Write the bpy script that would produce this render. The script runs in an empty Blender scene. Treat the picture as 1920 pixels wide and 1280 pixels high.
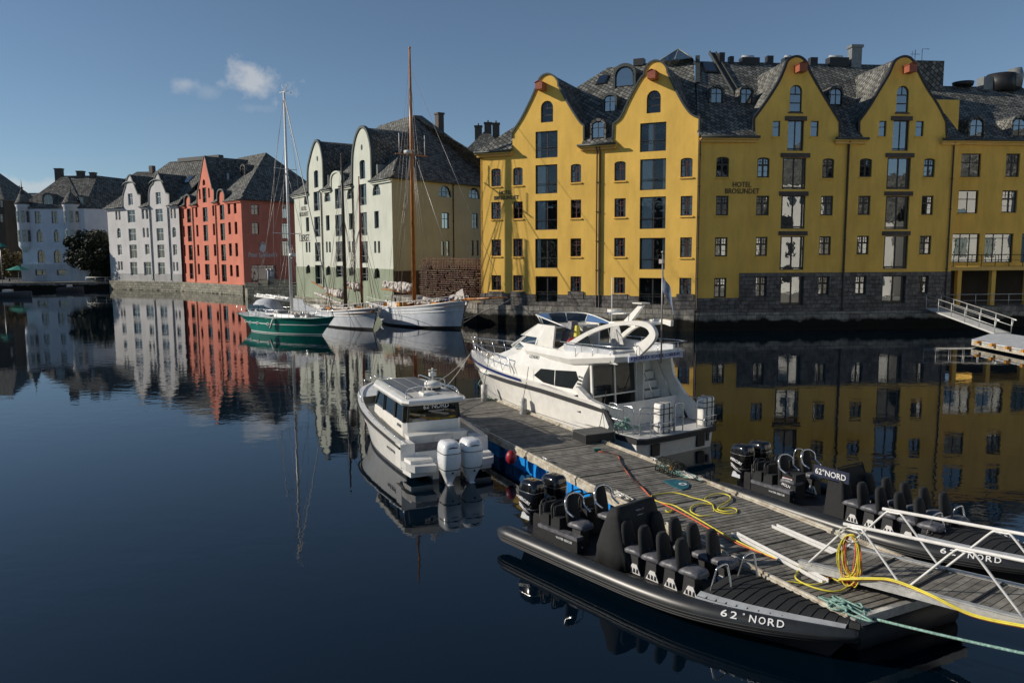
import bpy, bmesh, math, random
from math import sin, cos, pi, radians, atan, atan2, sqrt, exp, hypot
from mathutils import Vector, Matrix, geometry, noise
random.seed(7)
SC = bpy.context.scene
COL = SC.collection
# ------------------------------------------------------------------ camera
FOC = 1457.0; PIT = atan(164/1457.0); ROL = radians(0.25); EYE = 6.72
R_ = Vector((1, 0, 0)); F_ = Vector((0, cos(PIT), -sin(PIT))); U_ = Vector((0, sin(PIT), cos(PIT)))
R2 = R_*cos(ROL) - U_*sin(ROL); U2 = U_*cos(ROL) + R_*sin(ROL)
cam = bpy.data.cameras.new('camera'); camo = bpy.data.objects.new('camera', cam); COL.objects.link(camo)
cam.sensor_width = 36; cam.lens = 36*FOC/1920; cam.clip_start = 0.1; cam.clip_end = 5000
M = Matrix.Identity(4)
for i in range(3):
    M[i][0] = R2[i]; M[i][1] = U2[i]; M[i][2] = -F_[i]
M[0][3], M[1][3], M[2][3] = 0, 0, EYE
camo.matrix_world = M; SC.camera = camo
SC.view_settings.view_transform = 'Standard'; SC.view_settings.look = 'None'
SC.view_settings.exposure = 0.25; SC.view_settings.gamma = 1.0
try:
    SC.cycles.use_denoising = True; SC.cycles.max_bounces = 8; SC.cycles.transparent_max_bounces = 12
    SC.cycles.caustics_reflective = False; SC.cycles.caustics_refractive = False; SC.cycles.sample_clamp_indirect = 4.0
except Exception: pass
# ------------------------------------------------------------------ world + sun
SUN_EL = radians(25); SDIR = Vector((-cos(SUN_EL), 0.01, sin(SUN_EL))).normalized()
w = bpy.data.worlds.new('World'); SC.world = w; w.use_nodes = True
nt = w.node_tree; nt.nodes.clear()
def nd(t, **k):
    n = nt.nodes.new(t)
    for a, b in k.items(): setattr(n, a, b)
    return n
sky = nd('ShaderNodeTexSky'); sky.sky_type = 'NISHITA'; sky.sun_disc = False
sky.sun_elevation = SUN_EL; sky.sun_rotation = radians(270)
sky.altitude = 1500; sky.air_density = 1.0; sky.dust_density = 0.0; sky.ozone_density = 4.0
bg = nd('ShaderNodeBackground'); bg.inputs[1].default_value = 0.12
out = nd('ShaderNodeOutputWorld')
tc = nd('ShaderNodeTexCoord')
def wmath(op, a, b=None, c=None):
    n = nd('ShaderNodeMath', operation=op)
    for i, v in enumerate((a, b, c)):
        if v is None: continue
        if isinstance(v, (int, float)): n.inputs[i].default_value = v
        else: nt.links.new(v, n.inputs[i])
    return n.outputs[0]
def ray(px, py):
    return F_ + R2*((px-960)/FOC) + U2*((640-py)/FOC)
noi = nd('ShaderNodeTexNoise'); noi.inputs['Scale'].default_value = 26; noi.inputs['Detail'].default_value = 8; noi.inputs['Roughness'].default_value = 0.62
nt.links.new(tc.outputs['Generated'], noi.inputs['Vector'])
def cloud(px, py, rx, rz, thr, gain, amt):
    d = ray(px, py).normalized()
    s = nd('ShaderNodeVectorMath', operation='SUBTRACT'); s.inputs[1].default_value = d
    nt.links.new(tc.outputs['Generated'], s.inputs[0])
    m = nd('ShaderNodeVectorMath', operation='MULTIPLY'); m.inputs[1].default_value = (1/rx, 0.5/rx, 1/rz)
    nt.links.new(s.outputs[0], m.inputs[0])
    l = nd('ShaderNodeVectorMath', operation='LENGTH'); nt.links.new(m.outputs[0], l.inputs[0])
    f = wmath('SUBTRACT', 1.0, l.outputs['Value'])
    v = wmath('ADD', f, wmath('MULTIPLY', wmath('SUBTRACT', noi.outputs[0], 0.5), 2.5))
    v = wmath('MULTIPLY', wmath('SUBTRACT', v, thr), gain)
    n = nd('ShaderNodeClamp'); nt.links.new(v, n.inputs[0])
    return wmath('MULTIPLY', n.outputs[0], amt)
c1 = cloud(470, 150, 0.062, 0.036, 0.32, 1.5, 0.62)
c2 = cloud(347, 158, 0.022, 0.013, 0.25, 1.4, 0.36)
c3 = cloud(480, 203, 0.03, 0.008, 0.25, 1.0, 0.16)
c4 = cloud(60, 352, 0.075, 0.016, 0.1, 2.0, 0.45)
c5 = cloud(395, 172, 0.03, 0.012, 0.3, 1.0, 0.2)
cm = c1
for c in (c2, c3, c4, c5): cm = wmath('MAXIMUM', cm, c)
hs = nd('ShaderNodeHueSaturation'); hs.inputs['Saturation'].default_value = 0.90; hs.inputs['Value'].default_value = 0.57; hs.inputs['Hue'].default_value = 0.494
nt.links.new(sky.outputs[0], hs.inputs['Color'])
mx = nd('ShaderNodeMix', data_type='RGBA'); nt.links.new(cm, mx.inputs['Factor'])
nt.links.new(hs.outputs[0], mx.inputs[6]); mx.inputs[7].default_value = (4.4, 4.4, 4.4, 1)
nt.links.new(mx.outputs[2], bg.inputs[0]); nt.links.new(bg.outputs[0], out.inputs[0])
sl = bpy.data.lights.new('sun', 'SUN'); sl.energy = 3.7; sl.angle = radians(0.5); sl.color = (1.0, 0.91, 0.78)
so = bpy.data.objects.new('sun', sl); COL.objects.link(so); so.rotation_mode = 'QUATERNION'
so.rotation_quaternion = (-SDIR).to_track_quat('-Z', 'Y'); so.location = (0, 0, 60)
# ------------------------------------------------------------------ materials
def newmat(name):
    m = bpy.data.materials.new(name); m.use_nodes = True
    n = m.node_tree.nodes; b = n['Principled BSDF']
    return m, m.node_tree, n, b
def N(t, ty, **k):
    n = t.nodes.new(ty)
    for a, b in k.items():
        if a.startswith('_'): n.inputs[a[1:].replace('_', ' ')].default_value = b
        else: setattr(n, a, b)
    return n
def rgb(c): return (c[0], c[1], c[2], 1)
def pm(name, col, rough=0.55, metal=0.0, var=0.12, scale=3.0, bump=0.0, bscale=30.0, col2=None, coat=0.0, spec=0.5, stretch=(1, 1, 1)):
    m, t, n, b = newmat(name)
    tcn = N(t, 'ShaderNodeTexCoord'); mp = N(t, 'ShaderNodeMapping'); mp.inputs['Scale'].default_value = stretch
    t.links.new(tcn.outputs['Object'], mp.inputs[0])
    no = N(t, 'ShaderNodeTexNoise', _Scale=scale, _Detail=6.0, _Roughness=0.6); t.links.new(mp.outputs[0], no.inputs['Vector'])
    mx = N(t, 'ShaderNodeMix', data_type='RGBA')
    c2 = col2 or tuple(x*(1-var*2) for x in col)
    c1 = col if col2 else tuple(min(1, x*(1+var)) for x in col)
    mx.inputs[6].default_value = rgb(c1); mx.inputs[7].default_value = rgb(c2)
    rmp = N(t, 'ShaderNodeMapRange'); rmp.inputs[1].default_value = 0.35; rmp.inputs[2].default_value = 0.65
    t.links.new(no.outputs[0], rmp.inputs[0]); t.links.new(rmp.outputs[0], mx.inputs['Factor'])
    t.links.new(mx.outputs[2], b.inputs['Base Color'])
    b.inputs['Roughness'].default_value = rough; b.inputs['Metallic'].default_value = metal
    b.inputs['Coat Weight'].default_value = coat; b.inputs['Specular IOR Level'].default_value = spec
    if bump:
        nb = N(t, 'ShaderNodeTexNoise', _Scale=bscale, _Detail=5.0); t.links.new(tcn.outputs['Object'], nb.inputs['Vector'])
        bp = N(t, 'ShaderNodeBump', _Strength=bump, _Distance=0.02); t.links.new(nb.outputs[0], bp.inputs['Height'])
        t.links.new(bp.outputs[0], b.inputs['Normal'])
    return m
def plaster(name, col, dirt=0.25):
    m, t, n, b = newmat(name)
    tcn = N(t, 'ShaderNodeTexCoord')
    a = N(t, 'ShaderNodeTexNoise', _Scale=0.35, _Detail=5.0); t.links.new(tcn.outputs['Object'], a.inputs['Vector'])
    mp = N(t, 'ShaderNodeMapping'); mp.inputs['Scale'].default_value = (0.9, 0.9, 0.22); t.links.new(tcn.outputs['Object'], mp.inputs[0])
    s = N(t, 'ShaderNodeTexNoise', _Scale=1.0, _Detail=6.0, _Roughness=0.7); t.links.new(mp.outputs[0], s.inputs['Vector'])
    mx = N(t, 'ShaderNodeMix', data_type='RGBA'); mx.inputs[6].default_value = rgb(col); mx.inputs[7].default_value = rgb([c*(1-dirt) for c in col])
    r = N(t, 'ShaderNodeMapRange'); r.inputs[1].default_value = 0.42; r.inputs[2].default_value = 0.72
    t.links.new(s.outputs[0], r.inputs[0]); t.links.new(r.outputs[0], mx.inputs['Factor'])
    m2 = N(t, 'ShaderNodeMix', data_type='RGBA', blend_type='MULTIPLY'); m2.inputs['Factor'].default_value = 1.0
    r2 = N(t, 'ShaderNodeMapRange'); r2.inputs[1].default_value = 0.3; r2.inputs[2].default_value = 0.7; r2.inputs[3].default_value = 0.88; r2.inputs[4].default_value = 1.05
    t.links.new(a.outputs[0], r2.inputs[0]); t.links.new(mx.outputs[2], m2.inputs[6]); t.links.new(r2.outputs[0], m2.inputs[7])
    t.links.new(m2.outputs[2], b.inputs['Base Color']); b.inputs['Roughness'].default_value = 0.9; b.inputs['Specular IOR Level'].default_value = 0.2
    nb = N(t, 'ShaderNodeTexNoise', _Scale=14.0, _Detail=6.0); t.links.new(tcn.outputs['Object'], nb.inputs['Vector'])
    bp = N(t, 'ShaderNodeBump', _Strength=0.35, _Distance=0.02); t.links.new(nb.outputs[0], bp.inputs['Height']); t.links.new(bp.outputs[0], b.inputs['Normal'])
    return m
def slate(name, c1, c2, bw=0.46, bh=0.40):
    m, t, n, b = newmat(name)
    uv = N(t, 'ShaderNodeUVMap'); tcn = N(t, 'ShaderNodeTexCoord')
    wn = N(t, 'ShaderNodeTexNoise', _Scale=3.0, _Detail=2.0); t.links.new(uv.outputs[0], wn.inputs['Vector'])
    va = N(t, 'ShaderNodeVectorMath', operation='MULTIPLY_ADD'); va.inputs[1].default_value = (0.05, 0.05, 0); t.links.new(wn.outputs['Color'], va.inputs[0]); mpr = N(t, 'ShaderNodeMapping'); mpr.inputs['Rotation'].default_value = (0, 0, 0.7); t.links.new(uv.outputs[0], mpr.inputs[0]); t.links.new(mpr.outputs[0], va.inputs[2])
    br = N(t, 'ShaderNodeTexBrick', _Scale=1.0, _Mortar_Size=0.055, _Mortar_Smooth=0.8, _Bias=0.0, _Brick_Width=bw, _Row_Height=bh)
    br.offset = 0.5; t.links.new(va.outputs[0], br.inputs['Vector'])
    br.inputs['Color1'].default_value = rgb(c1); br.inputs['Color2'].default_value = rgb(c2); br.inputs['Mortar'].default_value = (0.03, 0.03, 0.03, 1)
    no = N(t, 'ShaderNodeTexNoise', _Scale=1.1, _Detail=8.0, _Roughness=0.7); t.links.new(tcn.outputs['Object'], no.inputs['Vector'])
    r = N(t, 'ShaderNodeMapRange'); r.inputs[1].default_value = 0.3; r.inputs[2].default_value = 0.7; r.inputs[3].default_value = 0.75; r.inputs[4].default_value = 1.25; t.links.new(no.outputs[0], r.inputs[0])
    mx = N(t, 'ShaderNodeMix', data_type='RGBA', blend_type='MULTIPLY'); mx.inputs['Factor'].default_value = 1.0
    t.links.new(br.outputs[0], mx.inputs[6]); t.links.new(r.outputs[0], mx.inputs[7]); t.links.new(mx.outputs[2], b.inputs['Base Color'])
    b.inputs['Roughness'].default_value = 0.8; b.inputs['Specular IOR Level'].default_value = 0.15
    # each slate overlaps the one below: saw-tooth height along v
    sx = N(t, 'ShaderNodeSeparateXYZ'); t.links.new(va.outputs[0], sx.inputs[0])
    f1 = N(t, 'ShaderNodeMath', operation='DIVIDE'); f1.inputs[1].default_value = bh; t.links.new(sx.outputs[1], f1.inputs[0])
    f2 = N(t, 'ShaderNodeMath', operation='FRACT'); t.links.new(f1.outputs[0], f2.inputs[0])
    f3 = N(t, 'ShaderNodeMath', operation='MULTIPLY_ADD'); f3.inputs[1].default_value = -0.7; t.links.new(f2.outputs[0], f3.inputs[0])
    f4 = N(t, 'ShaderNodeMath', operation='MULTIPLY'); f4.inputs[1].default_value = -1.0; t.links.new(br.outputs['Fac'], f4.inputs[0]); t.links.new(f4.outputs[0], f3.inputs[2])
    bp = N(t, 'ShaderNodeBump', _Strength=0.8, _Distance=0.05); t.links.new(f3.outputs[0], bp.inputs['Height']); t.links.new(bp.outputs[0], b.inputs['Normal'])
    return m
def stone(name, c1, c2, bw=0.95, bh=0.5, mortar=(0.10, 0.095, 0.085), tide=None):
    m, t, n, b = newmat(name)
    uv = N(t, 'ShaderNodeUVMap'); tcn = N(t, 'ShaderNodeTexCoord')
    wn = N(t, 'ShaderNodeTexNoise', _Scale=0.9, _Detail=3.0); t.links.new(uv.outputs[0], wn.inputs['Vector'])
    va = N(t, 'ShaderNodeVectorMath', operation='MULTIPLY_ADD'); va.inputs[1].default_value = (0.5, 0.22, 0); t.links.new(wn.outputs['Color'], va.inputs[0]); t.links.new(uv.outputs[0], va.inputs[2])
    br = N(t, 'ShaderNodeTexBrick', _Scale=1.0, _Mortar_Size=0.022, _Mortar_Smooth=0.7, _Bias=0.0, _Brick_Width=bw, _Row_Height=bh)
    br.offset = 0.42; br.squash = 0.7; br.squash_frequency = 3; t.links.new(va.outputs[0], br.inputs['Vector'])
    br.inputs['Color1'].default_value = rgb(c1); br.inputs['Color2'].default_value = rgb(c2); br.inputs['Mortar'].default_value = rgb(mortar)
    no = N(t, 'ShaderNodeTexNoise', _Scale=2.2, _Detail=8.0, _Roughness=0.75); t.links.new(tcn.outputs['Object'], no.inputs['Vector'])
    r = N(t, 'ShaderNodeMapRange'); r.inputs[1].default_value = 0.3; r.inputs[2].default_value = 0.7; r.inputs[3].default_value = 0.45; r.inputs[4].default_value = 1.4; t.links.new(no.outputs[0], r.inputs[0])
    mx = N(t, 'ShaderNodeMix', data_type='RGBA', blend_type='MULTIPLY'); mx.inputs['Factor'].default_value = 1.0
    t.links.new(br.outputs[0], mx.inputs[6]); t.links.new(r.outputs[0], mx.inputs[7]); cout = mx.outputs[2]
    if tide is not None:   # weed and wet stone below the tide line
        sz = N(t, 'ShaderNodeSeparateXYZ'); t.links.new(tcn.outputs['Object'], sz.inputs[0])
        zz = N(t, 'ShaderNodeMath', operation='ADD'); t.links.new(sz.outputs[2], zz.inputs[0])
        n2 = N(t, 'ShaderNodeTexNoise', _Scale=0.9, _Detail=7.0); t.links.new(tcn.outputs['Object'], n2.inputs['Vector']); t.links.new(n2.outputs[0], zz.inputs[1])
        rr = N(t, 'ShaderNodeMapRange'); rr.inputs[1].default_value = tide+0.35; rr.inputs[2].default_value = tide+0.6; t.links.new(zz.outputs[0], rr.inputs[0])
        m3 = N(t, 'ShaderNodeMix', data_type='RGBA'); m3.inputs[6].default_value = (0.010, 0.010, 0.007, 1); t.links.new(cout, m3.inputs[7]); t.links.new(rr.outputs[0], m3.inputs['Factor'])
        cout = m3.outputs[2]
    t.links.new(cout, b.inputs['Base Color']); b.inputs['Roughness'].default_value = 0.85; b.inputs['Specular IOR Level'].default_value = 0.25
    a1 = N(t, 'ShaderNodeMath', operation='MULTIPLY_ADD'); a1.inputs[1].default_value = -1.2; t.links.new(br.outputs['Fac'], a1.inputs[0]); t.links.new(no.outputs[0], a1.inputs[2])
    bp = N(t, 'ShaderNodeBump', _Strength=0.9, _Distance=0.09); t.links.new(a1.outputs[0], bp.inputs['Height']); t.links.new(bp.outputs[0], b.inputs['Normal'])
    return m
def glass(name, refl, tint=(0.8, 0.85, 0.85), wob=0.02):
    m, t, n, b = newmat(name); n.remove(b)
    o = n['Material Output']; tr = N(t, 'ShaderNodeBsdfTransparent', _Color=rgb(tint)); gl = N(t, 'ShaderNodeBsdfGlossy', _Roughness=0.02, _Color=(0.9, 0.93, 0.95, 1))
    lw = N(t, 'ShaderNodeFresnel', _IOR=1.5); ad = N(t, 'ShaderNodeMath', operation='ADD', use_clamp=True); ad.inputs[1].default_value = refl
    t.links.new(lw.outputs[0], ad.inputs[0]); mx = N(t, 'ShaderNodeMixShader'); t.links.new(ad.outputs[0], mx.inputs[0])
    t.links.new(tr.outputs[0], mx.inputs[1]); t.links.new(gl.outputs[0], mx.inputs[2]); t.links.new(mx.outputs[0], o.inputs[0])
    tcn = N(t, 'ShaderNodeTexCoord'); no = N(t, 'ShaderNodeTexNoise', _Scale=1.3, _Detail=2.0); t.links.new(tcn.outputs['Object'], no.inputs['Vector'])
    bp = N(t, 'ShaderNodeBump', _Strength=wob, _Distance=1.0); t.links.new(no.outputs[0], bp.inputs['Height']); t.links.new(bp.outputs[0], gl.inputs['Normal'])
    return m
def water_mat():
    m, t, n, b = newmat('harbour_water')
    b.inputs['Base Color'].default_value = (0.0006, 0.005, 0.011, 1); b.inputs['Roughness'].default_value = 0.012
    b.inputs['IOR'].default_value = 1.5; b.inputs['Specular IOR Level'].default_value = 0.5
    tcn = N(t, 'ShaderNodeTexCoord')
    def layer(sc, stx, sty, det):
        mp = N(t, 'ShaderNodeMapping'); mp.inputs['Scale'].default_value = (stx, sty, 1); mp.inputs['Rotation'].default_value = (0, 0, 0.25)
        t.links.new(tcn.outputs['Object'], mp.inputs[0]); no = N(t, 'ShaderNodeTexNoise', _Scale=sc, _Detail=det, _Roughness=0.5)
        t.links.new(mp.outputs[0], no.inputs['Vector']); return no.outputs[0]
    a = layer(0.9, 1.0, 1.5, 2.0); c = layer(3.5, 1.0, 1.6, 2.0); d = layer(0.045, 1, 1.6, 4.0)
    s1 = N(t, 'ShaderNodeMath', operation='MULTIPLY'); s1.inputs[1].default_value = 0.0045; t.links.new(a, s1.inputs[0])
    s2 = N(t, 'ShaderNodeMath', operation='MULTIPLY'); s2.inputs[1].default_value = 0.0009; t.links.new(c, s2.inputs[0])
    s3 = N(t, 'ShaderNodeMath', operation='ADD'); t.links.new(s1.outputs[0], s3.inputs[0]); t.links.new(s2.outputs[0], s3.inputs[1])
    rr = N(t, 'ShaderNodeMapRange'); rr.inputs[1].default_value = 0.4; rr.inputs[2].default_value = 0.65; rr.inputs[3].default_value = 0.3; rr.inputs[4].default_value = 1.9; t.links.new(d, rr.inputs[0])
    s4 = N(t, 'ShaderNodeMath', operation='MULTIPLY'); t.links.new(s3.outputs[0], s4.inputs[0]); t.links.new(rr.outputs[0], s4.inputs[1])
    bp = N(t, 'ShaderNodeBump', _Strength=1.0, _Distance=1.0); t.links.new(s4.outputs[0], bp.inputs['Height']); t.links.new(bp.outputs[0], b.inputs['Normal'])
    return m
Mt = {}
Mt['yellow'] = plaster('yellow_plaster', (0.93, 0.585, 0.135), 0.20)
Mt['soffit'] = plaster('pale_yellow_soffit', (0.82, 0.54, 0.17), 0.1)
Mt['mint'] = plaster('pale_green_plaster', (0.60, 0.62, 0.54), 0.12)
Mt['olive'] = plaster('olive_cream_plaster', (0.36, 0.385, 0.31), 0.12)
Mt['mintbase'] = plaster('grey_green_plinth', (0.30, 0.34, 0.25), 0.3)
Mt['red'] = plaster('salmon_red_plaster', (0.68, 0.235, 0.165), 0.12)
Mt['white'] = plaster('white_plaster', (0.72, 0.70, 0.69), 0.14)
Mt['whitebase'] = plaster('grey_white_plinth', (0.48, 0.47, 0.46), 0.2)
Mt['blue'] = plaster('white_plaster_blue_shade', (0.70, 0.74, 0.82), 0.12)  # white wall with the blue of skylit shade put into its colour
Mt['bluebase'] = plaster('light_grey_plinth', (0.6, 0.62, 0.66), 0.25)
Mt['darkwall'] = plaster('dark_wall_and_room_shade', (0.07, 0.06, 0.05), 0.3)  # dark brown render, also the painted shade of rooms behind windows
Mt['slate'] = slate('grey_slate_roof', (0.25, 0.248, 0.225), (0.085, 0.086, 0.08))
Mt['slated'] = slate('dark_slate_roof', (0.04, 0.04, 0.04), (0.02, 0.02, 0.02))
Mt['slatel'] = slate('light_slate_roof', (0.42, 0.41, 0.37), (0.20, 0.20, 0.18), 0.35, 0.24)
Mt['stone'] = stone('granite_blocks', (0.36, 0.34, 0.29), (0.19, 0.18, 0.165), 0.85, 0.5, tide=1.0)
Mt['stone2'] = stone('rough_granite_base', (0.22, 0.20, 0.185), (0.12, 0.11, 0.10), 0.62, 0.34)
Mt['quay'] = stone('quay_masonry', (0.38, 0.36, 0.28), (0.22, 0.21, 0.17), 1.1, 0.5, tide=0.05)
Mt['lintel'] = pm('dark_stone_lintel', (0.10, 0.082, 0.07), 0.85, bump=0.5, bscale=6)
Mt['copper'] = pm('aged_metal_coping', (0.075, 0.085, 0.08), 0.5, 0.4)
Mt['black'] = pm('black_painted_metal', (0.018, 0.018, 0.02), 0.5)
Mt['pipe'] = pm('brown_downpipe', (0.05, 0.028, 0.02), 0.5)
Mt['frbrown'] = pm('red_brown_window_paint', (0.085, 0.03, 0.022), 0.5)
Mt['frdark'] = pm('dark_window_paint', (0.03, 0.026, 0.024), 0.5)
Mt['frgreen'] = pm('green_window_paint', (0.03, 0.07, 0.045), 0.5)
Mt['frwhite'] = pm('white_window_paint', (0.75, 0.75, 0.73), 0.5, var=0.03)
Mt['frgrey'] = pm('grey_window_paint', (0.25, 0.27, 0.25), 0.5)
Mt['hoist'] = pm('rust_red_hoist_hood', (0.34, 0.09, 0.045), 0.6)
Mt['gA'] = glass('window_glass', 0.03, (0.92, 0.95, 0.95)); Mt['gB'] = glass('reflecting_window_glass', 0.30, (0.6, 0.62, 0.6), 0.006); Mt['gF'] = glass('far_window_glass', 0.10, (0.5, 0.52, 0.52))
Mt['gboat'] = glass('tinted_boat_glass', 0.05, (0.10, 0.12, 0.13), 0.0); Mt['gclear'] = glass('clear_boat_glass', 0.06, (0.6, 0.66, 0.68), 0.0)
Mt['curtain'] = pm('pale_curtain_cloth', (0.82, 0.88, 0.90), 0.9, var=0.15, scale=6, stretch=(6, 6, 0.3))
Mt['gel'] = pm('white_gelcoat', (0.80, 0.78, 0.73), 0.25, var=0.04, coat=0.3)
Mt['gel2'] = pm('grey_white_nonskid', (0.55, 0.55, 0.54), 0.7, var=0.06)
Mt['steel'] = pm('polished_steel', (0.72, 0.72, 0.72), 0.22, 0.9, var=0.03)
Mt['galv'] = pm('galvanised_steel', (0.62, 0.62, 0.60), 0.45, 0.55, var=0.1, scale=8)
Mt['alu'] = pm('white_aluminium', (0.74, 0.73, 0.71), 0.4, 0.1, var=0.06, scale=6)
Mt['rubber'] = pm('black_rubber', (0.022, 0.022, 0.024), 0.6)
Mt['tube'] = pm('grey_black_hypalon', (0.022, 0.024, 0.026), 0.36, var=0.15, scale=4)
Mt['cover'] = pm('black_canvas_cover', (0.014, 0.015, 0.016), 0.85, bump=0.6, bscale=5)
Mt['seatgrey'] = pm('grey_vinyl_seat', (0.12, 0.12, 0.135), 0.45, var=0.25, scale=7, bump=0.6, bscale=9)
Mt['glossblack'] = pm('gloss_black_cowling', (0.008, 0.008, 0.009), 0.12, coat=0.6)
Mt['gelwhite'] = pm('white_cowling', (0.80, 0.81, 0.82), 0.2, var=0.02, coat=0.5)
Mt['navy'] = pm('navy_blue_paint', (0.02, 0.035, 0.16), 0.3)
Mt['teal'] = pm('sea_green_hull_paint', (0.0, 0.17, 0.125), 0.3, var=0.08, coat=0.2)
Mt['hullw'] = pm('white_hull_paint', (0.66, 0.70, 0.76), 0.4, var=0.08, scale=1.2)
Mt['wood'] = pm('varnished_wood', (0.42, 0.17, 0.045), 0.35, var=0.2, scale=5, stretch=(1, 1, 0.3))
Mt['darkmast'] = pm('dark_tarred_mast', (0.05, 0.038, 0.03), 0.5)
Mt['redmast'] = pm('red_brown_mast', (0.24, 0.055, 0.03), 0.45)
Mt['sail'] = pm('furled_sailcloth', (0.62, 0.57, 0.52), 0.85, var=0.2, scale=9, bump=0.8, bscale=7)
Mt['canvas'] = pm('light_grey_canvas', (0.50, 0.52, 0.55), 0.85, var=0.1)
Mt['brass'] = pm('orange_box_paint', (0.62, 0.26, 0.03), 0.5)
Mt['yrope'] = pm('yellow_cable', (0.72, 0.62, 0.06), 0.5)
Mt['orope'] = pm('red_orange_cable', (0.70, 0.13, 0.05), 0.5)
Mt['grope'] = pm('green_rope', (0.25, 0.42, 0.36), 0.85, var=0.25, scale=25)
Mt['wrope'] = pm('pale_rope', (0.62, 0.60, 0.54), 0.85, var=0.15, scale=20)
Mt['wire'] = pm('rigging_wire', (0.30, 0.28, 0.26), 0.4, 0.5)
Mt['bfloat'] = pm('blue_pontoon_plastic', (0.01, 0.27, 0.75), 0.4, var=0.15)
Mt['fender'] = pm('dirty_white_fender', (0.50, 0.49, 0.46), 0.5, var=0.25, scale=6)
Mt['redf'] = pm('red_buoy', (0.30, 0.012, 0.02), 0.45)
Mt['bankw'] = plaster('bright_white_plaster', (0.86, 0.84, 0.78), 0.1)
Mt['ground'] = pm('cobbled_quay', (0.30, 0.29, 0.26), 0.9, bump=0.4, bscale=4)
Mt['earth'] = pm('town_ground', (0.10, 0.10, 0.095), 0.95)
Mt['wtext'] = pm('white_lettering', (0.75, 0.75, 0.75), 0.6, var=0.02)
Mt['dtext'] = pm('black_lettering', (0.025, 0.022, 0.02), 0.6)
Mt['btext'] = pm('navy_lettering', (0.02, 0.03, 0.13), 0.5)
Mt['railw'] = pm('cream_galvanised_rail', (0.62, 0.59, 0.50), 0.55, 0.1, col2=(0.33, 0.27, 0.20), scale=5)
Mt['rust'] = pm('red_brown_slats', (0.16, 0.075, 0.05), 0.8, col2=(0.06, 0.03, 0.025), scale=3)
Mt['rust2'] = pm('weathered_slats', (0.22, 0.15, 0.09), 0.8, col2=(0.10, 0.055, 0.04), scale=3)
PLK = [pm('weathered_plank', c, 0.85, var=0.22, scale=4, bump=0.35, bscale=20, stretch=(1, 1, 1)) for c in
       ((0.20, 0.188, 0.16), (0.16, 0.15, 0.13), (0.23, 0.215, 0.187), (0.18, 0.167, 0.143))]
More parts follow.
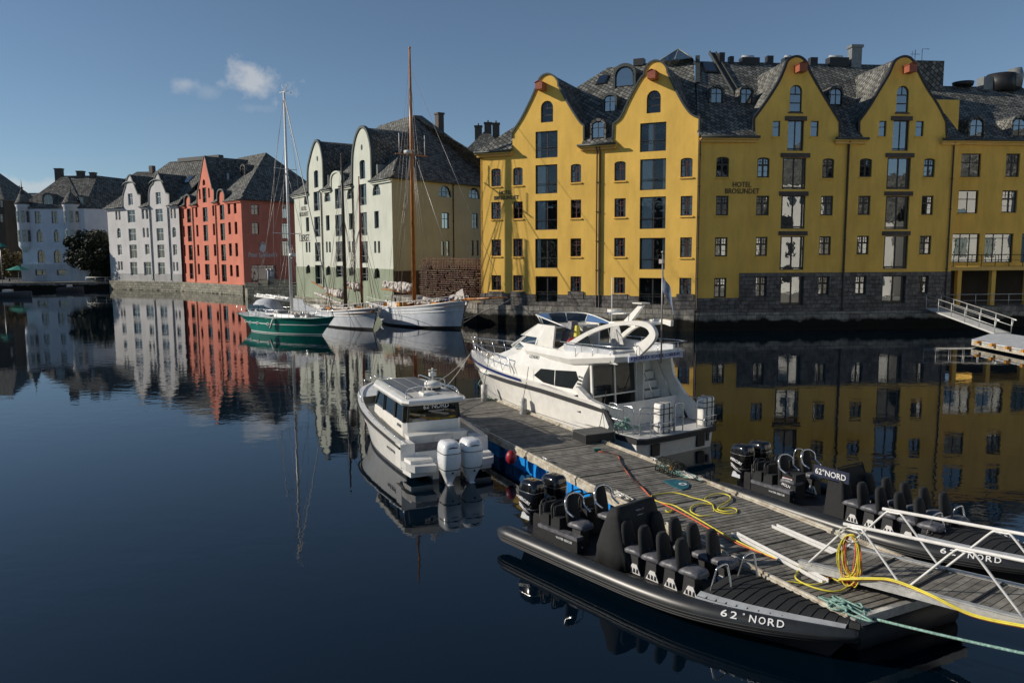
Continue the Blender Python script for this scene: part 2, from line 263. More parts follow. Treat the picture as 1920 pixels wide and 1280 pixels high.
# ------------------------------------------------------------------ mesh helpers
class MB:
    def __init__(s): s.v = []; s.f = []; s.m = []; s.s = []
    def add(s, vs, fs, mi=0, sm=False):
        o = len(s.v); s.v += [tuple(v) for v in vs]
        for f in fs: s.f.append([i+o for i in f]); s.m.append(mi); s.s.append(sm)
        return s
    def box(s, x0, y0, z0, x1, y1, z1, mi=0):
        if x0 > x1: x0, x1 = x1, x0
        if y0 > y1: y0, y1 = y1, y0
        if z0 > z1: z0, z1 = z1, z0
        return s.add([(x0,y0,z0),(x1,y0,z0),(x1,y1,z0),(x0,y1,z0),(x0,y0,z1),(x1,y0,z1),(x1,y1,z1),(x0,y1,z1)],
              [(0,3,2,1),(4,5,6,7),(0,1,5,4),(1,2,6,5),(2,3,7,6),(3,0,4,7)], mi)
    def tbox(s, c, sx, sy, sz, rot=None, mi=0, taper=1.0):
        c = Vector(c); r = rot or Matrix.Identity(3); vs = []
        for z, k in ((-1, 1.0), (1, taper)):
            for x, y in ((-1,-1),(1,-1),(1,1),(-1,1)): vs.append(c + r @ Vector((x*sx/2*k, y*sy/2*k, z*sz/2)))
        return s.add(vs, [(0,3,2,1),(4,5,6,7),(0,1,5,4),(1,2,6,5),(2,3,7,6),(3,0,4,7)], mi)
    def bar(s, a, b, w, h, mi=0):
        a = Vector(a); b = Vector(b); d = (b-a).normalized(); up = Vector((0,0,1))
        if abs(d.z) > 0.98: up = Vector((0,1,0))
        l = up.cross(d).normalized()*w/2; u = d.cross(l).normalized()*h/2
        return s.add([a-l-u,a+l-u,a+l+u,a-l+u,b-l-u,b+l-u,b+l+u,b-l+u], [(0,3,2,1),(4,5,6,7),(0,1,5,4),(1,2,6,5),(2,3,7,6),(3,0,4,7)], mi)
    def tube(s, pts, r, n=6, mi=0, closed=False):
        pts = [Vector(p) for p in pts]
        q = [pts[0]]; rr = [r[0]] if isinstance(r, (list, tuple)) else None
        for i, p in enumerate(pts[1:]):
            if (p-q[-1]).length > 1e-5:
                q.append(p)
                if rr is not None: rr.append(r[i+1])
        pts = q; k = len(pts)
        if k < 2: return s
        rad = rr or [r]*k; T = []
        for i in range(k):
            a = pts[i-1] if (i > 0 or closed) else pts[i]; b = pts[(i+1) % k] if (i < k-1 or closed) else pts[i]
            d = (b-a); T.append(d.normalized() if d.length > 1e-9 else Vector((0,0,1)))
        u = T[0].orthogonal().normalized(); vs = []
        for i in range(k):
            u = (u - T[i]*u.dot(T[i]));
            u = u.normalized() if u.length > 1e-6 else T[i].orthogonal().normalized()
            w_ = T[i].cross(u)
            for j in range(n):
                an = 2*pi*j/n; vs.append(pts[i] + (u*cos(an)+w_*sin(an))*rad[i])
        fs = []
        for i in range(k if closed else k-1):
            for j in range(n):
                a = i*n+j; b = i*n+(j+1) % n; c = ((i+1) % k)*n+(j+1) % n; d = ((i+1) % k)*n+j; fs.append((a,b,c,d))
        s.add(vs, fs, mi, True)
        if not closed:
            o = len(s.v)-len(vs); s.f.append([o+j for j in range(n)][::-1]); s.m.append(mi); s.s.append(False)
            s.f.append([o+(k-1)*n+j for j in range(n)]); s.m.append(mi); s.s.append(False)
        return s
    def cyl(s, p, r, h, n=16, mi=0, r2=None): return s.tube([p, (p[0], p[1], p[2]+h)], [r, r if r2 is None else r2], n, mi)
    def loft(s, rings, mi=0, sm=True, closed=True, caps=True):
        n = len(rings[0]); vs = [p for r in rings for p in r]; fs = []
        for i in range(len(rings)-1):
            for j in range(n if closed else n-1):
                fs.append((i*n+j, i*n+(j+1) % n, (i+1)*n+(j+1) % n, (i+1)*n+j))
        s.add(vs, fs, mi, sm); o = len(s.v)-len(vs)
        if caps and closed:
            s.f.append([o+j for j in range(n)][::-1]); s.m.append(mi); s.s.append(False)
            s.f.append([o+(len(rings)-1)*n+j for j in range(n)]); s.m.append(mi); s.s.append(False)
        return s
    def slab(s, pts, t, mi=0, mi2=None):
        pts = [Vector(p) for p in pts]; nrm = Vector((0,0,0))
        for i in range(len(pts)): nrm += pts[i].cross(pts[(i+1) % len(pts)])
        nrm.normalize()
        lo = [p-nrm*t for p in pts]; n = len(pts)
        s.add(pts, [list(range(n))], mi); s.add(lo, [list(range(n))[::-1]], mi if mi2 is None else mi2)
        for i in range(n):
            j = (i+1) % n; s.add([pts[i], lo[i], lo[j], pts[j]], [(0,1,2,3)], mi if mi2 is None else mi2)
        return s
    def ball(s, c, rx, ry=None, rz=None, n=12, m=8, mi=0):
        ry = ry or rx; rz = rz or rx; rings = []
        for i in range(m+1):
            a = -pi/2 + pi*i/m; k = max(cos(a), 0.02)
            rings.append([(c[0]+rx*k*cos(2*pi*j/n), c[1]+ry*k*sin(2*pi*j/n), c[2]+rz*sin(a)) for j in range(n)])
        return s.loft(rings, mi)
    def xf(s, Mx, start=0):
        for i in range(start, len(s.v)): s.v[i] = tuple(Mx @ Vector(s.v[i]))
        return s
    def build(s, name, mats, parent=None, loc=None, recalc=True):
        me = bpy.data.meshes.new(name); me.from_pydata(s.v, [], s.f)
        if not isinstance(mats, (list, tuple)): mats = [mats]
        for m in mats: me.materials.append(Mt[m] if isinstance(m, str) else m)
        me.polygons.foreach_set('material_index', s.m); me.polygons.foreach_set('use_smooth', s.s)
        me.update()
        if recalc:
            bm = bmesh.new(); bm.from_mesh(me); bmesh.ops.remove_doubles(bm, verts=bm.verts, dist=2e-4); bmesh.ops.recalc_face_normals(bm, faces=bm.faces); bm.to_mesh(me); bm.free()
        uvl = me.uv_layers.new(name='UVMap'); dat = uvl.data; vv = me.vertices
        for p in me.polygons:
            nr = p.normal; t = Vector((0,0,1)).cross(nr)
            if t.length < 0.05: t = Vector((1,0,0)); b = Vector((0,1,0))
            else: t.normalize(); b = nr.cross(t)
            if abs(t.x) >= abs(t.y):
                if t.x < 0: t = -t
            elif t.y < 0: t = -t
            for li in p.loop_indices:
                co = vv[me.loops[li].vertex_index].co; dat[li].uv = (co.dot(t), co.dot(b))
        o = bpy.data.objects.new(name, me); COL.objects.link(o)
        if parent: o.parent = parent
        if loc: o.location = loc
        return o
def tag(o, label=None, cat=None, group=None, kind=None):
    if label: o['label'] = label
    if cat: o['category'] = cat
    if group: o['group'] = group
    if kind: o['kind'] = kind
    return o
def empty(name, loc=(0,0,0), rz=0.0, label=None, cat=None, group=None):
    o = bpy.data.objects.new(name, None); o.empty_display_size = 0.3; COL.objects.link(o); o.location = loc; o.rotation_euler = (0,0,rz)
    return tag(o, label, cat, group)
def children(o): return [c for c in bpy.data.objects if c.parent == o]
def copy_tree(o, parent=None):
    c = o.copy(); COL.objects.link(c); c.parent = parent
    for ch in children(o): copy_tree(ch, c)
    return c
def text(s, width, mat, parent, Mx, extr=0.01, name='lettering', height=None, shear=0.0, off=0.0):
    cu = bpy.data.curves.new('t', 'FONT'); cu.body = s; cu.size = 1; cu.align_x = 'CENTER'; cu.extrude = 0; cu.shear = shear; cu.offset = off; cu.resolution_u = 3
    ob = bpy.data.objects.new('t', cu); COL.objects.link(ob); dg = bpy.context.evaluated_depsgraph_get(); dg.update()
    me = bpy.data.meshes.new_from_object(ob.evaluated_get(dg)); bpy.data.objects.remove(ob)
    xs = [v.co.x for v in me.vertices]; ys = [v.co.y for v in me.vertices]
    k = width/(max(xs)-min(xs)); ky = k if not height else height/(max(ys)-min(ys)); cx = (max(xs)+min(xs))/2; cy = (max(ys)+min(ys))/2
    mb = MB(); P = [((v.co.x-cx)*k, (v.co.y-cy)*ky) for v in me.vertices]
    for p in me.polygons: mb.add([(*P[i], extr) for i in p.vertices], [list(range(len(p.vertices)))])
    # thickness: the outline edges
    cnt = {}
    for p in me.polygons:
        vs = list(p.vertices)
        for i in range(len(vs)):
            e = (vs[i], vs[(i+1) % len(vs)]); kk = (min(e), max(e)); cnt.setdefault(kk, []).append(e)
    for kk, es in cnt.items():
        if len(es) == 1: a, b = es[0]; mb.add([(*P[a], extr), (*P[a], -0.002), (*P[b], -0.002), (*P[b], extr)], [(0,1,2,3)])
    mb.xf(Mx); return mb.build(name, mat, parent, recalc=False)
def frame_m(o, x, y):   # matrix whose local x,y axes are given (text plane), z = x cross y
    x = Vector(x).normalized(); y = Vector(y); y = (y-x*y.dot(x)).normalized(); z = x.cross(y)
    m = Matrix.Identity(4)
    for i in range(3): m[i][0] = x[i]; m[i][1] = y[i]; m[i][2] = z[i]; m[i][3] = o[i]
    return m
def atz(px, py, z=0.0):
    d = ray(px, py); t = (z-EYE)/d.z; return Vector((d.x*t, d.y*t, z))
def inpoly(x, y, P):
    c = False; n = len(P); j = n-1
    for i in range(n):
        xi, yi = P[i]; xj, yj = P[j]
        if (yi > y) != (yj > y) and x < (xj-xi)*(y-yi)/(yj-yi)+xi: c = not c
        j = i
    return c
def smooth_path(pts, k=5, closed=False):
    pts = [Vector(p) for p in pts]; n = len(pts); o = []
    rng = range(n) if closed else range(n-1)
    for i in rng:
        if closed: a, b, c, d = pts[(i-1) % n], pts[i], pts[(i+1) % n], pts[(i+2) % n]
        else: a, b, c, d = pts[max(i-1,0)], pts[i], pts[i+1], pts[min(i+2,n-1)]
        for j in range(k):
            t = j/k; o.append(0.5*((2*b)+(c-a)*t+(2*a-5*b+4*c-d)*t*t+(3*b-a-3*c+d)*t**3))
    if not closed: o.append(pts[-1])
    return o
# ------------------------------------------------------------------ building kit
S = 1.2
Mt['ductgrey'] = pm('weathered_duct_metal', (0.22, 0.23, 0.23), 0.5, 0.3)
class Fac:
    def __init__(f, name, label, cat, px0, D0, px1, D1, py=470, back=0.0, group=None):
        a = ray(px0, py); b = ray(px1, py); p0 = Vector((a.x/a.y*D0, D0, 0)); p1 = Vector((b.x/b.y*D1, D1, 0))
        d = (p1-p0); f.L = d.length; d.normalize(); f.rz = atan2(d.y, d.x); f.o = p0 + Vector((-d.y, d.x, 0))*back
        f.d = d; f.n = Vector((-d.y, d.x, 0)); f.root = empty(name, f.o, f.rz, label, cat, group)
    def hit(f, px, py, k=None, ze=0, y0=0, y=0.0):
        """local point where the sight line meets plane y=const, or the roof plane z=ze+(y-y0)*k"""
        d = ray(px, py); o = Vector((0, 0, EYE)) - f.o
        ou, oy, oz = o.dot(f.d), o.dot(f.n), EYE; du, dy, dz = d.dot(f.d), d.dot(f.n), d.z
        if k is None: t = (y-oy)/dy
        else: t = (ze + (oy-y0)*k - oz)/(dz - dy*k)
        return Vector((ou+du*t, oy+dy*t, oz+dz*t))
    def uv(f, px, py, y=0.0):
        p = f.hit(px, py, y=y); return (p.x, p.z)
    def rect(f, x0, y0, x1, y1, y=0.0):
        xm, ym = (x0+x1)/2, (y0+y1)/2
        return (f.uv(x0, ym, y)[0], f.uv(x1, ym, y)[0], f.uv(xm, y1, y)[1], f.uv(xm, y0, y)[1])
def shape(x0, x1, z0, z1, arch):
    w = x1-x0; c = (x0+x1)/2
    if not arch: return [(x0,z0),(x1,z0),(x1,z1),(x0,z1)]
    if arch == 'a': r = w*0.18
    elif arch == 'p': r = w*0.7
    else: r = min(w/2, z1-z0)
    P = [(x0,z0),(x1,z0)]; n = 8
    for i in range(n+1):
        a = pi*i/n
        if arch == 'p': P.append((c+w/2*cos(a), z1-r+r*(1-abs(cos(a)))**0.8))
        else: P.append((c+w/2*cos(a), z1-r+r*sin(a)))
    return P
def inset(P, t):
    n = len(P); o = []
    for i in range(n):
        a, b, c = Vector(P[i-1]), Vector(P[i]), Vector(P[(i+1) % n])
        e1 = (b-a); e2 = (c-b)
        if e1.length < 1e-6 or e2.length < 1e-6: o.append(tuple(b)); continue
        n1 = Vector((-e1.y, e1.x)).normalized(); n2 = Vector((-e2.y, e2.x)).normalized(); m = n1+n2
        m = m/max(m.dot(n1), 0.35) if m.length > 1e-6 else n1
        o.append((b.x+m.x*t, b.y+m.y*t))
    return o
def ring(mb, P, t, y0, y1, mi=0):
    Q = inset(P, t); n = len(P)
    for i in range(n):
        j = (i+1) % n
        a, b, c, d = P[i], P[j], Q[j], Q[i]
        mb.add([(a[0],y0,a[1]),(b[0],y0,b[1]),(c[0],y0,c[1]),(d[0],y0,d[1]),(c[0],y1,c[1]),(d[0],y1,d[1])], [(0,1,2,3),(3,2,4,5)], mi)
def wall(par, name, outline, holes, mat, y=0.0, rev=0.24, edge=0.0):
    """flat wall with openings: outline and holes are (x,z) loops; reveals run rev metres in"""
    V = []; E = []
    for loop in [outline]+holes:
        o = len(V); V += [Vector(p) for p in loop]; n = len(loop)
        E += [(o+i, o+(i+1) % n) for i in range(n)]
    r = geometry.delaunay_2d_cdt(V, E, [], 0, 1e-5)
    vs, fs = r[0], r[2]; mb = MB(); F = []; ix = {}; nv = []
    for f in fs:
        cx = sum(vs[i].x for i in f)/len(f); cz = sum(vs[i].y for i in f)/len(f)
        if inpoly(cx, cz, outline) and not any(inpoly(cx, cz, h) for h in holes): F.append(tuple(f))
    for f in F:
        for i in f:
            if i not in ix: ix[i] = len(nv); nv.append((vs[i].x, y, vs[i].y))
    mb.add(nv, [tuple(ix[i] for i in f) for f in F], 0)
    for h in holes:
        n = len(h)
        for i in range(n):
            a, b = h[i], h[(i+1) % n]; m = ((a[0]+b[0])/2, (a[1]+b[1])/2)
            if inpoly(m[0], m[1], outline): mb.add([(a[0],y,a[1]),(b[0],y,b[1]),(b[0],rev,b[1]),(a[0],rev,a[1])], [(0,1,2,3)], 0)
    if edge:
        n = len(outline)
        for i in range(n):
            a, b = outline[i], outline[(i+1) % n]
            mb.add([(a[0],y,a[1]),(b[0],y,b[1]),(b[0],y+edge,b[1]),(a[0],y+edge,a[1])], [(0,1,2,3)], 0)
    return mb.build(name, mat, par)
STY = {}
def window(F, R, sty='S', arch=None, fr='frdark', gl='gA', y=0.0, cur=None, sill=None, name='window', dep=0.15):
    x0, x1, z0, z1 = R; w = x1-x0; h = z1-z0; c = (x0+x1)/2; P = shape(x0, x1, z0, z1, arch); mb = MB()
    ya, yb = y+dep, y+dep+0.07; fw = (0.12 if fr == 'frdark' and sty == 'S' else 0.075) if w > 0.8 else 0.05; mw = 0.15 if fr == 'frdark' else 0.09
    ring(mb, P, fw, ya-0.01, yb)
    def vb(x, a, b, t): mb.box(x-t/2, ya, z0+h*a, x+t/2, yb-0.01, z0+h*b)
    def hb(z, t, a=0.0, b=1.0): mb.box(x0+w*a+0.01, ya+0.004, z0+h*z-t/2, x0+w*b-0.01, yb-0.014, z0+h*z+t/2)
    top = 1.0-(0.04 if arch != 'r' else 0.03)
    if sty == 'S':
        vb(c, 0.02, top-0.02, mw); hb(0.62, mw)
        for q in (0.28, 0.72): vb(x0+w*q, 0.62, 0.9 if arch else 0.97, 0.035)
        hb(0.80, 0.035); hb(0.31, 0.035)
    elif sty == 'B':
        vb(c+0.02*w, 0.02, 0.98, 0.12); hb(0.30, 0.04); mb.box(x0+0.02, y+0.03, z0+0.9, x1-0.02, y+0.06, z0+0.94)
    elif sty == 'D': vb(c, 0.02, 0.98, 0.13); vb(x0+w*0.06, 0.02, 0.98, 0.1); vb(x1-w*0.1, 0.02, 0.98, 0.16); hb(0.06, 0.12)
    elif sty == 'U': vb(c-0.02, 0.02, 0.98, 0.09); hb(0.07, 0.1); vb(x1-0.09*w, 0.02, 0.98, 0.1)
    elif sty == 'A': vb(c, 0.66, 0.97, 0.06); hb(0.66, 0.09); hb(0.34, 0.09)
    elif sty == 'N': hb(0.62, 0.05)
    elif sty == 'X': vb(c, 0.02, top-0.02, 0.07); hb(0.62, 0.07)
    elif sty == 'H':
        vb(x0+w*0.33, 0.02, 0.9, 0.05); vb(x0+w*0.67, 0.02, 0.9, 0.05); hb(0.45, 0.05)
    elif sty == 'C': vb(x0+w*0.33, 0.02, 0.98, 0.07); vb(x0+w*0.67, 0.02, 0.98, 0.07); hb(0.84, 0.06)
    o = mb.build(name, fr, F.root)
    g = MB(); yg = (ya+yb)/2; g.add([(p[0], yg, p[1]) for p in inset(P, fw*0.6)], [list(range(len(P)))]); g.build('pane', gl, o, recalc=False)
    if cur:
        cm = MB()
        for (a, b) in cur:
            n = 14; r1 = []; r2 = []
            for i in range(n+1):
                xx = x0+w*(a+(b-a)*i/n); yy = yb+0.06+0.035*sin(i*2.4)
                r1.append((xx, yy, z0+0.06)); r2.append((xx, yy, z1-0.06))
            cm.loft([r1, r2], 0, True, closed=False)
        cm.build('curtain', 'curtain', o)
    if sill:
        MB().box(x0-0.09, y-0.10, z0-0.13, x1+0.09, y+0.05, z0-0.02).build('window_sill', sill, F.root)
    return P
def strip(F, name, pts, mat, off0=-0.02, off1=0.13, y0=-0.10, y1=0.28, par=None):
    """coping that follows the edge of a gable"""
    n = len(pts); rings = []
    for i in range(n):
        a = Vector(pts[max(i-1, 0)]); b = Vector(pts[min(i+1, n-1)]); d = (b-a).normalized(); q = Vector((-d.y, d.x)); p = Vector(pts[i])
        A = p+q*off0; B = p+q*off1
        rings.append([(A.x, y0, A.y), (B.x, y0, B.y), (B.x, y1, B.y), (A.x, y1, A.y)])
    return MB().loft(rings, 0, False).build(name, mat, par or F.root)
def gable_roof(F, pts, L, mats, off=0.07, y0=0.28, mis=None):
    n = len(pts); r1 = []; r2 = []
    for i in range(n):
        a = Vector(pts[max(i-1, 0)]); b = Vector(pts[min(i+1, n-1)]); d = (b-a).normalized(); q = Vector((-d.y, d.x)); p = Vector(pts[i])+q*off
        r1.append((p.x, y0-0.05, p.y)); r2.append((p.x, L, p.y))
    mb = MB()
    for i in range(n-1): mb.add([r1[i], r1[i+1], r2[i+1], r2[i]], [(0,1,2,3)], 0, False)
    return mb.build('gable_roof', mats, F.root)
def curve2(F, segs, k=3):
    o = []
    for s in segs:
        P = [Vector((*F.uv(*q), 0)) for q in s]
        P = smooth_path(P, k) if len(P) > 2 else P
        o += [(p.x, p.y) for p in P]
    return o
def eaves(F, x0, x1, z, soff='soffit', d=0.5, gut='copper', h=0.28):
    mb = MB(); mb.box(x0, -d, z-h, x1, 0.0, z-h+0.09, 0); mb.box(x0+0.1, -d*0.55, z-h-0.22, x1-0.1, -0.003, z-h-0.003, 0)
    mb.build('eaves_soffit', soff, F.root)
    g = MB(); g.tube([(x0-0.05, -d-0.05, z-0.08), (x1+0.05, -d-0.05, z-0.08)], 0.11, 8); g.box(x0, -d-0.02, z-h+0.092, x1, -d+0.06, z-0.02)
    g.build('gutter', gut, F.root)
def downpipe(F, x, z0, z1, mat='pipe', y=-0.12, r=0.065):
    mb = MB(); mb.tube([(x, y-0.25, z1+0.25), (x, y, z1-0.15), (x, y, z0+0.2), (x, y-0.12, z0)], r, 8)
    z = z0+1
    while z < z1-0.5: mb.box(x-0.09, y-0.08, z, x+0.09, 0, z+0.06); z += 2.6
    mb.build('downpipe', mat, F.root)
def dormer(F, par, u, yb, zb, w, h, k, roofm='slate', fr='frdark', gl='gB', wall_m='slate', sty='X', flat=False):
    """arched dormer standing on a roof plane of slope k, front base at (u,yb,zb)"""
    yb -= 0.0; L = h/k+0.6; r = w/2; n = 10; mb = MB(); prof = [(u-r, zb-0.15), (u-r, zb+h-r*0.8)]
    for i in range(1, n): a = pi-pi*i/n; prof.append((u+r*cos(a), zb+h-r*0.8+r*0.8*sin(a)))
    prof += [(u+r, zb+h-r*0.8), (u+r, zb-0.15)]
    o1 = [(p[0], yb-0.12, p[1]) for p in prof]; o2 = [(p[0], yb+L, p[1]) for p in prof]; mb.loft([o1, o2], 0, False, closed=False)
    inn = [(u+(p[0]-u)*0.82, yb-0.12, zb+(p[1]-zb)*0.86) for p in prof]
    mb.loft([o1, inn], 0, False, closed=False)
    inn2 = [(p[0], yb+0.05, p[2]) for p in inn]; mb.loft([inn, inn2], 0, False, closed=False)
    d = mb.build('dormer', roofm, par)
    x0, x1, z0, z1 = u-r*0.78, u+r*0.78, zb+0.05, zb+h*0.84; P = shape(x0, x1, z0, z1, 'a' if sty != 'G' else 'r'); wm = MB()
    ring(wm, P, 0.06, yb-0.02, yb+0.05); yg = yb+0.02
    if sty != 'G': wm.box(u-0.035, yb-0.01, z0, u+0.035, yb+0.04, z1-0.05); wm.box(x0, yb-0.006, z0+(z1-z0)*0.6, x1, yb+0.036, z0+(z1-z0)*0.6+0.06)
    wm.add([(p[0], yg, p[1]) for p in P], [list(range(len(P)))], 1); wm.build('window', [fr, gl], d, recalc=False)
    return d
def roofpoly(F, name, polys, mat, t=0.18, par=None, mats=None):
    mb = MB()
    for p in polys:
        mi = 0
        if isinstance(p, tuple) and isinstance(p[0], int): mi, p = p
        mb.slab(p, t, mi)
    return mb.build(name, mats or mat, par or F.root)
def chimney(par, x, y, z0, z1, w=0.9, d=0.7, m='lintel', pots=2):
    mb = MB(); mb.box(x-w/2, y-d/2, z0, x+w/2, y+d/2, z1-0.25); mb.box(x-w/2-0.1, y-d/2-0.1, z1-0.25, x+w/2+0.1, y+d/2+0.1, z1)
    for i in range(pots): mb.cyl((x+(i-(pots-1)/2)*w*0.45, y, z1), 0.13, 0.4, 8)
    mb.build('chimney', m, par)
def skylight(par, c, w, h, k, mat='black', g='gB'):
    """roof window lying on slope k; c = centre on the plane (x,y,z)"""
    n = sqrt(1+k*k); t = Vector((0, 1/n, k/n)); q = Vector((0, -k/n, 1/n)); c = Vector(c)+q*0.1; mb = MB()
    X = Vector((1,0,0)); P = [c-X*w/2-t*h/2, c+X*w/2-t*h/2, c+X*w/2+t*h/2, c-X*w/2+t*h/2]; mb.slab([p+q*0.02 for p in P], 0.14, 0)
    P = [c-X*w*.4-t*h*.42, c+X*w*.4-t*h*.42, c+X*w*.4+t*h*.42, c-X*w*.4+t*h*.42]; mb.slab([p+q*0.04 for p in P], 0.01, 1)
    mb.build('skylight', [mat, g], par)
# ------------------------------------------------------------------ yellow hotel, sunlit wing
A = Fac('hotel_building', 'yellow hotel wing whose two curved gables face the sun, rising behind the motor yacht', 'hotel', 902, 63.0*S, 1305, 55.6*S)
RA = []; HA = []
def WA(r, sty, arch=None, **k):
    R = A.rect(*r); P = window(A, R, sty, arch, 'frbrown' if sty == 'S' else 'frdark', 'gA', **k); HA.append(P); return R
for c in ([(921,316,939,349.5),(921,379,939,411),(921.5,449,939.5,480),(921.5,516,939.5,544)],
          [(962,314,980,347.5),(962,378,980,410),(962,447.5,980,481),(962,516,980,545)],
          [(1070,307.5,1089.5,342),(1070,374.5,1089.5,409),(1069.5,447,1089.5,481),(1069.5,518,1089.5,547.5)],
          [(1152,302.5,1173,339),(1152,372,1173,407),(1151.5,446,1172,481),(1151,520,1172,550)],
          [(1276,296,1298.5,332),(1276,367.5,1298,404.5),(1275,445,1297,482.5),(1273.5,521,1296,552.5)]):
    for i, r in enumerate(c): WA(r, 'S', 'a' if i == 0 else None, sill='yellow' if i < 3 else None, cur=[(0.08, 0.3), (0.72, 0.92)] if (i+int(r[0])) % 3 else None)
for i, r in enumerate([(1004,246,1045.5,296),(1004,309,1045,363),(1003.5,376,1045,431),(1003.5,447.5,1045.5,502.5),(1004,518,1045.5,566)]):
    WA(r, 'B', cur=[(0.06, 0.42)] if i in (1, 2) else ([(0.05, 0.2)] if i in (0, 3) else None))
for i, r in enumerate([(1200,230,1249,284),(1200,298,1248.5,356),(1199.5,369,1248,429),(1199,446,1247,505),(1198,521,1246,571)]):
    WA(r, 'B', cur=[(0.06, 0.46), (0.86, 0.95)] if i in (1, 2, 3) else ([(0.3, 0.55)] if i == 0 else None))
WA((1014,189,1037,229.5), 'A', 'r'); WA((1212.5,169.5,1239,212), 'A', 'r')
G1 = curve2(A, [[(961,258),(961,250)], [(961,250),(966,242.5),(980,220),(997.5,185),(1005,167.5)], [(1007,166),(1009.5,155),(1016,144.5),(1027,139.5),(1038,144),(1045,153),(1046,163)], [(1048,164),(1060,187.5),(1075,212.5),(1087.5,231),(1094,236)], [(1094,236),(1094,262)]])
G2 = curve2(A, [[(1150,259),(1151,233)], [(1151,233),(1165,220),(1180,187.5),(1197.5,155),(1205,144)], [(1208,142),(1210.5,130),(1218,119.5),(1229,115),(1240,118),(1248.5,127),(1250.5,137.5)], [(1252,139),(1260,157.5),(1275,187.5),(1290,210),(1301,219),(1305,220)], [(1305,220),(1305,248)]])
eA = A.uv(925, 284)[1]; zb = A.uv(1010, 553)[1]; L = A.L
G2[-1] = (L, G2[-1][1]); G2[-2] = (L, G2[-2][1])
for i in range(len(G2)):
    if G2[i][0] > L: G2[i] = (L, G2[i][1])
zs = [A.uv(902,551)[1], A.uv(1300,556)[1]]; zmid = sum(zs)/2
steps = [(0, zmid)]
up = [(0, zmid), (L, zmid), (L, eA)] + [] 
outl = [(0, zmid), (L, zmid)] + [p for p in reversed(G2)] + [(G2[0][0]-0.01, eA), (G1[-1][0]+0.01, eA)] + [p for p in reversed(G1)] + [(G1[0][0]-0.01, eA), (0, eA)]
wall(A.root, 'wall', outl, HA, 'yellow')
zl = A.uv(1225, 579)[1]
# rubble plinth rises in steps beside the ground-floor windows
wall(A.root, 'stone_base', [(-0.05, zl), (L+0.05, zl), (L+0.05, zmid+0.02), (-0.05, zmid+0.02)], HA, 'stone2', y=-0.07, rev=0.2, edge=0.05)
MB().box(-0.25, -0.28, -1.5, L+0.02, 0.3, zl).build('quay_footing', 'stone', A.root)
for c in (930.5, 971, 1079.5, 1161.5, 1285):
    mb = MB(); x = A.uv(c, 545)[0]; z0 = A.uv(c, 546 if c < 1100 else 551)[1]; mb.box(x-0.75, -0.11, zmid-0.3, x+0.75, -0.01, z0-0.01); mb.build('stone_apron', 'stone2', A.root)
kA = 0.93; ya = -0.5
rt = A.hit(1140, 127, k=kA, ze=eA, y0=ya); yr = rt.y; zr = rt.z; ul = rt.x; th = math.tan(radians(16.2))
E0 = (-0.35, ya, eA); E1 = (L+0.1, ya, eA); RR = (L-yr*th, yr, zr); RL = (ul, yr, zr); B0 = (-0.35, 2*yr, eA); B1 = (L-2*yr*th, 2*yr, eA)
tA = 0.8/(yr+0.5); zA3 = eA+0.8*kA; EL3 = (-0.35+(ul+0.35)*tA, 0.3, zA3); ER3 = (L+0.1-0.8*th, 0.3, zA3); g1a, g1b, g2a = G1[0][0]+0.03, G1[-1][0]-0.03, G2[0][0]+0.03
roofA = roofpoly(A, 'roof', [[EL3, ER3, RR, RL], [E0, (g1a, ya, eA), (g1a, 0.3, zA3), EL3], [(g1b, ya, eA), (g2a, ya, eA), (g2a, 0.3, zA3), (g1b, 0.3, zA3)], [B0, E0, RL], [B1, B0, RL, RR]], 'slate')
gable_roof(A, G1, min((max(p[1] for p in G1)-eA)/kA+0.5, yr), 'slate'); gable_roof(A, G2, yr, 'slate')
strip(A, 'gable_coping', G1, 'copper'); strip(A, 'gable_coping', G2, 'copper')
mb = MB(); mb.box(-0.0, 0.0, -1, 0.25, 2*yr, eA-0.1); mb.box(0, 2*yr-0.3, -1, L, 2*yr, eA-0.1); mb.build('side_wall', 'yellow', A.root)
eaves(A, -0.35, G1[0][0]+0.05, eA); eaves(A, G1[-1][0]-0.35, G2[0][0]+0.35, eA+0.02)
downpipe(A, A.uv(1122, 400)[0]-0.12, 1.6, eA-0.5); downpipe(A, A.uv(1122, 400)[0]+0.16, 1.6, eA-0.5)
for (px, py, s) in ((1018,163,1), (1227,143,1)):
    x, z = A.uv(px, py); mb = MB(); mb.box(x-0.34, -1.0, z-0.36, x+0.34, 0.02, z+0.26, 0); mb.slab([(x-0.42,-1.05,z+0.24),(x,-1.05,z+0.42),(x,0,z+0.42),(x-0.42,0,z+0.24)], 0.05, 0); mb.slab([(x,-1.05,z+0.42),(x+0.42,-1.05,z+0.24),(x+0.42,0,z+0.24),(x,0,z+0.42)], 0.05, 0)
    mb.build('hoist_hood', 'hoist', A.root)
def onroof(F, px, py, k, ze, y0): return F.hit(px, py, k=k, ze=ze, y0=y0)
p = onroof(A, 1145, 207, kA, eA, ya); dormer(A, roofA, p.x, p.y-0.2, p.z-0.2, 1.35, 1.75, kA, 'copper', 'frdark')
p = onroof(A, 1121, 262, kA, eA, ya); dormer(A, roofA, p.x, p.y+0.1, p.z+0.1, 1.45, 1.75, kA, 'slate', 'frdark')
p = onroof(A, 1171, 163, kA, eA, ya); dormer(A, roofA, p.x, p.y, p.z, 2.2, 2.15, kA, 'copper', 'frdark', sty='G')
p = onroof(A, 1130, 151, kA, eA, ya); skylight(roofA, p, 1.0, 1.5, kA)
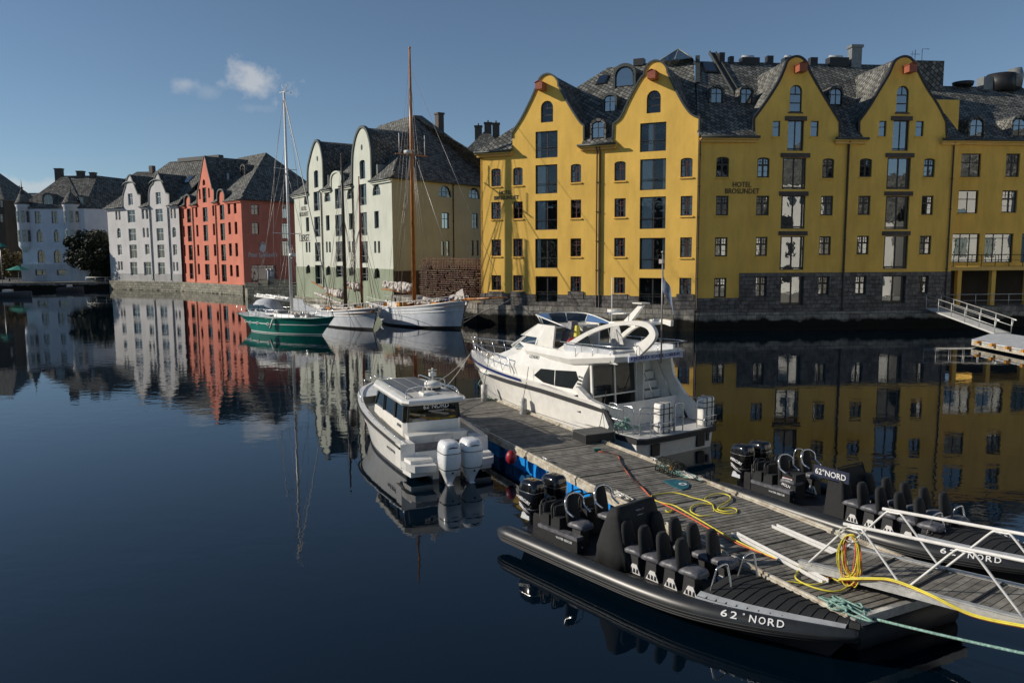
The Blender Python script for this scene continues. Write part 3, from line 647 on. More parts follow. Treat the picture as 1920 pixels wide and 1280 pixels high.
# glass pyramid and vents on the ridge
x0 = A.hit(1272, 115, y=yr).x; mb = MB(); zz = A.uv(1272, 92, yr)[1]
mb.loft([[(x0-1.6,yr-1.4,zr-0.3),(x0+1.6,yr-1.4,zr-0.3),(x0+1.6,yr+1.6,zr-0.3),(x0-1.6,yr+1.6,zr-0.3)],[(x0-.02,yr,zz),(x0+.02,yr,zz),(x0+.02,yr+.04,zz),(x0-.02,yr+.04,zz)]], 1, False)
for sx, sy in ((-1.6,-1.4),(1.6,-1.4),(1.6,1.6),(-1.6,1.6),(0,-1.4)): mb.tube([(x0+sx, yr+sy, zr-0.28), (x0, yr, zz)], 0.05, 6, 0)
mb.build('pyramid_skylight', ['frgrey', 'gB'], roofA)
for px, w_ in ((1199, 1.0),): x = A.hit(px, 120, y=yr).x; MB().box(x-w_/2, yr-0.4, zr-0.2, x+w_/2, yr+0.4, zr+0.45).build('roof_vent', 'black', roofA)
text('HOTEL', 1.15*S*0.95, 'dtext', A.root, frame_m((A.uv(948,361)[0], -0.02, A.uv(948,361)[1]), (1,0,0), (0,0,1)), height=0.36, off=0.012)
text('BROSUNDET', 2.3*S*0.93, 'dtext', A.root, frame_m((A.uv(949.5,370.5)[0], -0.02, A.uv(949.5,370.5)[1]), (1,0,0), (0,0,1)), height=0.36, off=0.012)
# wall signs: small spotlight above the doors is left to the photo's shadows
# ------------------------------------------------------------------ yellow hotel, shaded wing
B = Fac('hotel_building', 'yellow hotel wing in shade with two pointed gables, four storeys above a dark stone plinth', 'hotel', 1305, 55.6*S, 1785, 57.4*S)
HB = []
def WB(r, sty, arch=None, **k):
    R = B.rect(*r); P = window(B, R, sty, arch, 'frdark', 'gB', **k); HB.append(P); return R
for c in ([(1343,294,1367,332),(1342.5,367,1366,404),(1340.5,445,1364,481),(1339,521,1362,558)],
          [(1420,295,1443,333),(1418,367,1442,404),(1417,444,1439,480),(1416,518,1437,557)],
          [(1542,297,1564,334),(1539,367,1562,404),(1536,443,1558,478),(1534,518,1554,553)],
          [(1612,297,1635,332),(1609,367,1632,403),(1606.5,442,1629,477),(1603.5,517,1623.5,552)],
          [(1732,297,1753,332),(1728,367,1750,403),(1724,442,1746,477),(1720,517,1740,550)]):
    for i, r in enumerate(c): WB(r, 'S', 'a' if i == 0 else None, sill='yellow' if i < 3 else None)
def lintel(F, px, py, w_, h=0.36, y=-0.13):
    x, z = F.uv(px, py); MB().box(x-w_/2, y, z-h/2, x+w_/2, 0.05, z+h/2).build('lintel', 'lintel', F.root)
for r in ((1467,296,1511,355),(1464.5,367,1509.5,429),(1462.5,443,1507.5,506),(1462,518,1506,572),(1663,296,1707,355),(1660,368,1704,430),(1657,442,1702,504),(1653,517,1697,568)): WB(r, 'D')
for px, py in ((1491,291.5),(1488,363.3),(1486.5,437.5),(1687,291.5),(1684.5,363.3),(1680,437.5)): lintel(B, px, py, 2.55)
for r in ((1477,226,1507,283),(1674,226,1704,283)): WB(r, 'U')
for px in (1492, 1690.5): lintel(B, px, 222.5, 1.9)
for r in ((1449,227,1463,256),(1520,227,1535,256),(1648,227,1662,256),(1717,227,1732,256)): WB(r, 'N', sill='yellow')
WB((1481,159,1504,210), 'A', 'r', sill='lintel'); WB((1681,161,1704,211), 'A', 'r', sill='lintel')
LB = B.L; eB = B.uv(1360, 256)[1]
H1 = curve2(B, [[(1415,262),(1415,223)], [(1415,223),(1437,193),(1460,157),(1471.5,132),(1477,117),(1484,110),(1493,107.5),(1502,109.5),(1511,118),(1518,136),(1537,170),(1557,203),(1573,229)], [(1573,229),(1573,262)]])
H2 = curve2(B, [[(1612,262),(1612,228)], [(1612,228),(1630,203),(1650,170),(1668,140),(1677,119),(1685,111),(1695,107.5),(1705,109.5),(1713,118),(1719,132),(1737,167),(1757,197),(1773,229)], [(1773,229),(1774,262)]])
outl = [(0, 0.2), (LB, 0.2), (LB, eB)] + [p for p in reversed(H2)] + [(H2[0][0]-0.01, eB), (H1[-1][0]+0.01, eB)] + [p for p in reversed(H1)] + [(H1[0][0]-0.01, eB), (0, eB)]
zlow = B.uv(1345, 559)[1]; zhi = B.uv(1580, 511)[1]; xs_ = B.uv(1386, 530)[0]
outl[0] = (0, zlow); outl[1] = (xs_, zlow); outl.insert(2, (xs_, zhi)); outl.insert(3, (LB, zhi))
wall(B.root, 'wall', outl, HB, 'yellow')
zf = B.uv(1500, 584)[1]
wall(B.root, 'stone_base', [(0.0, zf), (LB, zf), (LB, zhi+0.02), (xs_, zhi+0.02), (xs_, zlow+0.02), (0.0, zlow+0.02)], HB, 'stone2', y=-0.08, rev=0.2, edge=0.06)
MB().box(0.03, -0.32, -1.5, LB, 0.3, zf).build('quay_footing', 'stone', B.root)
kB = 0.93; yb_ = -0.5; rb = B.hit(1480, 118.5, k=kB, ze=eB, y0=yb_); yrb = rb.y; zrb = rb.z
zB3 = eB+0.8*kB
def ovb(a, b): return [(a, yb_, eB), (b, yb_, eB), (b, 0.3, zB3), (a, 0.3, zB3)]
roofB = roofpoly(B, 'roof', [[(0.0, 0.3, zB3), (LB+0.1, 0.3, zB3), (LB+0.1, yrb, zrb), (yrb*th, yrb, zrb)], ovb(-0.1, H1[0][0]+0.03), ovb(H1[-1][0]-0.03, H2[0][0]+0.03), ovb(H2[-1][0]-0.03, LB+0.1), [(yrb*th, yrb, zrb), (LB+0.1, yrb, zrb), (LB+0.1, 2*yrb, eB), (2*yrb*th, 2*yrb, eB)]], 'slate')
gable_roof(B, H1, yrb-0.3, 'slate'); gable_roof(B, H2, yrb-0.3, 'slate')
strip(B, 'gable_coping', H1, 'black', -0.03, 0.16, -0.06, 0.28); strip(B, 'gable_coping', H2, 'black', -0.03, 0.16, -0.06, 0.28)
eaves(B, 0.1, H1[0][0]+0.2, eB, d=0.5); eaves(B, H1[-1][0]-0.5, H2[0][0]+0.5, eB-0.05); eaves(B, H2[-1][0]-0.6, LB+0.1, eB-0.05)
downpipe(B, 0.12, 0.9, eB-0.4); downpipe(B, B.uv(1585, 400)[0], 1.6, eB-0.4, r=0.09); downpipe(B, B.uv(1780, 400)[0], 1.6, eB-0.4)
mb = MB(); mb.box(LB-0.3, 0.003, -1, LB, yrb*2, eB-0.1); mb.slab([(LB, 0.3, eB-0.2), (LB, yrb*2-0.3, eB-0.2), (LB, yrb, zrb+0.25)], 0.3); mb.box(2*yrb*th, 2*yrb-0.3, -1, LB, 2*yrb, eB-0.1); mb.build('side_wall', 'yellow', B.root)
for (px, py) in ((1497,130), (1700,131)):
    x, z = B.uv(px, py); mb = MB(); mb.box(x-0.34, -0.95, z-0.36, x+0.34, 0.02, z+0.3, 0); mb.slab([(x-0.42,-1.0,z+0.26),(x,-1.0,z+0.44),(x,0,z+0.44),(x-0.42,0,z+0.26)], 0.05, 0); mb.slab([(x,-1.0,z+0.44),(x+0.42,-1.0,z+0.26),(x+0.42,0,z+0.26),(x,0,z+0.44)], 0.05, 0)
    mb.build('hoist_hood', 'hoist', B.root)
for px, py, ww, hh in ((1342,193,1.3,1.6),(1398,194,1.3,1.6),(1565,196,1.35,1.7)):
    p = onroof(B, px, py, kB, eB, yb_); dormer(B, roofB, p.x, p.y-0.1, p.z-0.1, ww, hh, kB, 'slate', 'frdark')
p = onroof(B, 1330, 128, kB, eB, yb_); skylight(roofB, p, 1.2, 1.7, kB)
# glazed upstand running down the hip between the two wings
a = onroof(B, 1330, 100, kB, eB, yb_); b = onroof(B, 1376, 178, kB, eB, yb_); mb = MB(); a.z += 0.08; b.z += 0.08
mb.bar(a, b, 0.12, 0.3, 0); mb.bar(a+Vector((0.6,0,-0.05)), b+Vector((0.6,0,-0.05)), 0.12, 0.3, 0); mb.bar(a+Vector((0.3,0,-0.05)), b+Vector((0.3,0,-0.05)), 0.45, 0.1, 1); mb.build('hip_rooflight', ['copper', 'black'], roofB)
a = B.hit(1308, 108, k=kB, ze=eB, y0=yb_); a.z += 0.1; b = B.hit(1308, 158, k=kB, ze=eB, y0=yb_); b.z += 0.1; MB().bar(a, b, 0.4, 0.2).build('roof_flashing', 'copper', roofB)
# chimneys, vents and ducts along the ridge
zc = lambda py, px=1480: B.uv(px, py, yrb)[1]; xc = lambda px: B.uv(px, 118, yrb)[0]
chimney(roofB, xc(1602), yrb, zrb-0.5, zc(86, 1602), 1.0, 0.8, 'ductgrey', 0)
for px, top, ww in ((1352,100,.5),(1370,107,.4),(1442,106,.6),(1524,109,.7)):
    MB().box(xc(px)-ww/2, yrb-0.3, zrb-0.3, xc(px)+ww/2, yrb+0.3, zc(top, px)).build('roof_vent', 'black', roofB)
for px, ww in ((1405,1.7),(1570,1.9),(1478,1.0)):
    x = xc(px); mb = MB(); mb.box(x-ww/2, yrb-0.4, zrb-0.3, x+ww/2, yrb+0.5, zc(107, px)-0.12, 0); mb.tube([(x-ww/2+0.1, yrb-0.1, zc(107, px)-0.1), (x+ww*0.2, yrb-0.1, zc(107, px)-0.1)], 0.22, 10, 1); mb.build('roof_duct', ['black', 'galv'], roofB)
x = xc(1715); z = zc(112, 1715); mb = MB(); mb.tube([(x,yrb,z-1),(x,yrb,z+0.9)], 0.03, 5); mb.tube([(x-0.5,yrb,z+0.5),(x+0.5,yrb,z+0.5)], 0.02, 5); mb.tube([(x+0.7,yrb,z-1),(x+0.7,yrb,z+1.0),(x+1.4,yrb,z+1.0)], 0.03, 5); mb.tube([(x-0.3,yrb,z+0.2),(x-0.3,yrb,z+0.8)], 0.02, 5); mb.build('roof_aerial', 'black', roofB)
text('HOTEL', 1.62, 'dtext', B.root, frame_m((B.uv(1391,346)[0], -0.025, B.uv(1391,346)[1]), (1,0,0), (0,0,1)), height=0.44, off=0.014)
text('BROSUNDET', 3.0, 'dtext', B.root, frame_m((B.uv(1391.5,358.5)[0], -0.025, B.uv(1391.5,358.5)[1]), (1,0,0), (0,0,1)), height=0.44, off=0.014)
# dark block behind the right-hand gable
bx0 = B.uv(1716, 130, yrb+1.5)[0]; bx1 = B.uv(1770, 130, yrb+1.5)[0]; zt = B.uv(1750, 114, yrb+1.5)[1]; mb = MB()
mb.box(bx0, yrb+1.5, eB, bx1, yrb+8, zt, 0); mb.slab([(bx1, yrb+1.5, zt-2.6), (bx1, yrb+8, zt-2.6), (bx1+2.6, yrb+8, zt-6.4), (bx1+2.6, yrb+1.5, zt-6.4)], 0.2, 0); mb.box(bx1, yrb+1.5, eB, bx1+0.3, yrb+8, zt-2.6)
mb.slab([(bx1+0.003, yrb+1.52, zt-2.6), (bx1+2.5, yrb+1.52, zt-6.3), (bx1+2.5, yrb+1.52, eB), (bx1+0.003, yrb+1.52, eB)][::-1], 0.2, 0)
mb.build('stair_tower', 'slate', roofB)
# ------------------------------------------------------------------ yellow building at the right edge
C = Fac('annex_building', 'yellow hotel annex at the right edge with a long balcony above a dark arcade', 'building', 1786, 57.4*S, 1960, 58.2*S, back=2.4)
HC = []; LC = 14.0
def WC(r, sty, arch=None, **k):
    R = C.rect(*r); HC.append(window(C, R, sty, arch, 'frdark', 'gB', **k)); return R
for r in ((1802,288,1839,332),(1797,357,1834,400)): WC(r, 'X', sill='yellow')
for r in ((1886,288,1912,332),(1879,357,1907,399)): WC(r, 'S', sill='yellow')
for r in ((1784,438,1836,492),(1846,438,1899,492),(1915,438,1950,492)): WC(r, 'C')
eC = C.uv(1850, 262)[1]; zbal = C.uv(1850, 499)[1]
wall(C.root, 'wall', [(-2, zbal), (LC, zbal), (LC, eC), (-2, eC)], HC, 'yellow')
mb = MB(); mb.box(-2.3, -1.4, zbal-0.35, LC, 0.0, zbal-0.02); mb.build('balcony_slab', 'soffit', C.root)
mb = MB(); x = -1.8
while x < LC: mb.tube([(x, -1.35, zbal), (x, -1.35, zbal+1.05)], 0.03, 6); x += 1.35
mb.tube([(-2, -1.35, zbal+1.05), (LC, -1.35, zbal+1.05)], 0.035, 6); mb.tube([(-2, -1.35, zbal+0.55), (LC, -1.35, zbal+0.55)], 0.018, 6); mb.build('balcony_rail', 'black', C.root)
mb = MB()
for px in (1796, 1860, 1925): x = C.uv(px, 530, -1.0)[0]; mb.box(x-0.2, -1.2, 0, x+0.2, -0.8, zbal-0.35)
mb.build('arcade_pillar', 'yellow', C.root)
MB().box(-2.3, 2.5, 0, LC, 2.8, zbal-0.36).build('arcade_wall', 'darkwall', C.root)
MB().box(LC-0.3, 0.01, 0, LC, 16, eC).build('side_wall', 'yellow', C.root)
kC = 0.75; pr = C.hit(1850, 163, k=kC, ze=eC, y0=-0.5)
roofC = roofpoly(C, 'roof', [[(-2.0, -0.5, eC), (LC, -0.5, eC), (LC, pr.y, pr.z), (-2.0, pr.y, pr.z)], [(-2, pr.y, pr.z), (LC, pr.y, pr.z), (LC, 2*pr.y, eC), (-2, 2*pr.y, eC)]], 'slate')
eaves(C, -1.9, LC, eC)
x, z = C.uv(1798, 188, -0.1); mb = MB(); mb.slab([(-2.0, -0.2, eC-0.3), (x, -0.2, eC-0.3), (x, -0.2, z), (-2.0, -0.2, z)], 0.3); mb.build('parapet_wall', 'yellow', C.root)
for px, py in ((1828,256),(1908,255)):
    p = onroof(C, px, py, kC, eC, -0.5); dormer(C, roofC, p.x, p.y-0.1, p.z-0.1, 1.6, 1.9, kC, 'slate', 'frdark')
mb = MB()
def duct(px, top, r, n=20): q = C.hit(px, 160, y=pr.y); z1 = C.uv(px, top, pr.y)[1]; return q.x, z1
x, z1 = duct(1823, 155, 1); mb.tube([(x-1.0,pr.y,pr.z),(x-1.0,pr.y,z1)], [0.9, 1.0], 18, 1)
x, z1 = duct(1850, 146, 1); mb.box(x-0.7, pr.y-0.5, pr.z-0.4, x+0.7, pr.y+0.5, z1, 0)
x, z1 = duct(1876, 140, 1); mb.tube([(x,pr.y,pr.z-0.5),(x,pr.y,z1)], [1.3, 1.3], 20, 1)
x, z1 = duct(1897, 130, 1); mb.tube([(x,pr.y-0.3,z1-1.9),(x+0.1,pr.y-0.3,z1-0.7),(x,pr.y-0.3,z1)], [0.7, 0.75, 0.6], 16, 0)
mb.build('ventilation_duct', ['ductgrey', 'black'], roofC)
# ------------------------------------------------------------------ pale green warehouse (corner house)
def zpx(x0, y0, x1, y1, ox, oy, k): return (ox+x0/k, oy+y0/k, ox+x1/k, oy+y1/k)
T = Fac('warehouse_building', 'pale green warehouse with two rounded gables and an olive side wall, behind the sailing ships', 'building', 555, 97.6*S, 737, 76*S, py=480)
HT = []
def WT(a, sty, arch=None, gl='gF', fr='frgrey', q=2):
    oy = 160 if q == 2 else 360
    R = T.rect(*zpx(*a, 420, oy, 4)); HT.append(window(T, R, sty, arch, fr, gl, dep=0.22)); return R
z2 = lambda y: y; d3 = 800   # second-zoom rows can run past the first: y3+800
for a in ((600,820,635,895),(752,795,797,873),(922,770,970,853),(1113,738,1172,825)): WT(a, 'H', 'r')
for a in ((615,990,638,1098),(765,975,792,1090),(937,960,963,1083),(1128,943,1162,1073)): WT(a, 'O')
for a in ((613,1175,627,1252),(635,1175,648,1252),(765,1173,778,1253),(787,1173,801,1253),(935,1170,949,1253),(960,1170,975,1253),(1126,1168,1142,1257),(1154,1168,1171,1257)): WT(a, 'O')
for a in ((618,1345,650,1412),(768,1353,803,1425),(940,1360,975,1428),(1130,1370,1172,1450)): WT(a, 'O', 'r')
for a in ((675,637,707,768),(1017,560,1058,703)): WT(a, 'O', 'a')
for a in ((673,797,717,942),(678,985,722,1137),(683,1178,725,1322),(688,1348,735,1492),(832,772,888,925),(835,970,892,1132),(840,1172,897,1325),(843,1353,900,1440),(1020,740,1068,900),(1020,953,1073,1127),(1025,1170,1080,1335),(1030,1365,1082,1470)): WT(a, 'B')
LT = T.L
TG1 = curve2(T, [[(578,352),(578,327)], [(578,327),(579,312),(584,290),(588,276),(592.5,266),(597,268),(601,277),(605,300),(606,322)], [(606,322),(606.5,350)]])
TG2 = curve2(T, [[(661.5,342),(662,310)], [(662,310),(663,285),(668,258),(674,244),(679,240),(685,243.5),(690,254),(695,279),(696.5,318)], [(696.5,318),(697,338)]])
TG3 = curve2(T, [[(621.5,349),(621.5,337)], [(621.5,337),(624,328),(631,323.5),(638,326.5),(641,335)], [(641,335),(641,347)]])
eT = T.uv(715, 336)[1]
for g in (TG1, TG2, TG3): g[0] = (g[0][0], eT); g[-1] = (g[-1][0], eT)
zbT = T.uv(640, 502)[1]
outl = [(0, zbT), (LT, zbT), (LT, eT)] + TG2[::-1] + TG3[::-1] + TG1[::-1] + [(0, eT)]
wall(T.root, 'wall', outl, HT, 'mint', rev=0.3)
wall(T.root, 'plinth', [(-0.02, 0.6), (LT+0.02, 0.6), (LT+0.02, zbT+0.02), (-0.02, zbT+0.02)], HT, 'mintbase', y=-0.06, rev=0.3, edge=0.05)
W2 = 18.0   # side wall runs back from the corner
kT = 0.95; e1 = -0.4
rp = T.hit(775, 216, k=kT, ze=eT, y0=e1); yrT = rp.y; zrT = rp.z; xr = rp.x
def ovr(F, a, b, e, k, ze, y0=-0.4): return [(a, y0, ze), (b, y0, ze), (b, 0.3, ze+(0.3-y0)*k), (a, 0.3, ze+(0.3-y0)*k)]
z3T = eT+0.7*kT; lx = 9.0
roofT = roofpoly(T, 'roof', [[(0.4, 0.3, z3T), (LT-0.3, 0.3, z3T), (xr, yrT, zrT), (lx, yrT, zrT)], ovr(T, -0.4, TG1[0][0], 0, kT, eT), ovr(T, TG1[-1][0], TG3[0][0], 0, kT, eT), ovr(T, TG3[-1][0], TG2[0][0], 0, kT, eT), ovr(T, TG2[-1][0], LT+0.4, 0, kT, eT),
 [(-0.4, 2*yrT, eT), (-0.4, e1, eT), (lx, yrT, zrT)], [(LT+0.4, 2*yrT, eT), (-0.4, 2*yrT, eT), (lx, yrT, zrT), (xr, yrT, zrT)]], 'slate')
for g in (TG1, TG2): gable_roof(T, g, (7.0 if g is TG2 else 9.0), 'slate'); strip(T, 'gable_coping', g, 'copper', -0.02, 0.3, -0.15)
gable_roof(T, TG3, 4, 'slate'); strip(T, 'gable_coping', TG3, 'mint', -0.02, 0.22, -0.15)
for a, b in ((-0.4, TG1[0][0]), (TG1[-1][0], TG3[0][0]), (TG3[-1][0], TG2[0][0]), (TG2[-1][0], LT+0.3)): eaves(T, a, b, eT, 'mint', 0.4)
for px in (605, 664): downpipe(T, T.uv(px, 430)[0], 2.0, eT-0.3, r=0.09)
for g in (TG1, TG2):
    i = max(range(len(g)), key=lambda i: g[i][1]); x, z = g[i]; MB().loft([[(x+r*cos(a)*0.7, yy, z-2.3+r*sin(a)) for a in [2*pi*j/12 for j in range(12)]] for r, yy in ((0.36, 0.0), (0.36, -0.03))], 0, False).build('gable_oculus', 'black', T.root)
    MB().box(g[-1][0]-0.1, 0.35, eT, g[-1][0]+0.9, 2.6, eT+1.9).build('gable_dormer', 'frgrey', T.root)
text('HOTEL', 2.1, 'dtext', T.root, frame_m((T.uv(570,391)[0], -0.03, T.uv(570,391)[1]), (1,0,0), (0,0,1)), height=0.6)
text('BROSUNDET', 3.5, 'dtext', T.root, frame_m((T.uv(570,401.5)[0], -0.03, T.uv(570,401.5)[1]), (1,0,0), (0,0,1)), height=0.6)
text('T.BERSET.', 4.3, 'dtext', T.root, frame_m((T.uv(571,446)[0], -0.03, T.uv(571,446)[1]), (1,0,0), (0,0,1)), height=1.0)
# olive side wall as a facade of its own, parented under the same house
TS = Fac('tmp', None, None, 737, 76*S, 903, 86*S, py=480); ts = TS.root
class Sub: pass
side = empty('side_wall_group'); bpy.data.objects.remove(side)
HS = []
def local(F, o):   # put objects built in frame F under T
    pass
keep = set(bpy.data.objects)
for a, st, ar in (((1610,752,1705,837),'H','r'),((1837,768,1920,850),'H','r'),((1635,955,1688,1075),'X',None),((1860,960,1907,1075),'X',None),((1632,1167,1652,1280),'O',None),((1670,1167,1692,1280),'O',None),((1855,1163,1875,1278),'O',None),((1893,1163,1912,1278),'O',None)):
    R = TS.rect(*zpx(*a, 420, 160, 4)); HS.append(window(TS, R, st, ar, 'frdark', 'gF', dep=0.18))
LS = TS.L+8; zb2 = TS.uv(800, 507)[1]
wall(TS.root, 'side_wall', [(0, zb2), (LS, zb2), (LS, eT), (0, eT)], HS, 'olive', rev=0.3)
wall(TS.root, 'plinth', [(0, 0.6), (LS, 0.6), (LS, zb2+0.02), (0, zb2+0.02)], [], 'darkwall', y=-0.05, edge=0.05)
downpipe(TS, TS.uv(849.5, 430)[0], 2.0, eT-0.2, 'black')
mb = MB(); mb.tube([(-0.2, -0.35, eT-0.05), (LS, -0.35, eT-0.05)], 0.12, 8); mb.build('gutter', 'copper', TS.root)
MI = Matrix.Translation(T.o) @ Matrix.Rotation(T.rz, 4, 'Z'); MS = Matrix.Translation(TS.o) @ Matrix.Rotation(TS.rz, 4, 'Z')
for o in list(children(TS.root)):
    o.parent = T.root; o.matrix_parent_inverse = Matrix.Identity(4); o.matrix_local = MI.inverted() @ MS
bpy.data.objects.remove(TS.root)
# the roof plane over the side wall follows it: extra slope between both walls
pr_ = lambda x, y, z: tuple((MI.inverted() @ MS @ Vector((x, y, z))))
a0 = pr_(0, -0.45, eT); a1 = pr_(LS, -0.45, eT)
b1 = T.hit(857, 267, y=yrT+6); zr2 = T.uv(791, 217, yrT+2)[1]
pa = T.hit(776, 216, y=yrT); pb = T.hit(791, 217, y=yrT+2.0); pc = T.hit(905, 300, y=yrT+12)
roofpoly(T, 'side_roof', [[a0, a1, (pb.x, pb.y, pb.z), (pa.x, pa.y, pa.z)], [(LT+0.2, e1+0.15, eT), a0, (pa.x, pa.y, pa.z), (xr, yrT, zrT)]], 'slate', 0.15)
q = T.hit(824, 240, y=yrT+6); chimney(roofT, q.x, yrT+6, q.z-4, T.uv(824, 212, yrT+6)[1], 1.0, 0.9, 'lintel', 0)
def dark_interior(F, x0, x1, z0, z1, y=1.5):  # back wall and floors coloured dark to stand in for unlit rooms
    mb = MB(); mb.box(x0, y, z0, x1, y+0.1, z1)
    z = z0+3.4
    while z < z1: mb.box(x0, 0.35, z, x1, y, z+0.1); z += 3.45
    mb.build('dark_interior', 'darkwall', F.root)
dark_interior(A, 0.3, L-0.3, 1.6, eA-0.2); dark_interior(B, 0.3, LB-0.3, 1.6, eB-0.2); dark_interior(C, -1.5, LC-0.5, zbal, eC); dark_interior(T, 0.3, LT-0.5, 1.6, eT-0.2)
# ------------------------------------------------------------------ salmon red warehouse
Rd = Fac('warehouse_building', 'salmon red warehouse with one steep pointed gable and a dark red side wall', 'building', 340, 124*S, 456, 109*S, py=480)
HR = []
def WR(a, sty, arch=None, F=Rd, H=HR, fr='frgreen', gl='gF'):
    R = F.rect(*zpx(*a, 0, 280, 4)); H.append(window(F, R, sty, arch, fr, gl, dep=0.2))
for a in ((1366,447,1380,520),(1371,575,1386,657),(1376,717,1392,800),(1383,855,1398,930),(1465,437,1481,510),(1472,567,1488,655),(1479,715,1495,800),(1484,857,1500,938),(1592,420,1607,500),(1597,557,1613,645),(1604,712,1622,800),(1610,863,1627,945),(1707,405,1727,487),(1718,705,1740,800),(1753,400,1773,482),(1765,703,1785,803),(1492,298,1504,375),(1561,290,1573,363)): WR(a, 'N')
for a in ((1713,545,1732,638),(1725,865,1745,952),(1760,542,1780,637),(1770,867,1792,958)): WR(a, 'N', 'a')
for a in ((1402,445,1432,550),(1408,573,1438,692),(1416,718,1446,832),(1422,855,1450,972),(1519,287,1548,400),(1521,435,1557,543),(1527,567,1560,688),(1534,720,1568,835),(1539,860,1573,980),(1648,415,1682,528),(1653,555,1688,683),(1659,713,1694,837),(1663,863,1699,992)): WR(a, 'B')
WR((1519,225,1538,270), 'O', 'r')
q4 = lambda *P: [(x/4, 280+y/4) for x, y in P]
RG = curve2(Rd, [q4((1480,400),(1480,330)), q4((1480,330),(1495,262),(1512,160),(1528,64),(1538,64),(1556,150),(1580,250),(1590,298)), q4((1590,300),(1604,310),(1604,395))])
RD1 = curve2(Rd, [q4((1393,405),(1393,375)), q4((1393,375),(1400,355),(1413,347),(1427,355),(1434,370)), q4((1434,370),(1434,400))])
RD2 = curve2(Rd, [q4((1640,385),(1640,350)), q4((1640,350),(1645,318),(1662,307),(1680,315),(1690,345)), q4((1690,345),(1690,380))])
eR = Rd.uv(395, 380)[1]; LR = Rd.L
for g in (RG, RD1, RD2): g[0] = (g[0][0], eR); g[-1] = (g[-1][0], eR)
wall(Rd.root, 'wall', [(0, 1.6), (LR, 1.6), (LR, eR)] + RD2[::-1] + RG[::-1] + RD1[::-1] + [(0, eR)], HR, 'red', rev=0.3)
kR = 0.95; rp = Rd.hit(499, 286, k=kR, ze=eR, y0=-0.4); yrR, zrR = rp.y, rp.z; x9 = rp.x; z3 = eR+0.7*kR
roofR = roofpoly(Rd, 'roof', [[(0.3, 0.3, z3), (LR-0.3, 0.3, z3), (x9, yrR, zrR), (6, yrR, zrR)], ovr(Rd, -0.3, RD1[0][0], 0, kR, eR), ovr(Rd, RD1[-1][0], RG[0][0], 0, kR, eR), ovr(Rd, RG[-1][0], RD2[0][0], 0, kR, eR), ovr(Rd, RD2[-1][0], LR+0.4, 0, kR, eR),
    [(LR+0.4, -0.4, eR), (LR+0.4, 2*yrR, eR), (x9, yrR, zrR)], [(-0.3, 2*yrR, eR), (-0.3, -0.4, eR), (6, yrR, zrR)], [(LR+0.4, 2*yrR, eR), (-0.3, 2*yrR, eR), (6, yrR, zrR), (x9, yrR, zrR)]], 'slate')
gable_roof(Rd, RG, (max(p[1] for p in RG)-eR)/kR+0.5, 'slate'); strip(Rd, 'gable_coping', RG, 'copper', -0.02, 0.18)
for g in (RD1, RD2): gable_roof(Rd, g, 5, 'slate'); strip(Rd, 'gable_coping', g, 'copper', -0.02, 0.25, -0.3)
for a, b in ((-0.3, RD1[0][0]), (RD1[-1][0], RG[0][0]), (RG[-1][0], RD2[0][0]), (RD2[-1][0], LR+0.3)): eaves(Rd, a, b, eR, 'red', 0.4)
for px in (365, 408): downpipe(Rd, Rd.uv(px, 460)[0], 1.8, eR-0.3, 'darkwall', r=0.09)
p = Rd.hit(459, 326, k=kR, ze=eR, y0=-0.4); dormer(Rd, roofR, p.x, p.y-0.3, p.z-0.2, 1.8, 1.9, kR, 'slate')
p = Rd.hit(428, 343, k=kR, ze=eR, y0=-0.4); mb = MB(); mb.cyl((p.x, p.y, p.z-0.5), 0.22, 2.2, 8); mb.build('flue_pipe', 'galv', roofR)
# side wall of the red house (its own holes, drawn in the x=LR plane)
RS = Fac('tmp', None, None, 456, 109*S, 556, 116*S, py=480); HH = []
for a in ((205,895,260,970),(210,1030,262,1117)): R = RS.rect(*zpx(*a, 420, 160, 4)); HH.append(window(RS, R, 'X', None, 'frgreen', 'gF', dep=0.15))
for a in ((437,893,487,997),(437,1035,487,1150),(440,1168,490,1280)): R = RS.rect(*zpx(*a, 420, 160, 4)); HH.append(window(RS, R, 'C', None, 'frgreen', 'gF', dep=0.15))
R = RS.rect(471, 497, 518, 527); HH.append(window(RS, R, 'C', None, 'frdark', 'gF', dep=0.4, name='garage_door'))
wall(RS.root, 'side_wall', [(0, 1.6), (RS.L+6, 1.6), (RS.L+6, eR), (0, eR)], HH, 'red', rev=0.4)
x, z = RS.uv(493, 478.5); text("Peter Spjelkavik's", RS.uv(520, 478)[0]-RS.uv(466, 478)[0], 'wtext', RS.root, frame_m((x, -0.04, z), (1,0,0), (0,0,1)), height=1.1, off=0.008, shear=0.15)
x, z = RS.uv(492.5, 465); mb = MB(); mb.loft([[(x+0.62*r*cos(a)+0.1*sin(3*a), yy, z+0.75*r*sin(a)) for a in [2*pi*j/14 for j in range(14)]] for r, yy in ((1,-0.04),(0.96,-0.06))], 0, False); mb.tube([(x-0.5,-0.07,z+0.7),(x-0.1,-0.07,z+1.0),(x+0.45,-0.07,z+0.75)], 0.09, 5); mb.build('wall_emblem', 'wtext', RS.root)
MI2 = Matrix.Translation(Rd.o) @ Matrix.Rotation(Rd.rz, 4, 'Z'); MS2 = Matrix.Translation(RS.o) @ Matrix.Rotation(RS.rz, 4, 'Z')
for o in list(children(RS.root)): o.parent = Rd.root; o.matrix_local = MI2.inverted() @ MS2
bpy.data.objects.remove(RS.root)
MB().box(-0.05, 0.01, 1, 0.2, 2*yrR, eR).build('party_wall', 'red', Rd.root)
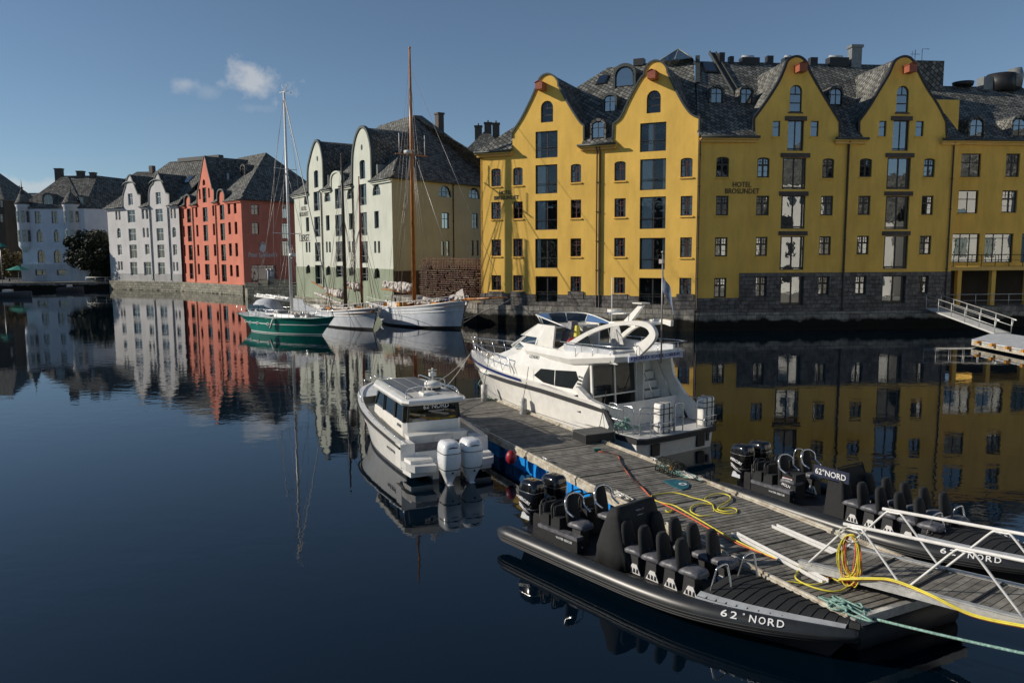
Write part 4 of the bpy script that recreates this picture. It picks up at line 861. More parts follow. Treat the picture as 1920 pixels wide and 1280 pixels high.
# ------------------------------------------------------------------ white double-gabled house
Wh = Fac('warehouse_building', 'white warehouse with twin stepped pointed gables, left of the red one', 'building', 206, 131.5*S, 339.5, 123*S, py=480)
HW = []
def WW(a, sty, arch=None): R = Wh.rect(*zpx(*a, 0, 280, 4)); HW.append(window(Wh, R, sty, arch, 'frwhite', 'gF', dep=0.18))
for a in ((865,458,880,530),(888,458,903,530),(884,840,899,905),(905,840,920,905),(1062,450,1081,523),(1092,450,1112,523),(1278,443,1292,518),(1303,443,1318,518),(1297,845,1311,912),(1322,845,1337,912)): WW(a, 'N')
for a in ((878,590,905,665),(1070,587,1087,660),(1099,587,1115,660),(1292,583,1320,660)): WW(a, 'N', 'r')
for a in ((882,715,913,792),(1088,712,1120,788),(1297,713,1327,793)): WW(a, 'X')
for a in ((960,332,995,420),(957,455,1013,550),(965,595,1020,688),(972,715,1027,818),(978,845,1030,945),(1080,845,1135,945),(1168,322,1205,413),(1167,447,1220,545),(1175,592,1227,687),(1181,715,1233,815),(1186,848,1237,940)): WW(a, 'X')
eW = Wh.uv(272, 387)[1]; LW = Wh.L
WG1 = curve2(Wh, [q4((922,400),(922,372)), q4((922,372),(928,330),(942,285)), q4((942,285),(953,225),(966,200),(977,200),(1000,255),(1024,318)), q4((1028,322),(1032,338),(1054,345)), q4((1054,345),(1054,400))])
WG2 = curve2(Wh, [q4((1117,400),(1118,330)), q4((1118,330),(1128,285),(1147,262)), q4((1147,262),(1165,205),(1176,186),(1186,186),(1210,245),(1236,308)), q4((1238,312),(1244,328),(1268,338)), q4((1268,338),(1270,400))])
for g in (WG1, WG2): g[0] = (g[0][0], eW); g[-1] = (g[-1][0], eW)
wall(Wh.root, 'wall', [(0, 3.2), (LW, 3.2), (LW, eW)] + WG2[::-1] + WG1[::-1] + [(0, eW)], HW, 'white', rev=0.3)
wall(Wh.root, 'plinth', [(0, 1.6), (LW, 1.6), (LW, 3.22), (0, 3.22)], HW, 'whitebase', y=-0.05, rev=0.3, edge=0.04)
kW = 0.9; yrW = 10.5; zrW = eW+(yrW+0.4)*kW; z3 = eW+0.7*kW
roofW = roofpoly(Wh, 'roof', [[(0, 0.3, z3), (LW, 0.3, z3), (LW, yrW, zrW), (6.0, yrW, zrW)], ovr(Wh, -0.4, WG1[0][0], 0, kW, eW), ovr(Wh, WG1[-1][0], WG2[0][0], 0, kW, eW), ovr(Wh, WG2[-1][0], LW+0.2, 0, kW, eW), [(-0.4, 2*yrW, eW), (-0.4, -0.4, eW), (6.0, yrW, zrW)], [(LW, 2*yrW, eW), (-0.4, 2*yrW, eW), (6.0, yrW, zrW), (LW, yrW, zrW)]], 'slate')
for g in (WG1, WG2):
    gable_roof(Wh, g, (max(p[1] for p in g)-eW)/kW+0.5, 'slate'); strip(Wh, 'gable_coping', g, 'copper', -0.02, 0.2)
    mid = (g[0][0]+g[-1][0])/2-0.3; zt = eW+3.9; MB().tube([(mid+2.2*cos(a), -0.12, zt+1.0*sin(a)) for a in [pi*(0.97-0.94*i/10) for i in range(11)]], 0.13, 6).build('arched_moulding', 'copper', Wh.root)
for a, b in ((-0.4, WG1[0][0]), (WG1[-1][0], WG2[0][0]), (WG2[-1][0], LW)): eaves(Wh, a, b, eW, 'white', 0.45)
for px in (284, 318): downpipe(Wh, Wh.uv(px, 450)[0], 2, eW-0.3, 'frgrey', r=0.1)
p = Wh.hit(354, 337, k=kW, ze=eW, y0=-0.4); skylight(roofW, p, 1.6, 2.4, kW); mb = MB(); mb.box(LW-12, yrW-0.6, zrW-0.3, LW, yrW+0.6, zrW+0.45); mb.build('ridge_box', 'black', roofW)
chimney(roofW, Wh.hit(286, 330, y=yrW).x, yrW, zrW-0.5, Wh.uv(286, 323, yrW)[1], 1.1, 0.8, 'lintel', 1)
MB().box(-0.003, 0.02, 1, 0.25, 2*yrW, eW).build('side_wall', 'white', Wh.root)
# ------------------------------------------------------------------ white house with corner turrets, blue of its shade in the plaster colour
Bl = Fac('town_house', 'pale blue house with two round corner turrets and a big dark roof', 'house', 50, 136.5*S, 122, 136.5*S, py=480)
k4 = 240/904.; Q = lambda x, y: (x*k4, 260+y*k4)
HB2 = []
def WL(x0, y0, x1, y1, sty, arch=None): R = Bl.rect(*Q(x0, y0), *Q(x1, y1)); HB2.append(window(Bl, R, sty, arch, 'frgrey', 'gF', dep=0.22))
for a in ((245,512,287,600),(363,512,407,600)): WL(*a, 'X')
for a in ((258,638,300,730),(380,638,418,730)): WL(*a, 'X', 'p')
for a in ((265,785,317,878),(380,785,433,785+93)): WL(*a, 'X', 'r')
eL = Bl.uv(*Q(330, 490))[1]; x0, _ = Bl.uv(*Q(195, 600)); x1, _ = Bl.uv(*Q(592, 600)); zg = 1.6
WL(250, 925, 325, 965, 'O'); WL(402, 925, 472, 965, 'O')
zpl = Bl.uv(*Q(330, 885))[1]
wall(Bl.root, 'wall', [(x0-1.5, zpl), (x1, zpl), (x1, eL), (x0-1.5, eL)], HB2, 'blue', rev=0.3)
wall(Bl.root, 'plinth', [(x0-2, 0.5), (x1, 0.5), (x1, zpl+0.02), (x0-2, zpl+0.02)], HB2, 'bluebase', y=-0.08, rev=0.3, edge=0.07)
mb = MB(); mb.box(x0-1.6, -0.12, zpl-0.05, x1+0.05, -0.01, zpl+0.12); zz = Bl.uv(*Q(330, 760))[1]; mb.box(x0-1.6, -0.1, zz, x1+0.05, -0.01, zz+0.15); mb.build('string_course', 'blue', Bl.root)
MB().box(x1-0.02, 0.0, 0.5, x1+0.25, 16, eL).build('side_wall', 'blue', Bl.root); MB().box(x0-1.6, 0.05, 0.5, x0-1.3, 16, eL).build('side_wall', 'blue', Bl.root)
def turret(pxc, r, top, base, tip, yy=0.3):
    x, zt = Bl.uv(*Q(pxc, top)); _, z0 = Bl.uv(*Q(pxc, base)); _, zp = Bl.uv(*Q(pxc, tip)); n = 16
    mb = MB(); mb.tube([(x, yy, z0-1.0), (x, yy, z0), (x, yy, z0+0.3), (x, yy, zt-0.6), (x, yy, zt-0.5), (x, yy, zt)], [r*0.35, r*0.95, r, r, r*1.1, r*1.15], n); t = mb.build('turret', 'blue', Bl.root)
    mb = MB(); mb.tube([(x, yy, zt), (x, yy, zt+0.5), (x, yy, zt+1.6), (x, yy, zp-1), (x, yy, zp+0.9)], [r*1.3, r*1.0, r*0.62, 0.12, 0.02], n); mb.ball((x, yy, zp-0.8), 0.22, mi=0); mb.build('turret_roof', 'slate', t)
    for py0, py1 in ((512, 592), (645, 728)):
        _, a = Bl.uv(*Q(pxc, py0)); _, b = Bl.uv(*Q(pxc, py1))
        for ang in (-0.5, 0.45, 1.2):
            wm = MB(); c = Vector((x+(r+0.01)*sin(ang), yy-(r+0.01)*cos(ang), (a+b)/2)); rm = Matrix.Rotation(ang, 3, 'Z')
            wm.tbox(c, 0.62, 0.1, (a-b), rm, 0); 
            for dx in (-0.14, 0.14):
                for dz in (-0.25, 0.25): wm.tbox(c+rm @ Vector((dx, -0.04, dz*(a-b))), 0.22, 0.06, (a-b)*0.42, rm, 1)
            wm.build('turret_window', ['frgrey', 'gF'], t)
turret(158, 1.25, 463, 765, 320, 0.1); turret(500, 1.5, 463, 755, 340, 0.1)
# canted bay continuing the right turret
kL = 0.95; rpl = Bl.hit(*Q(460, 262), k=kL, ze=eL, y0=-0.3); xl = rpl.x; yL, zL = rpl.y, rpl.z
roofL = roofpoly(Bl, 'roof', [[(x0-1.6, -0.3, eL), (x1+0.3, -0.3, eL), (xl+0.5, yL, zL), (xl-0.5, yL, zL)], [(x0-1.6, 2*yL, eL), (x0-1.6, -0.3, eL), (xl-0.5, yL, zL)]], 'slate')
xe, ze_ = Bl.uv(*Q(850, 500)); xr2 = Bl.hit(*Q(690, 285), y=yL).x
roofpoly(Bl, 'wing_roof', [[(x1+0.3, -0.3, eL), (xe+3, 9.0, eL), (xr2+6, yL+6, zL-0.5), (xr2, yL, zL), (xl+0.5, yL, zL)]], 'slate', 0.2)
mb = MB(); mb.slab([(x1, 0.2, 0.5), (xe+3, 9.2, 0.5), (xe+3, 9.2, eL), (x1, 0.2, eL)][::-1], 0.3); mb.build('wing_wall', 'blue', Bl.root)
for px, tp, ww in ((418,210,1.5),(570,228,1.4),(657,238,1.1)):
    q = Bl.hit(*Q(px, 300), y=yL); chimney(roofL, q.x, yL+0.2, q.z-2.5, Bl.uv(*Q(px, tp), yL)[1], ww, 1.0, 'lintel', 0)
p = Bl.hit(*Q(348, 455), k=kL, ze=eL, y0=-0.3); dormer(Bl, roofL, p.x, p.y-0.3, p.z-0.3, 2.4, 2.4, kL, 'slate', 'frwhite', 'gF')
p = Bl.hit(*Q(575, 455), k=kL, ze=eL, y0=-0.3); dormer(Bl, roofL, p.x, p.y-0.3, p.z-0.3, 1.6, 1.9, kL, 'slate', 'frwhite', 'gF')
dark_interior(Rd, 0.3, LR-0.6, 1.7, eR-0.2, 1.2); dark_interior(Wh, 0.4, LW-0.4, 1.7, eW-0.2, 1.2); dark_interior(Bl, x0, x1-0.4, 1.0, eL-0.2, 1.2)
# ------------------------------------------------------------------ background houses
def plain_house(label, px0, px1, D, pyeave, pyridge, col, depth=12, roof='slate', rz=0.0, wins=None, chims=(), hip=2.0, name='town_house', cat='house', basez=0.5):
    F = Fac(name, label, cat, px0, D, px1, D, py=470); Lh = F.L; e = F.uv((px0+px1)/2, pyeave)[1]; yr_ = depth/2; r = F.uv((px0+px1)/2, pyridge, yr_)[1]
    H = []
    for w_ in (wins or []):
        R = F.rect(*w_); H.append(window(F, R, 'X', None, 'frwhite', 'gF', dep=0.15))
    wall(F.root, 'wall', [(0, basez), (Lh, basez), (Lh, e), (0, e)], H, col, rev=0.25)
    mb = MB(); mb.box(0, 0.01, basez, 0.25, depth, e); mb.box(Lh-0.25, 0.01, basez, Lh, depth, e); mb.box(0, depth-0.2, basez, Lh, depth, e); mb.build('side_wall', col, F.root)
    o = 0.3; ro = roofpoly(F, 'roof', [[(-o, -o, e), (Lh+o, -o, e), (Lh-hip, yr_, r), (hip, yr_, r)], [(-o, depth+o, e), (-o, -o, e), (hip, yr_, r)], [(Lh+o, -o, e), (Lh+o, depth+o, e), (Lh-hip, yr_, r)], [(Lh+o, depth+o, e), (-o, depth+o, e), (hip, yr_, r), (Lh-hip, yr_, r)]], roof)
    for px, tp in chims: x = F.hit(px, pyridge, y=yr_).x; chimney(ro, x, yr_, r-1.5, F.uv(px, tp, yr_)[1], 1.2, 0.9, 'lintel', 1)
    return F, ro
plain_house('dark brown gabled house at the far left edge of the harbour', -110, 14, 146*S, 375, 318, 'darkwall', 14, 'slate', wins=[(0,372,5,388),(0,402,5,416)], hip=6)
plain_house('far roof with one brick chimney, between the dark house and the turreted one', 18, 62, 175*S, 385, 362, 'darkwall', 12, 'slate', chims=((37,351),), hip=1)
plain_house('cream house with small windows half hidden by the dark tree', 163, 214, 150*S, 395, 372, 'olive', 14, 'slate', wins=[(178,398,190,410),(197,398,203,412),(172,436,180,448),(198,436,203,446),(200,461,205,473)], hip=1)
plain_house('long low slate roof rising behind the white warehouse', 215, 345, 165*S, 352, 322, 'whitebase', 16, 'slate', hip=3)
plain_house('grey slate roof with tall chimneys between the green and the yellow building', 862, 960, 108*S, 297, 247, 'white', 12, 'slate', wins=[(893,284,898,296)], chims=((897,236),(915,230),(930,231)), hip=4)
# ------------------------------------------------------------------ houses on the bank out of frame, seen mirrored in the hotel windows
def bank_house(label, x, y, rz, Lh, h, col, depth=11):
    r = empty('town_house', (x, y, 0), rz, label, 'house'); H = []; R = type('R', (), {})(); R.root = r
    n = int(Lh//3.4)
    for i in range(n):
        for j in range(int((h-2)//3.5)):
            x0 = 0.9+i*3.4+0.5*((i*7+j*3)%2); z0 = 2.6+j*3.5; H.append(window(R, (x0, x0+(1.5 if (i+j) % 3 else 2.3), z0, z0+2.2), 'X', None, 'frdark', 'gF', dep=0.15))
    wall(r, 'wall', [(0, -1), (Lh, -1), (Lh, h), (0, h)], H, col, rev=0.25)
    mb = MB(); mb.box(0, 0.01, -1, 0.25, depth, h); mb.box(Lh-0.25, 0.01, -1, Lh, depth, h); mb.build('side_wall', col, r)
    roofpoly(R, 'roof', [[(-0.4,-0.4,h),(Lh+0.4,-0.4,h),(Lh,depth/2,h+6),(0,depth/2,h+6)],[(Lh+0.4,depth,h),(-0.4,depth,h),(0,depth/2,h+6),(Lh,depth/2,h+6)]], 'slate')
bank_house('white house on the right bank, mirrored in the shaded hotel windows', 47, 36, radians(-108), 9.5, 16, 'bankw')
bank_house('narrow grey-white house between two taller ones on the right bank', 44, 25, radians(-118), 6.5, 11.5, 'bankw')
bank_house('long white house near the hotel annex on the right bank', 60, 58, radians(-116), 13, 15, 'bankw')
bank_house('lower white house with a slate roof beside the annex reflection', 51, 45, radians(-116), 7.5, 10.5, 'bankw')
bank_house('tall white house further along the right bank with many windows', 40, 17, radians(-122), 17, 19, 'bankw')
bank_house('long dark warehouse on the left bank, mirrored in the sunlit hotel windows', -66, -34, radians(98), 46, 13, 'darkwall')  # added so the hotel windows mirror dark walls instead of bright sky
bank_house('second dark warehouse on the left bank, further up the harbour', -75, 18, radians(104), 26, 12, 'darkwall')
# ------------------------------------------------------------------ quays, ground
def dpt(px, D): a = ray(px, 478); return Vector((a.x/a.y*D, D, 0))
wc0 = Wh.o+Wh.n*-0.5; wc1 = Wh.o+Wh.d*Wh.L-Wh.n*0.5; rc1 = Rd.o+Rd.d*(Rd.L+0.3)-Rd.n*0.5; tc0 = T.o-T.n*0.4; tc1 = T.o+T.d*T.L-T.n*0.4
ac0 = A.o - A.n*0.3
def quay(name, pts, z, label, base=-2.0, th=1.2, mat='quay', par=None):
    mb = MB()
    for i in range(len(pts)-1):
        a, b = Vector(pts[i]), Vector(pts[i+1]); d = (b-a).normalized(); q = Vector((-d.y, d.x, 0))
        P = [a, b, b+q*th, a+q*th]; mb.slab([Vector((p.x, p.y, z)) for p in P], z-base)
    o = mb.build(name, mat); tag(o, label, 'quay wall', None, 'structure'); return o
quay('quay_wall', [(-420, 152, 0), (wc0.x-18, 152, 0), (wc0.x-0.2, wc0.y, 0)], 1.5, 'low dark quay below the blue turreted house', mat='stone')
quay('quay_wall', [wc0, wc1-Vector((0.1,0,0)), rc1, rc1+Vector((3.2, 3, 0))], 1.72, 'granite quay wall with green weed under the white and red warehouses')
q1 = dpt(456, 119.5); q2 = dpt(560, 118.5)
qq = quay('quay_wall', [rc1+Vector((0.3, 0.2, 0)), q1+Vector((0.4,0,0)), q2], 2.1, 'stepped stone quay between the red and the green warehouse', th=9)
for i, (px0, px1, h) in enumerate(((457, 481, 2.5), (483, 500, 2.9), (503, 545, 2.95))):
    a, b = dpt(px0, 119.8), dpt(px1, 119.5); mb = MB(); mb.slab([(a.x,a.y,h),(b.x,b.y,h),(b.x,b.y+0.6,h),(a.x,a.y+0.6,h)], 0.86); o = mb.build('parapet_wall', 'quay'); tag(o, ('short stone parapet beside the red warehouse', 'narrow stone parapet between two dark gaps', 'long stone parapet in front of the bicycle')[i], 'parapet')
quay('quay_wall', [tc0, tc1], 0.62, 'stone footing in the water under the green warehouse', th=1.0)
f0 = dpt(741, 93.5); f1 = dpt(905, 78.5)
quay('quay_wall', [tc1, ac0+Vector((-0.3, 0.25, 0))], 2.0, 'rough stone quay between the green warehouse and the hotel', mat='stone', th=3)
g = MB(); G = [(-900, 153, 1.45), (wc0.x-18, 153, 1.45), (wc0.x, wc0.y+1, 1.45), (wc1.x, wc1.y+1, 1.45), (rc1.x, rc1.y+1, 1.45), (q1.x, q1.y+3, 1.45), (q2.x, q2.y+3, 1.45), (tc0.x, tc0.y+1, 1.45), (tc1.x, tc1.y+1, 1.45), (f0.x, f0.y, 1.45), (ac0.x, ac0.y+3, 1.45), (A.L*A.d.x+A.o.x, A.o.y+A.d.y*A.L+3, 1.45), (B.o.x+B.d.x*B.L, B.o.y+B.d.y*B.L+3, 1.45), (120, 72, 1.45), (900, 120, 1.45), (900, 900, 1.45), (-900, 900, 1.45)]
g.add(G, [list(range(len(G)))]); tag(g.build('ground', 'earth', recalc=False), 'town ground behind the quays', kind='structure')
# quay under the annex
c0 = C.o; mb = MB(); mb.slab([tuple(c0+C.d*a+C.n*b+Vector((0,0,1.9))) for a, b in ((-2.2,-2.2),(16,-2.2),(16,4),(-2.2,4))], 4); o = mb.build('quay_wall', 'stone'); tag(o, 'dark quay under the annex arcade', 'quay wall', None, 'structure')
# right bank under the mirrored houses
mb = MB(); mb.slab([(10.9, 6.0, 1.35), (60, -5, 1.35), (110, 60, 1.35), (56, 58, 1.35), (34, 34, 1.35), (20, 12, 1.35)][::1], 3.5); tag(mb.build('right_bank', 'ground'), 'stone bank on the right, out of frame', kind='structure')
# far hills
# ------------------------------------------------------------------ timber slat screen beside the hotel
a = dpt(786, 86.5); b = dpt(903, 79.5); d = (b-a); Lf = d.length; rz = atan2(d.y, d.x); fr = empty('slat_fence', (a.x, a.y, 0), rz, 'tall red-brown screen of criss-crossed timber slats beside the sunlit hotel wing', 'fence')
mb = MB(); random.seed(3); z = 1.7; top = EYE-(482-475.5)/1457*83
while z < top-0.9:
    x = 0
    while x < Lf: l = random.uniform(0.7, 2.0); mb.box(x, random.uniform(-0.12, 0.1), z, min(x+l, Lf), random.uniform(0.12, 0.2), z+0.075, random.choice((0,0,1))); x += l+random.uniform(0, 0.5)
    z += 0.23
mb.build('slats', ['rust', 'rust2'], fr)
mb = MB(); x = 0.1
while x < Lf: mb.box(x, 0.2, 1.5, x+0.08, 0.28, top+random.uniform(-0.1, 0.1), random.choice((0, 1))); mb.box(x+0.22, -0.15, top-1.2, x+0.27, -0.1, top-random.uniform(0, 0.5), 1); x += 0.42
for zz in (top-0.15, top-0.5, top-0.85): mb.box(0, 0.12, zz, Lf, 0.18, zz+0.07)
mb.build('posts', ['rust', 'rust2'], fr)
MB().box(0, 0.6, 1.5, Lf, 0.7, top-0.7).build('backing', 'darkwall', fr)
# ------------------------------------------------------------------ trees and small things on the far left quay
def leaf_mat(name, c1, c2):
    return pm(name, c1, 0.7, var=0.2, scale=1.5, col2=c2)
Mt['leafd'] = leaf_mat('dark_foliage', (0.035, 0.045, 0.02), (0.015, 0.02, 0.01)); Mt['leafa'] = leaf_mat('autumn_foliage', (0.16, 0.10, 0.03), (0.06, 0.05, 0.02)); Mt['bark'] = pm('bark', (0.06, 0.045, 0.035), 0.9)
def tree(label, x, y, z0, h, r, lm, n=1500, seed=1, ls=0.22, cat='tree', name='tree'):
    rs = random.Random(seed); t = empty(name, (x, y, z0), 0, label, cat, None); tr = MB()
    tr.tube([(0,0,-0.2),(0.1,0,h*0.3),(0,0.1,h*0.7)], [0.18, 0.13, 0.05], 7)
    lobes = []
    for i in range(16):
        an = rs.uniform(0, 6.28); q = rs.uniform(0.1, 0.9)*r; zz = rs.uniform(0.12, 0.97)*h; c = Vector((q*cos(an), q*sin(an), zz)); lobes.append((c, rs.uniform(0.2, 0.42)*r)); tr.tube([(0, 0, zz*0.5), tuple(c)], [0.07, 0.02], 5)
    tr.build('trunk', 'bark', t); mb = MB()
    for i in range(n):
        c, rr = rs.choice(lobes); v = Vector((rs.gauss(0,1), rs.gauss(0,1), rs.gauss(0,1))).normalized()*rr*rs.uniform(0.55, 1.15); p = c+v; p.z = max(p.z, 0.2)
        u = Vector((rs.gauss(0,1), rs.gauss(0,1), rs.gauss(0,1))).normalized(); w_ = u.orthogonal().normalized(); s = ls*rs.uniform(0.6, 1.4)
        mb.add([p-u*s, p+w_*s*0.5, p+u*s, p-w_*s*0.5], [(0,1,2,3)])
    mb.build('crown', lm, t, recalc=False); return t
p = dpt(172, 162); tree('dark bushy evergreen tree right of the blue house', p.x, p.y, 1.5, 11.5, 4.6, 'leafd', 8000, 2, 0.3)
p = dpt(188, 161); tree('lower dark shrub spilling toward the white warehouse', p.x, p.y, 1.3, 7.0, 4.4, 'leafd', 7000, 4, 0.3)
p = dpt(203, 161); tree('thin dark tree touching the edge of the white warehouse', p.x-1.5, p.y, 1.5, 9.0, 3.0, 'leafd', 3500, 5, 0.3)
p = dpt(14, 165); tree('small yellow-brown autumn tree at the far left', p.x, p.y, 1.5, 6.5, 2.6, 'leafa', 1200, 6, 0.35)
# green parasols, quay huts and moored small boats, all far off
Mt['gcanvas'] = pm('green_canvas', (0.02, 0.26, 0.20), 0.8)
for (px, D, z, w_, lab) in ((32, 160, 3.9, 4.6, 'open green parasol over the quay tables by the turreted house'), (1, 150, 8.5, 2.6, 'green awning at the left edge of the picture')):
    q = dpt(px, D); t = empty('parasol', (q.x, q.y, 1.5), 0, lab, 'parasol'); mb = MB(); n = 8
    mb.loft([[(w_*0.5*cos(2*pi*j/n), w_*0.5*sin(2*pi*j/n), z-1.5) for j in range(n)], [(0.03*cos(2*pi*j/n), 0.03*sin(2*pi*j/n), z-0.6) for j in range(n)]], 0, False); mb.build('canopy', 'gcanvas', t); MB().cyl((0,0,0), 0.05, z-0.8, 6).build('pole', 'galv', t)
rs = random.Random(9)
for i in range(7):
    q = dpt(12+i*4.3, 158); t = empty('quay_table', (q.x, q.y, 1.5), 0, 'small white table on the quay left of the blue house', 'table', 'white tables on the far left quay'); mb = MB(); mb.cyl((0,0,0.7), 0.5, 0.05, 10); mb.build('table_top', 'frwhite', t); MB().cyl((0,0,0), 0.05, 0.7, 6).build('leg', 'frwhite', t)
mb = MB(); q0 = dpt(158, 153); q1_ = dpt(212, 153)
x = q0.x
while x < q1_.x: mb.tube([(x, 153, 1.4), (x, 153, 2.5)], 0.04, 5); x += 1.9
mb.tube([(q0.x, 153, 2.5), (q1_.x, 153, 2.5)], 0.04, 5); mb.tube([(q0.x, 153, 2.0), (q1_.x, 153, 2.0)], 0.03, 5); tag(mb.build('quay_railing', 'galv'), 'thin metal railing along the dark quay left of the white warehouse', 'railing')
def rowboat(px, D, L_, rz, col, lab):
    q = dpt(px, D); t = empty('small_boat', (q.x, q.y, 0), rz, lab, 'boat'); mb = MB(); st = []
    for i in range(9):
        u = i/8; b = 0.95*(1-u**2.6)+0.02; st.append([(L_*(u-0.5), b*s, z) for s, z in ((-1, 0.75+0.25*u), (-0.8, 0.0), (0, -0.2), (0.8, 0.0), (1, 0.75+0.25*u))])
    mb.loft(st, 0, True, closed=False); mb.build('hull', col, t); mb = MB(); mb.box(-L_*0.12, -0.5, 0.4, L_*0.06, 0.5, 1.25); mb.build('cabin', 'gel2', t)
rowboat(12, 128, 7, 0.1, 'seatgrey', 'small dark motorboat low in the shadow at the far left')
rowboat(128, 148, 4.5, 0.3, 'seatgrey', 'little grey boat moored under the blue house')
# bicycle and bins near the parapet
q = dpt(511, 121); t = empty('bicycle', (q.x, q.y, 2.1), 0.2, 'dark bicycle leaning behind the stone parapet', 'bicycle'); 
for dx in (-0.5, 0.5): MB().tube([(dx+0.33*cos(2*pi*i/16), 0, 0.7+0.33*sin(2*pi*i/16)+0.25) for i in range(16)], 0.035, 5, closed=True).build('wheel', 'black', t)
mb = MB(); mb.tube([(-0.5,0,0.95),(-0.1,0,1.5),(0.35,0,1.5),(0.5,0,0.95)], 0.03, 5); mb.tube([(-0.1,0,1.5),(0.0,0,1.0),(0.35,0,1.5)], 0.03, 5); mb.build('bike_frame', 'black', t)
for i, px in enumerate((502, 509)):
    q = dpt(px, 122.5); t = empty('ventilation_pipe', (q.x, q.y, 2.1), 0, ('pale capped pipe standing behind the parapet gap', 'second pale capped pipe, nearer the bicycle')[i], 'pipe'); MB().cyl((0,0,0), 0.22, 2.3, 10).build('pipe', 'canvas', t); MB().cyl((0,0,2.3), 0.36, 0.12, 10).build('cap', 'galv', t)
# ------------------------------------------------------------------ right hand footbridge and landing stage
t = empty('floating_stage', (0,0,0), 0, 'pale floating stage at the right edge below the annex', 'pontoon')
P = [atz(1822, 636, 0.55), atz(1990, 668, 0.55), atz(1990, 640, 0.55), atz(1868, 622, 0.55)]
mb = MB(); mb.slab(P[::-1] if (P[1]-P[0]).cross(P[2]-P[1]).z < 0 else P, 0.10); mb.build('deck', 'canvas', t)
P2 = [Vector((p.x, p.y, 0.42)) for p in P]; mb = MB(); mb.slab(P2[::-1] if (P[1]-P[0]).cross(P[2]-P[1]).z < 0 else P2, 0.28); mb.build('float', 'railw', t)
for k in range(5):
    c = P[0].lerp(P[1], 0.12+k*0.18); MB().box(c.x-0.3, c.y-0.1, 0.38, c.x+0.3, c.y+0.15, 0.56).build('edge_marker', 'brass', t)
def railpair(a, b, w_, h, n, label, name, mat='galv'):
    """walkway from a to b with tube railings on both sides"""
    a = Vector(a); b = Vector(b); d = (b-a); L_ = d.length; d.normalize(); l = Vector((0,0,1)).cross(d).normalized(); t = empty(name, (0,0,0), 0, label, 'footbridge'); mb = MB(); mb.slab([a-l*w_/2, b-l*w_/2, b+l*w_/2, a+l*w_/2], 0.12); mb.build('deck', 'gel2', t)
    for s in (-1, 1):
        mb = MB(); A_ = a+l*s*w_/2; B_ = b+l*s*w_/2; up = Vector((0,0,h)); mb.tube(smooth_path([A_+up*0.5, A_+up, A_+up+d*0.2, B_+up-d*0.2, B_+up*0.9+d*0.15, B_+up*0.45+d*0.05], 4), 0.035, 6); mb.tube([A_+up*0.5, B_+up*0.5], 0.028, 6)
        for i in range(n+1): c = A_.lerp(B_, i/n); mb.tube([c, c+up], 0.03, 6)
        mb.build('handrail', mat, t)
    return t
D0 = C.o+C.d*1.0-C.n*2.6; e0 = Vector((D0.x-2.8, D0.y-0.6, 1.85)); e1_ = atz(1880, 624, 0.6)
railpair(e0, e1_, 1.3, 1.1, 5, 'steel footbridge sloping down from the annex quay to the floating stage', 'footbridge')
mb = MB(); s0 = C.o+C.d*-0.5-C.n*2.1; 
for i in range(9): c = s0+C.d*i*1.6; mb.tube([(c.x,c.y,1.9),(c.x,c.y,2.95)], 0.03, 6)
e = s0+C.d*13; mb.tube([(s0.x,s0.y,2.95),(e.x,e.y,2.95)], 0.03, 6); mb.tube([(s0.x,s0.y,2.4),(e.x,e.y,2.4)], 0.02, 6); tag(mb.build('quay_railing', 'galv'), 'straight steel railing on the quay in front of the annex arcade', 'railing')
# ------------------------------------------------------------------ boat kit
def lerp(a, b, t): return a+(b-a)*t
def interp(st, u):
    n = len(st)-1; x = u*n; i = min(int(x), n-1); t = x-i; a, b, c, d = st[max(i-1,0)], st[i], st[i+1], st[min(i+2,n)]
    return [0.5*(2*b[k]+(c[k]-a[k])*t+(2*a[k]-5*b[k]+4*c[k]-d[k])*t*t+(3*b[k]-a[k]-3*c[k]+d[k])*t**3) for k in range(len(b))]
def hull(st, fr, n=28, pw=0.6, keel=0.5):
    """st: stations (x at deck, x at waterline, half beam at deck, half beam at waterline, deck z); fr: heights 0..1 down from deck to water with material index of the band below"""
    mb = MB(); S_ = [interp(st, i/n) for i in range(n+1)]
    for s in S_: s[2] = max(s[2], 0.02); s[3] = max(s[3], 0.015)
    for side in (1, -1):
        cols = []
        for (f, mi) in fr: cols.append([(lerp(s[0], s[1], f), side*(lerp(s[2], s[3], f**pw) if f < 1 else s[3]), lerp(s[4], 0, f)) for s in S_])
        cols.append([(s[1], side*s[3]*0.6, -keel*0.6) for s in S_]); cols.append([(s[1], 0, -keel) for s in S_])
        for k in range(len(cols)-1):
            mi = fr[k][1] if k < len(fr) else fr[-1][1]
            mb.loft([cols[k], cols[k+1]], mi, True, closed=False)
        # transom
        a = [c[0] for c in cols]; b = [(p[0], 0, p[2]) for p in a]
        mb.loft([a, b], fr[1][1] if len(fr) > 1 else 0, False, closed=False)
    return mb, S_
def deck(S_, drop=0.0, inset_=0.04, camber=0.06):
    mb = MB(); rows = []
    for s in S_:
        w_ = max(s[2]-inset_, 0.01); rows.append([(s[0], w_*k, s[4]-drop+camber*(1-k*k)) for k in (-1, -0.5, 0, 0.5, 1)])
    mb.loft(rows, 0, False, closed=False); return mb
def rail_line(S_, z, inset_=0.05, i0=0, i1=None, side=1):
    i1 = i1 if i1 is not None else len(S_); return [(s[0], side*max(s[2]-inset_, 0.0), s[4]+z) for s in S_[i0:i1]]
def boat(name, label, x, y, hx, hy, cat='boat', group=None): return empty(name, (x, y, 0), atan2(hy, hx), label, cat, group)
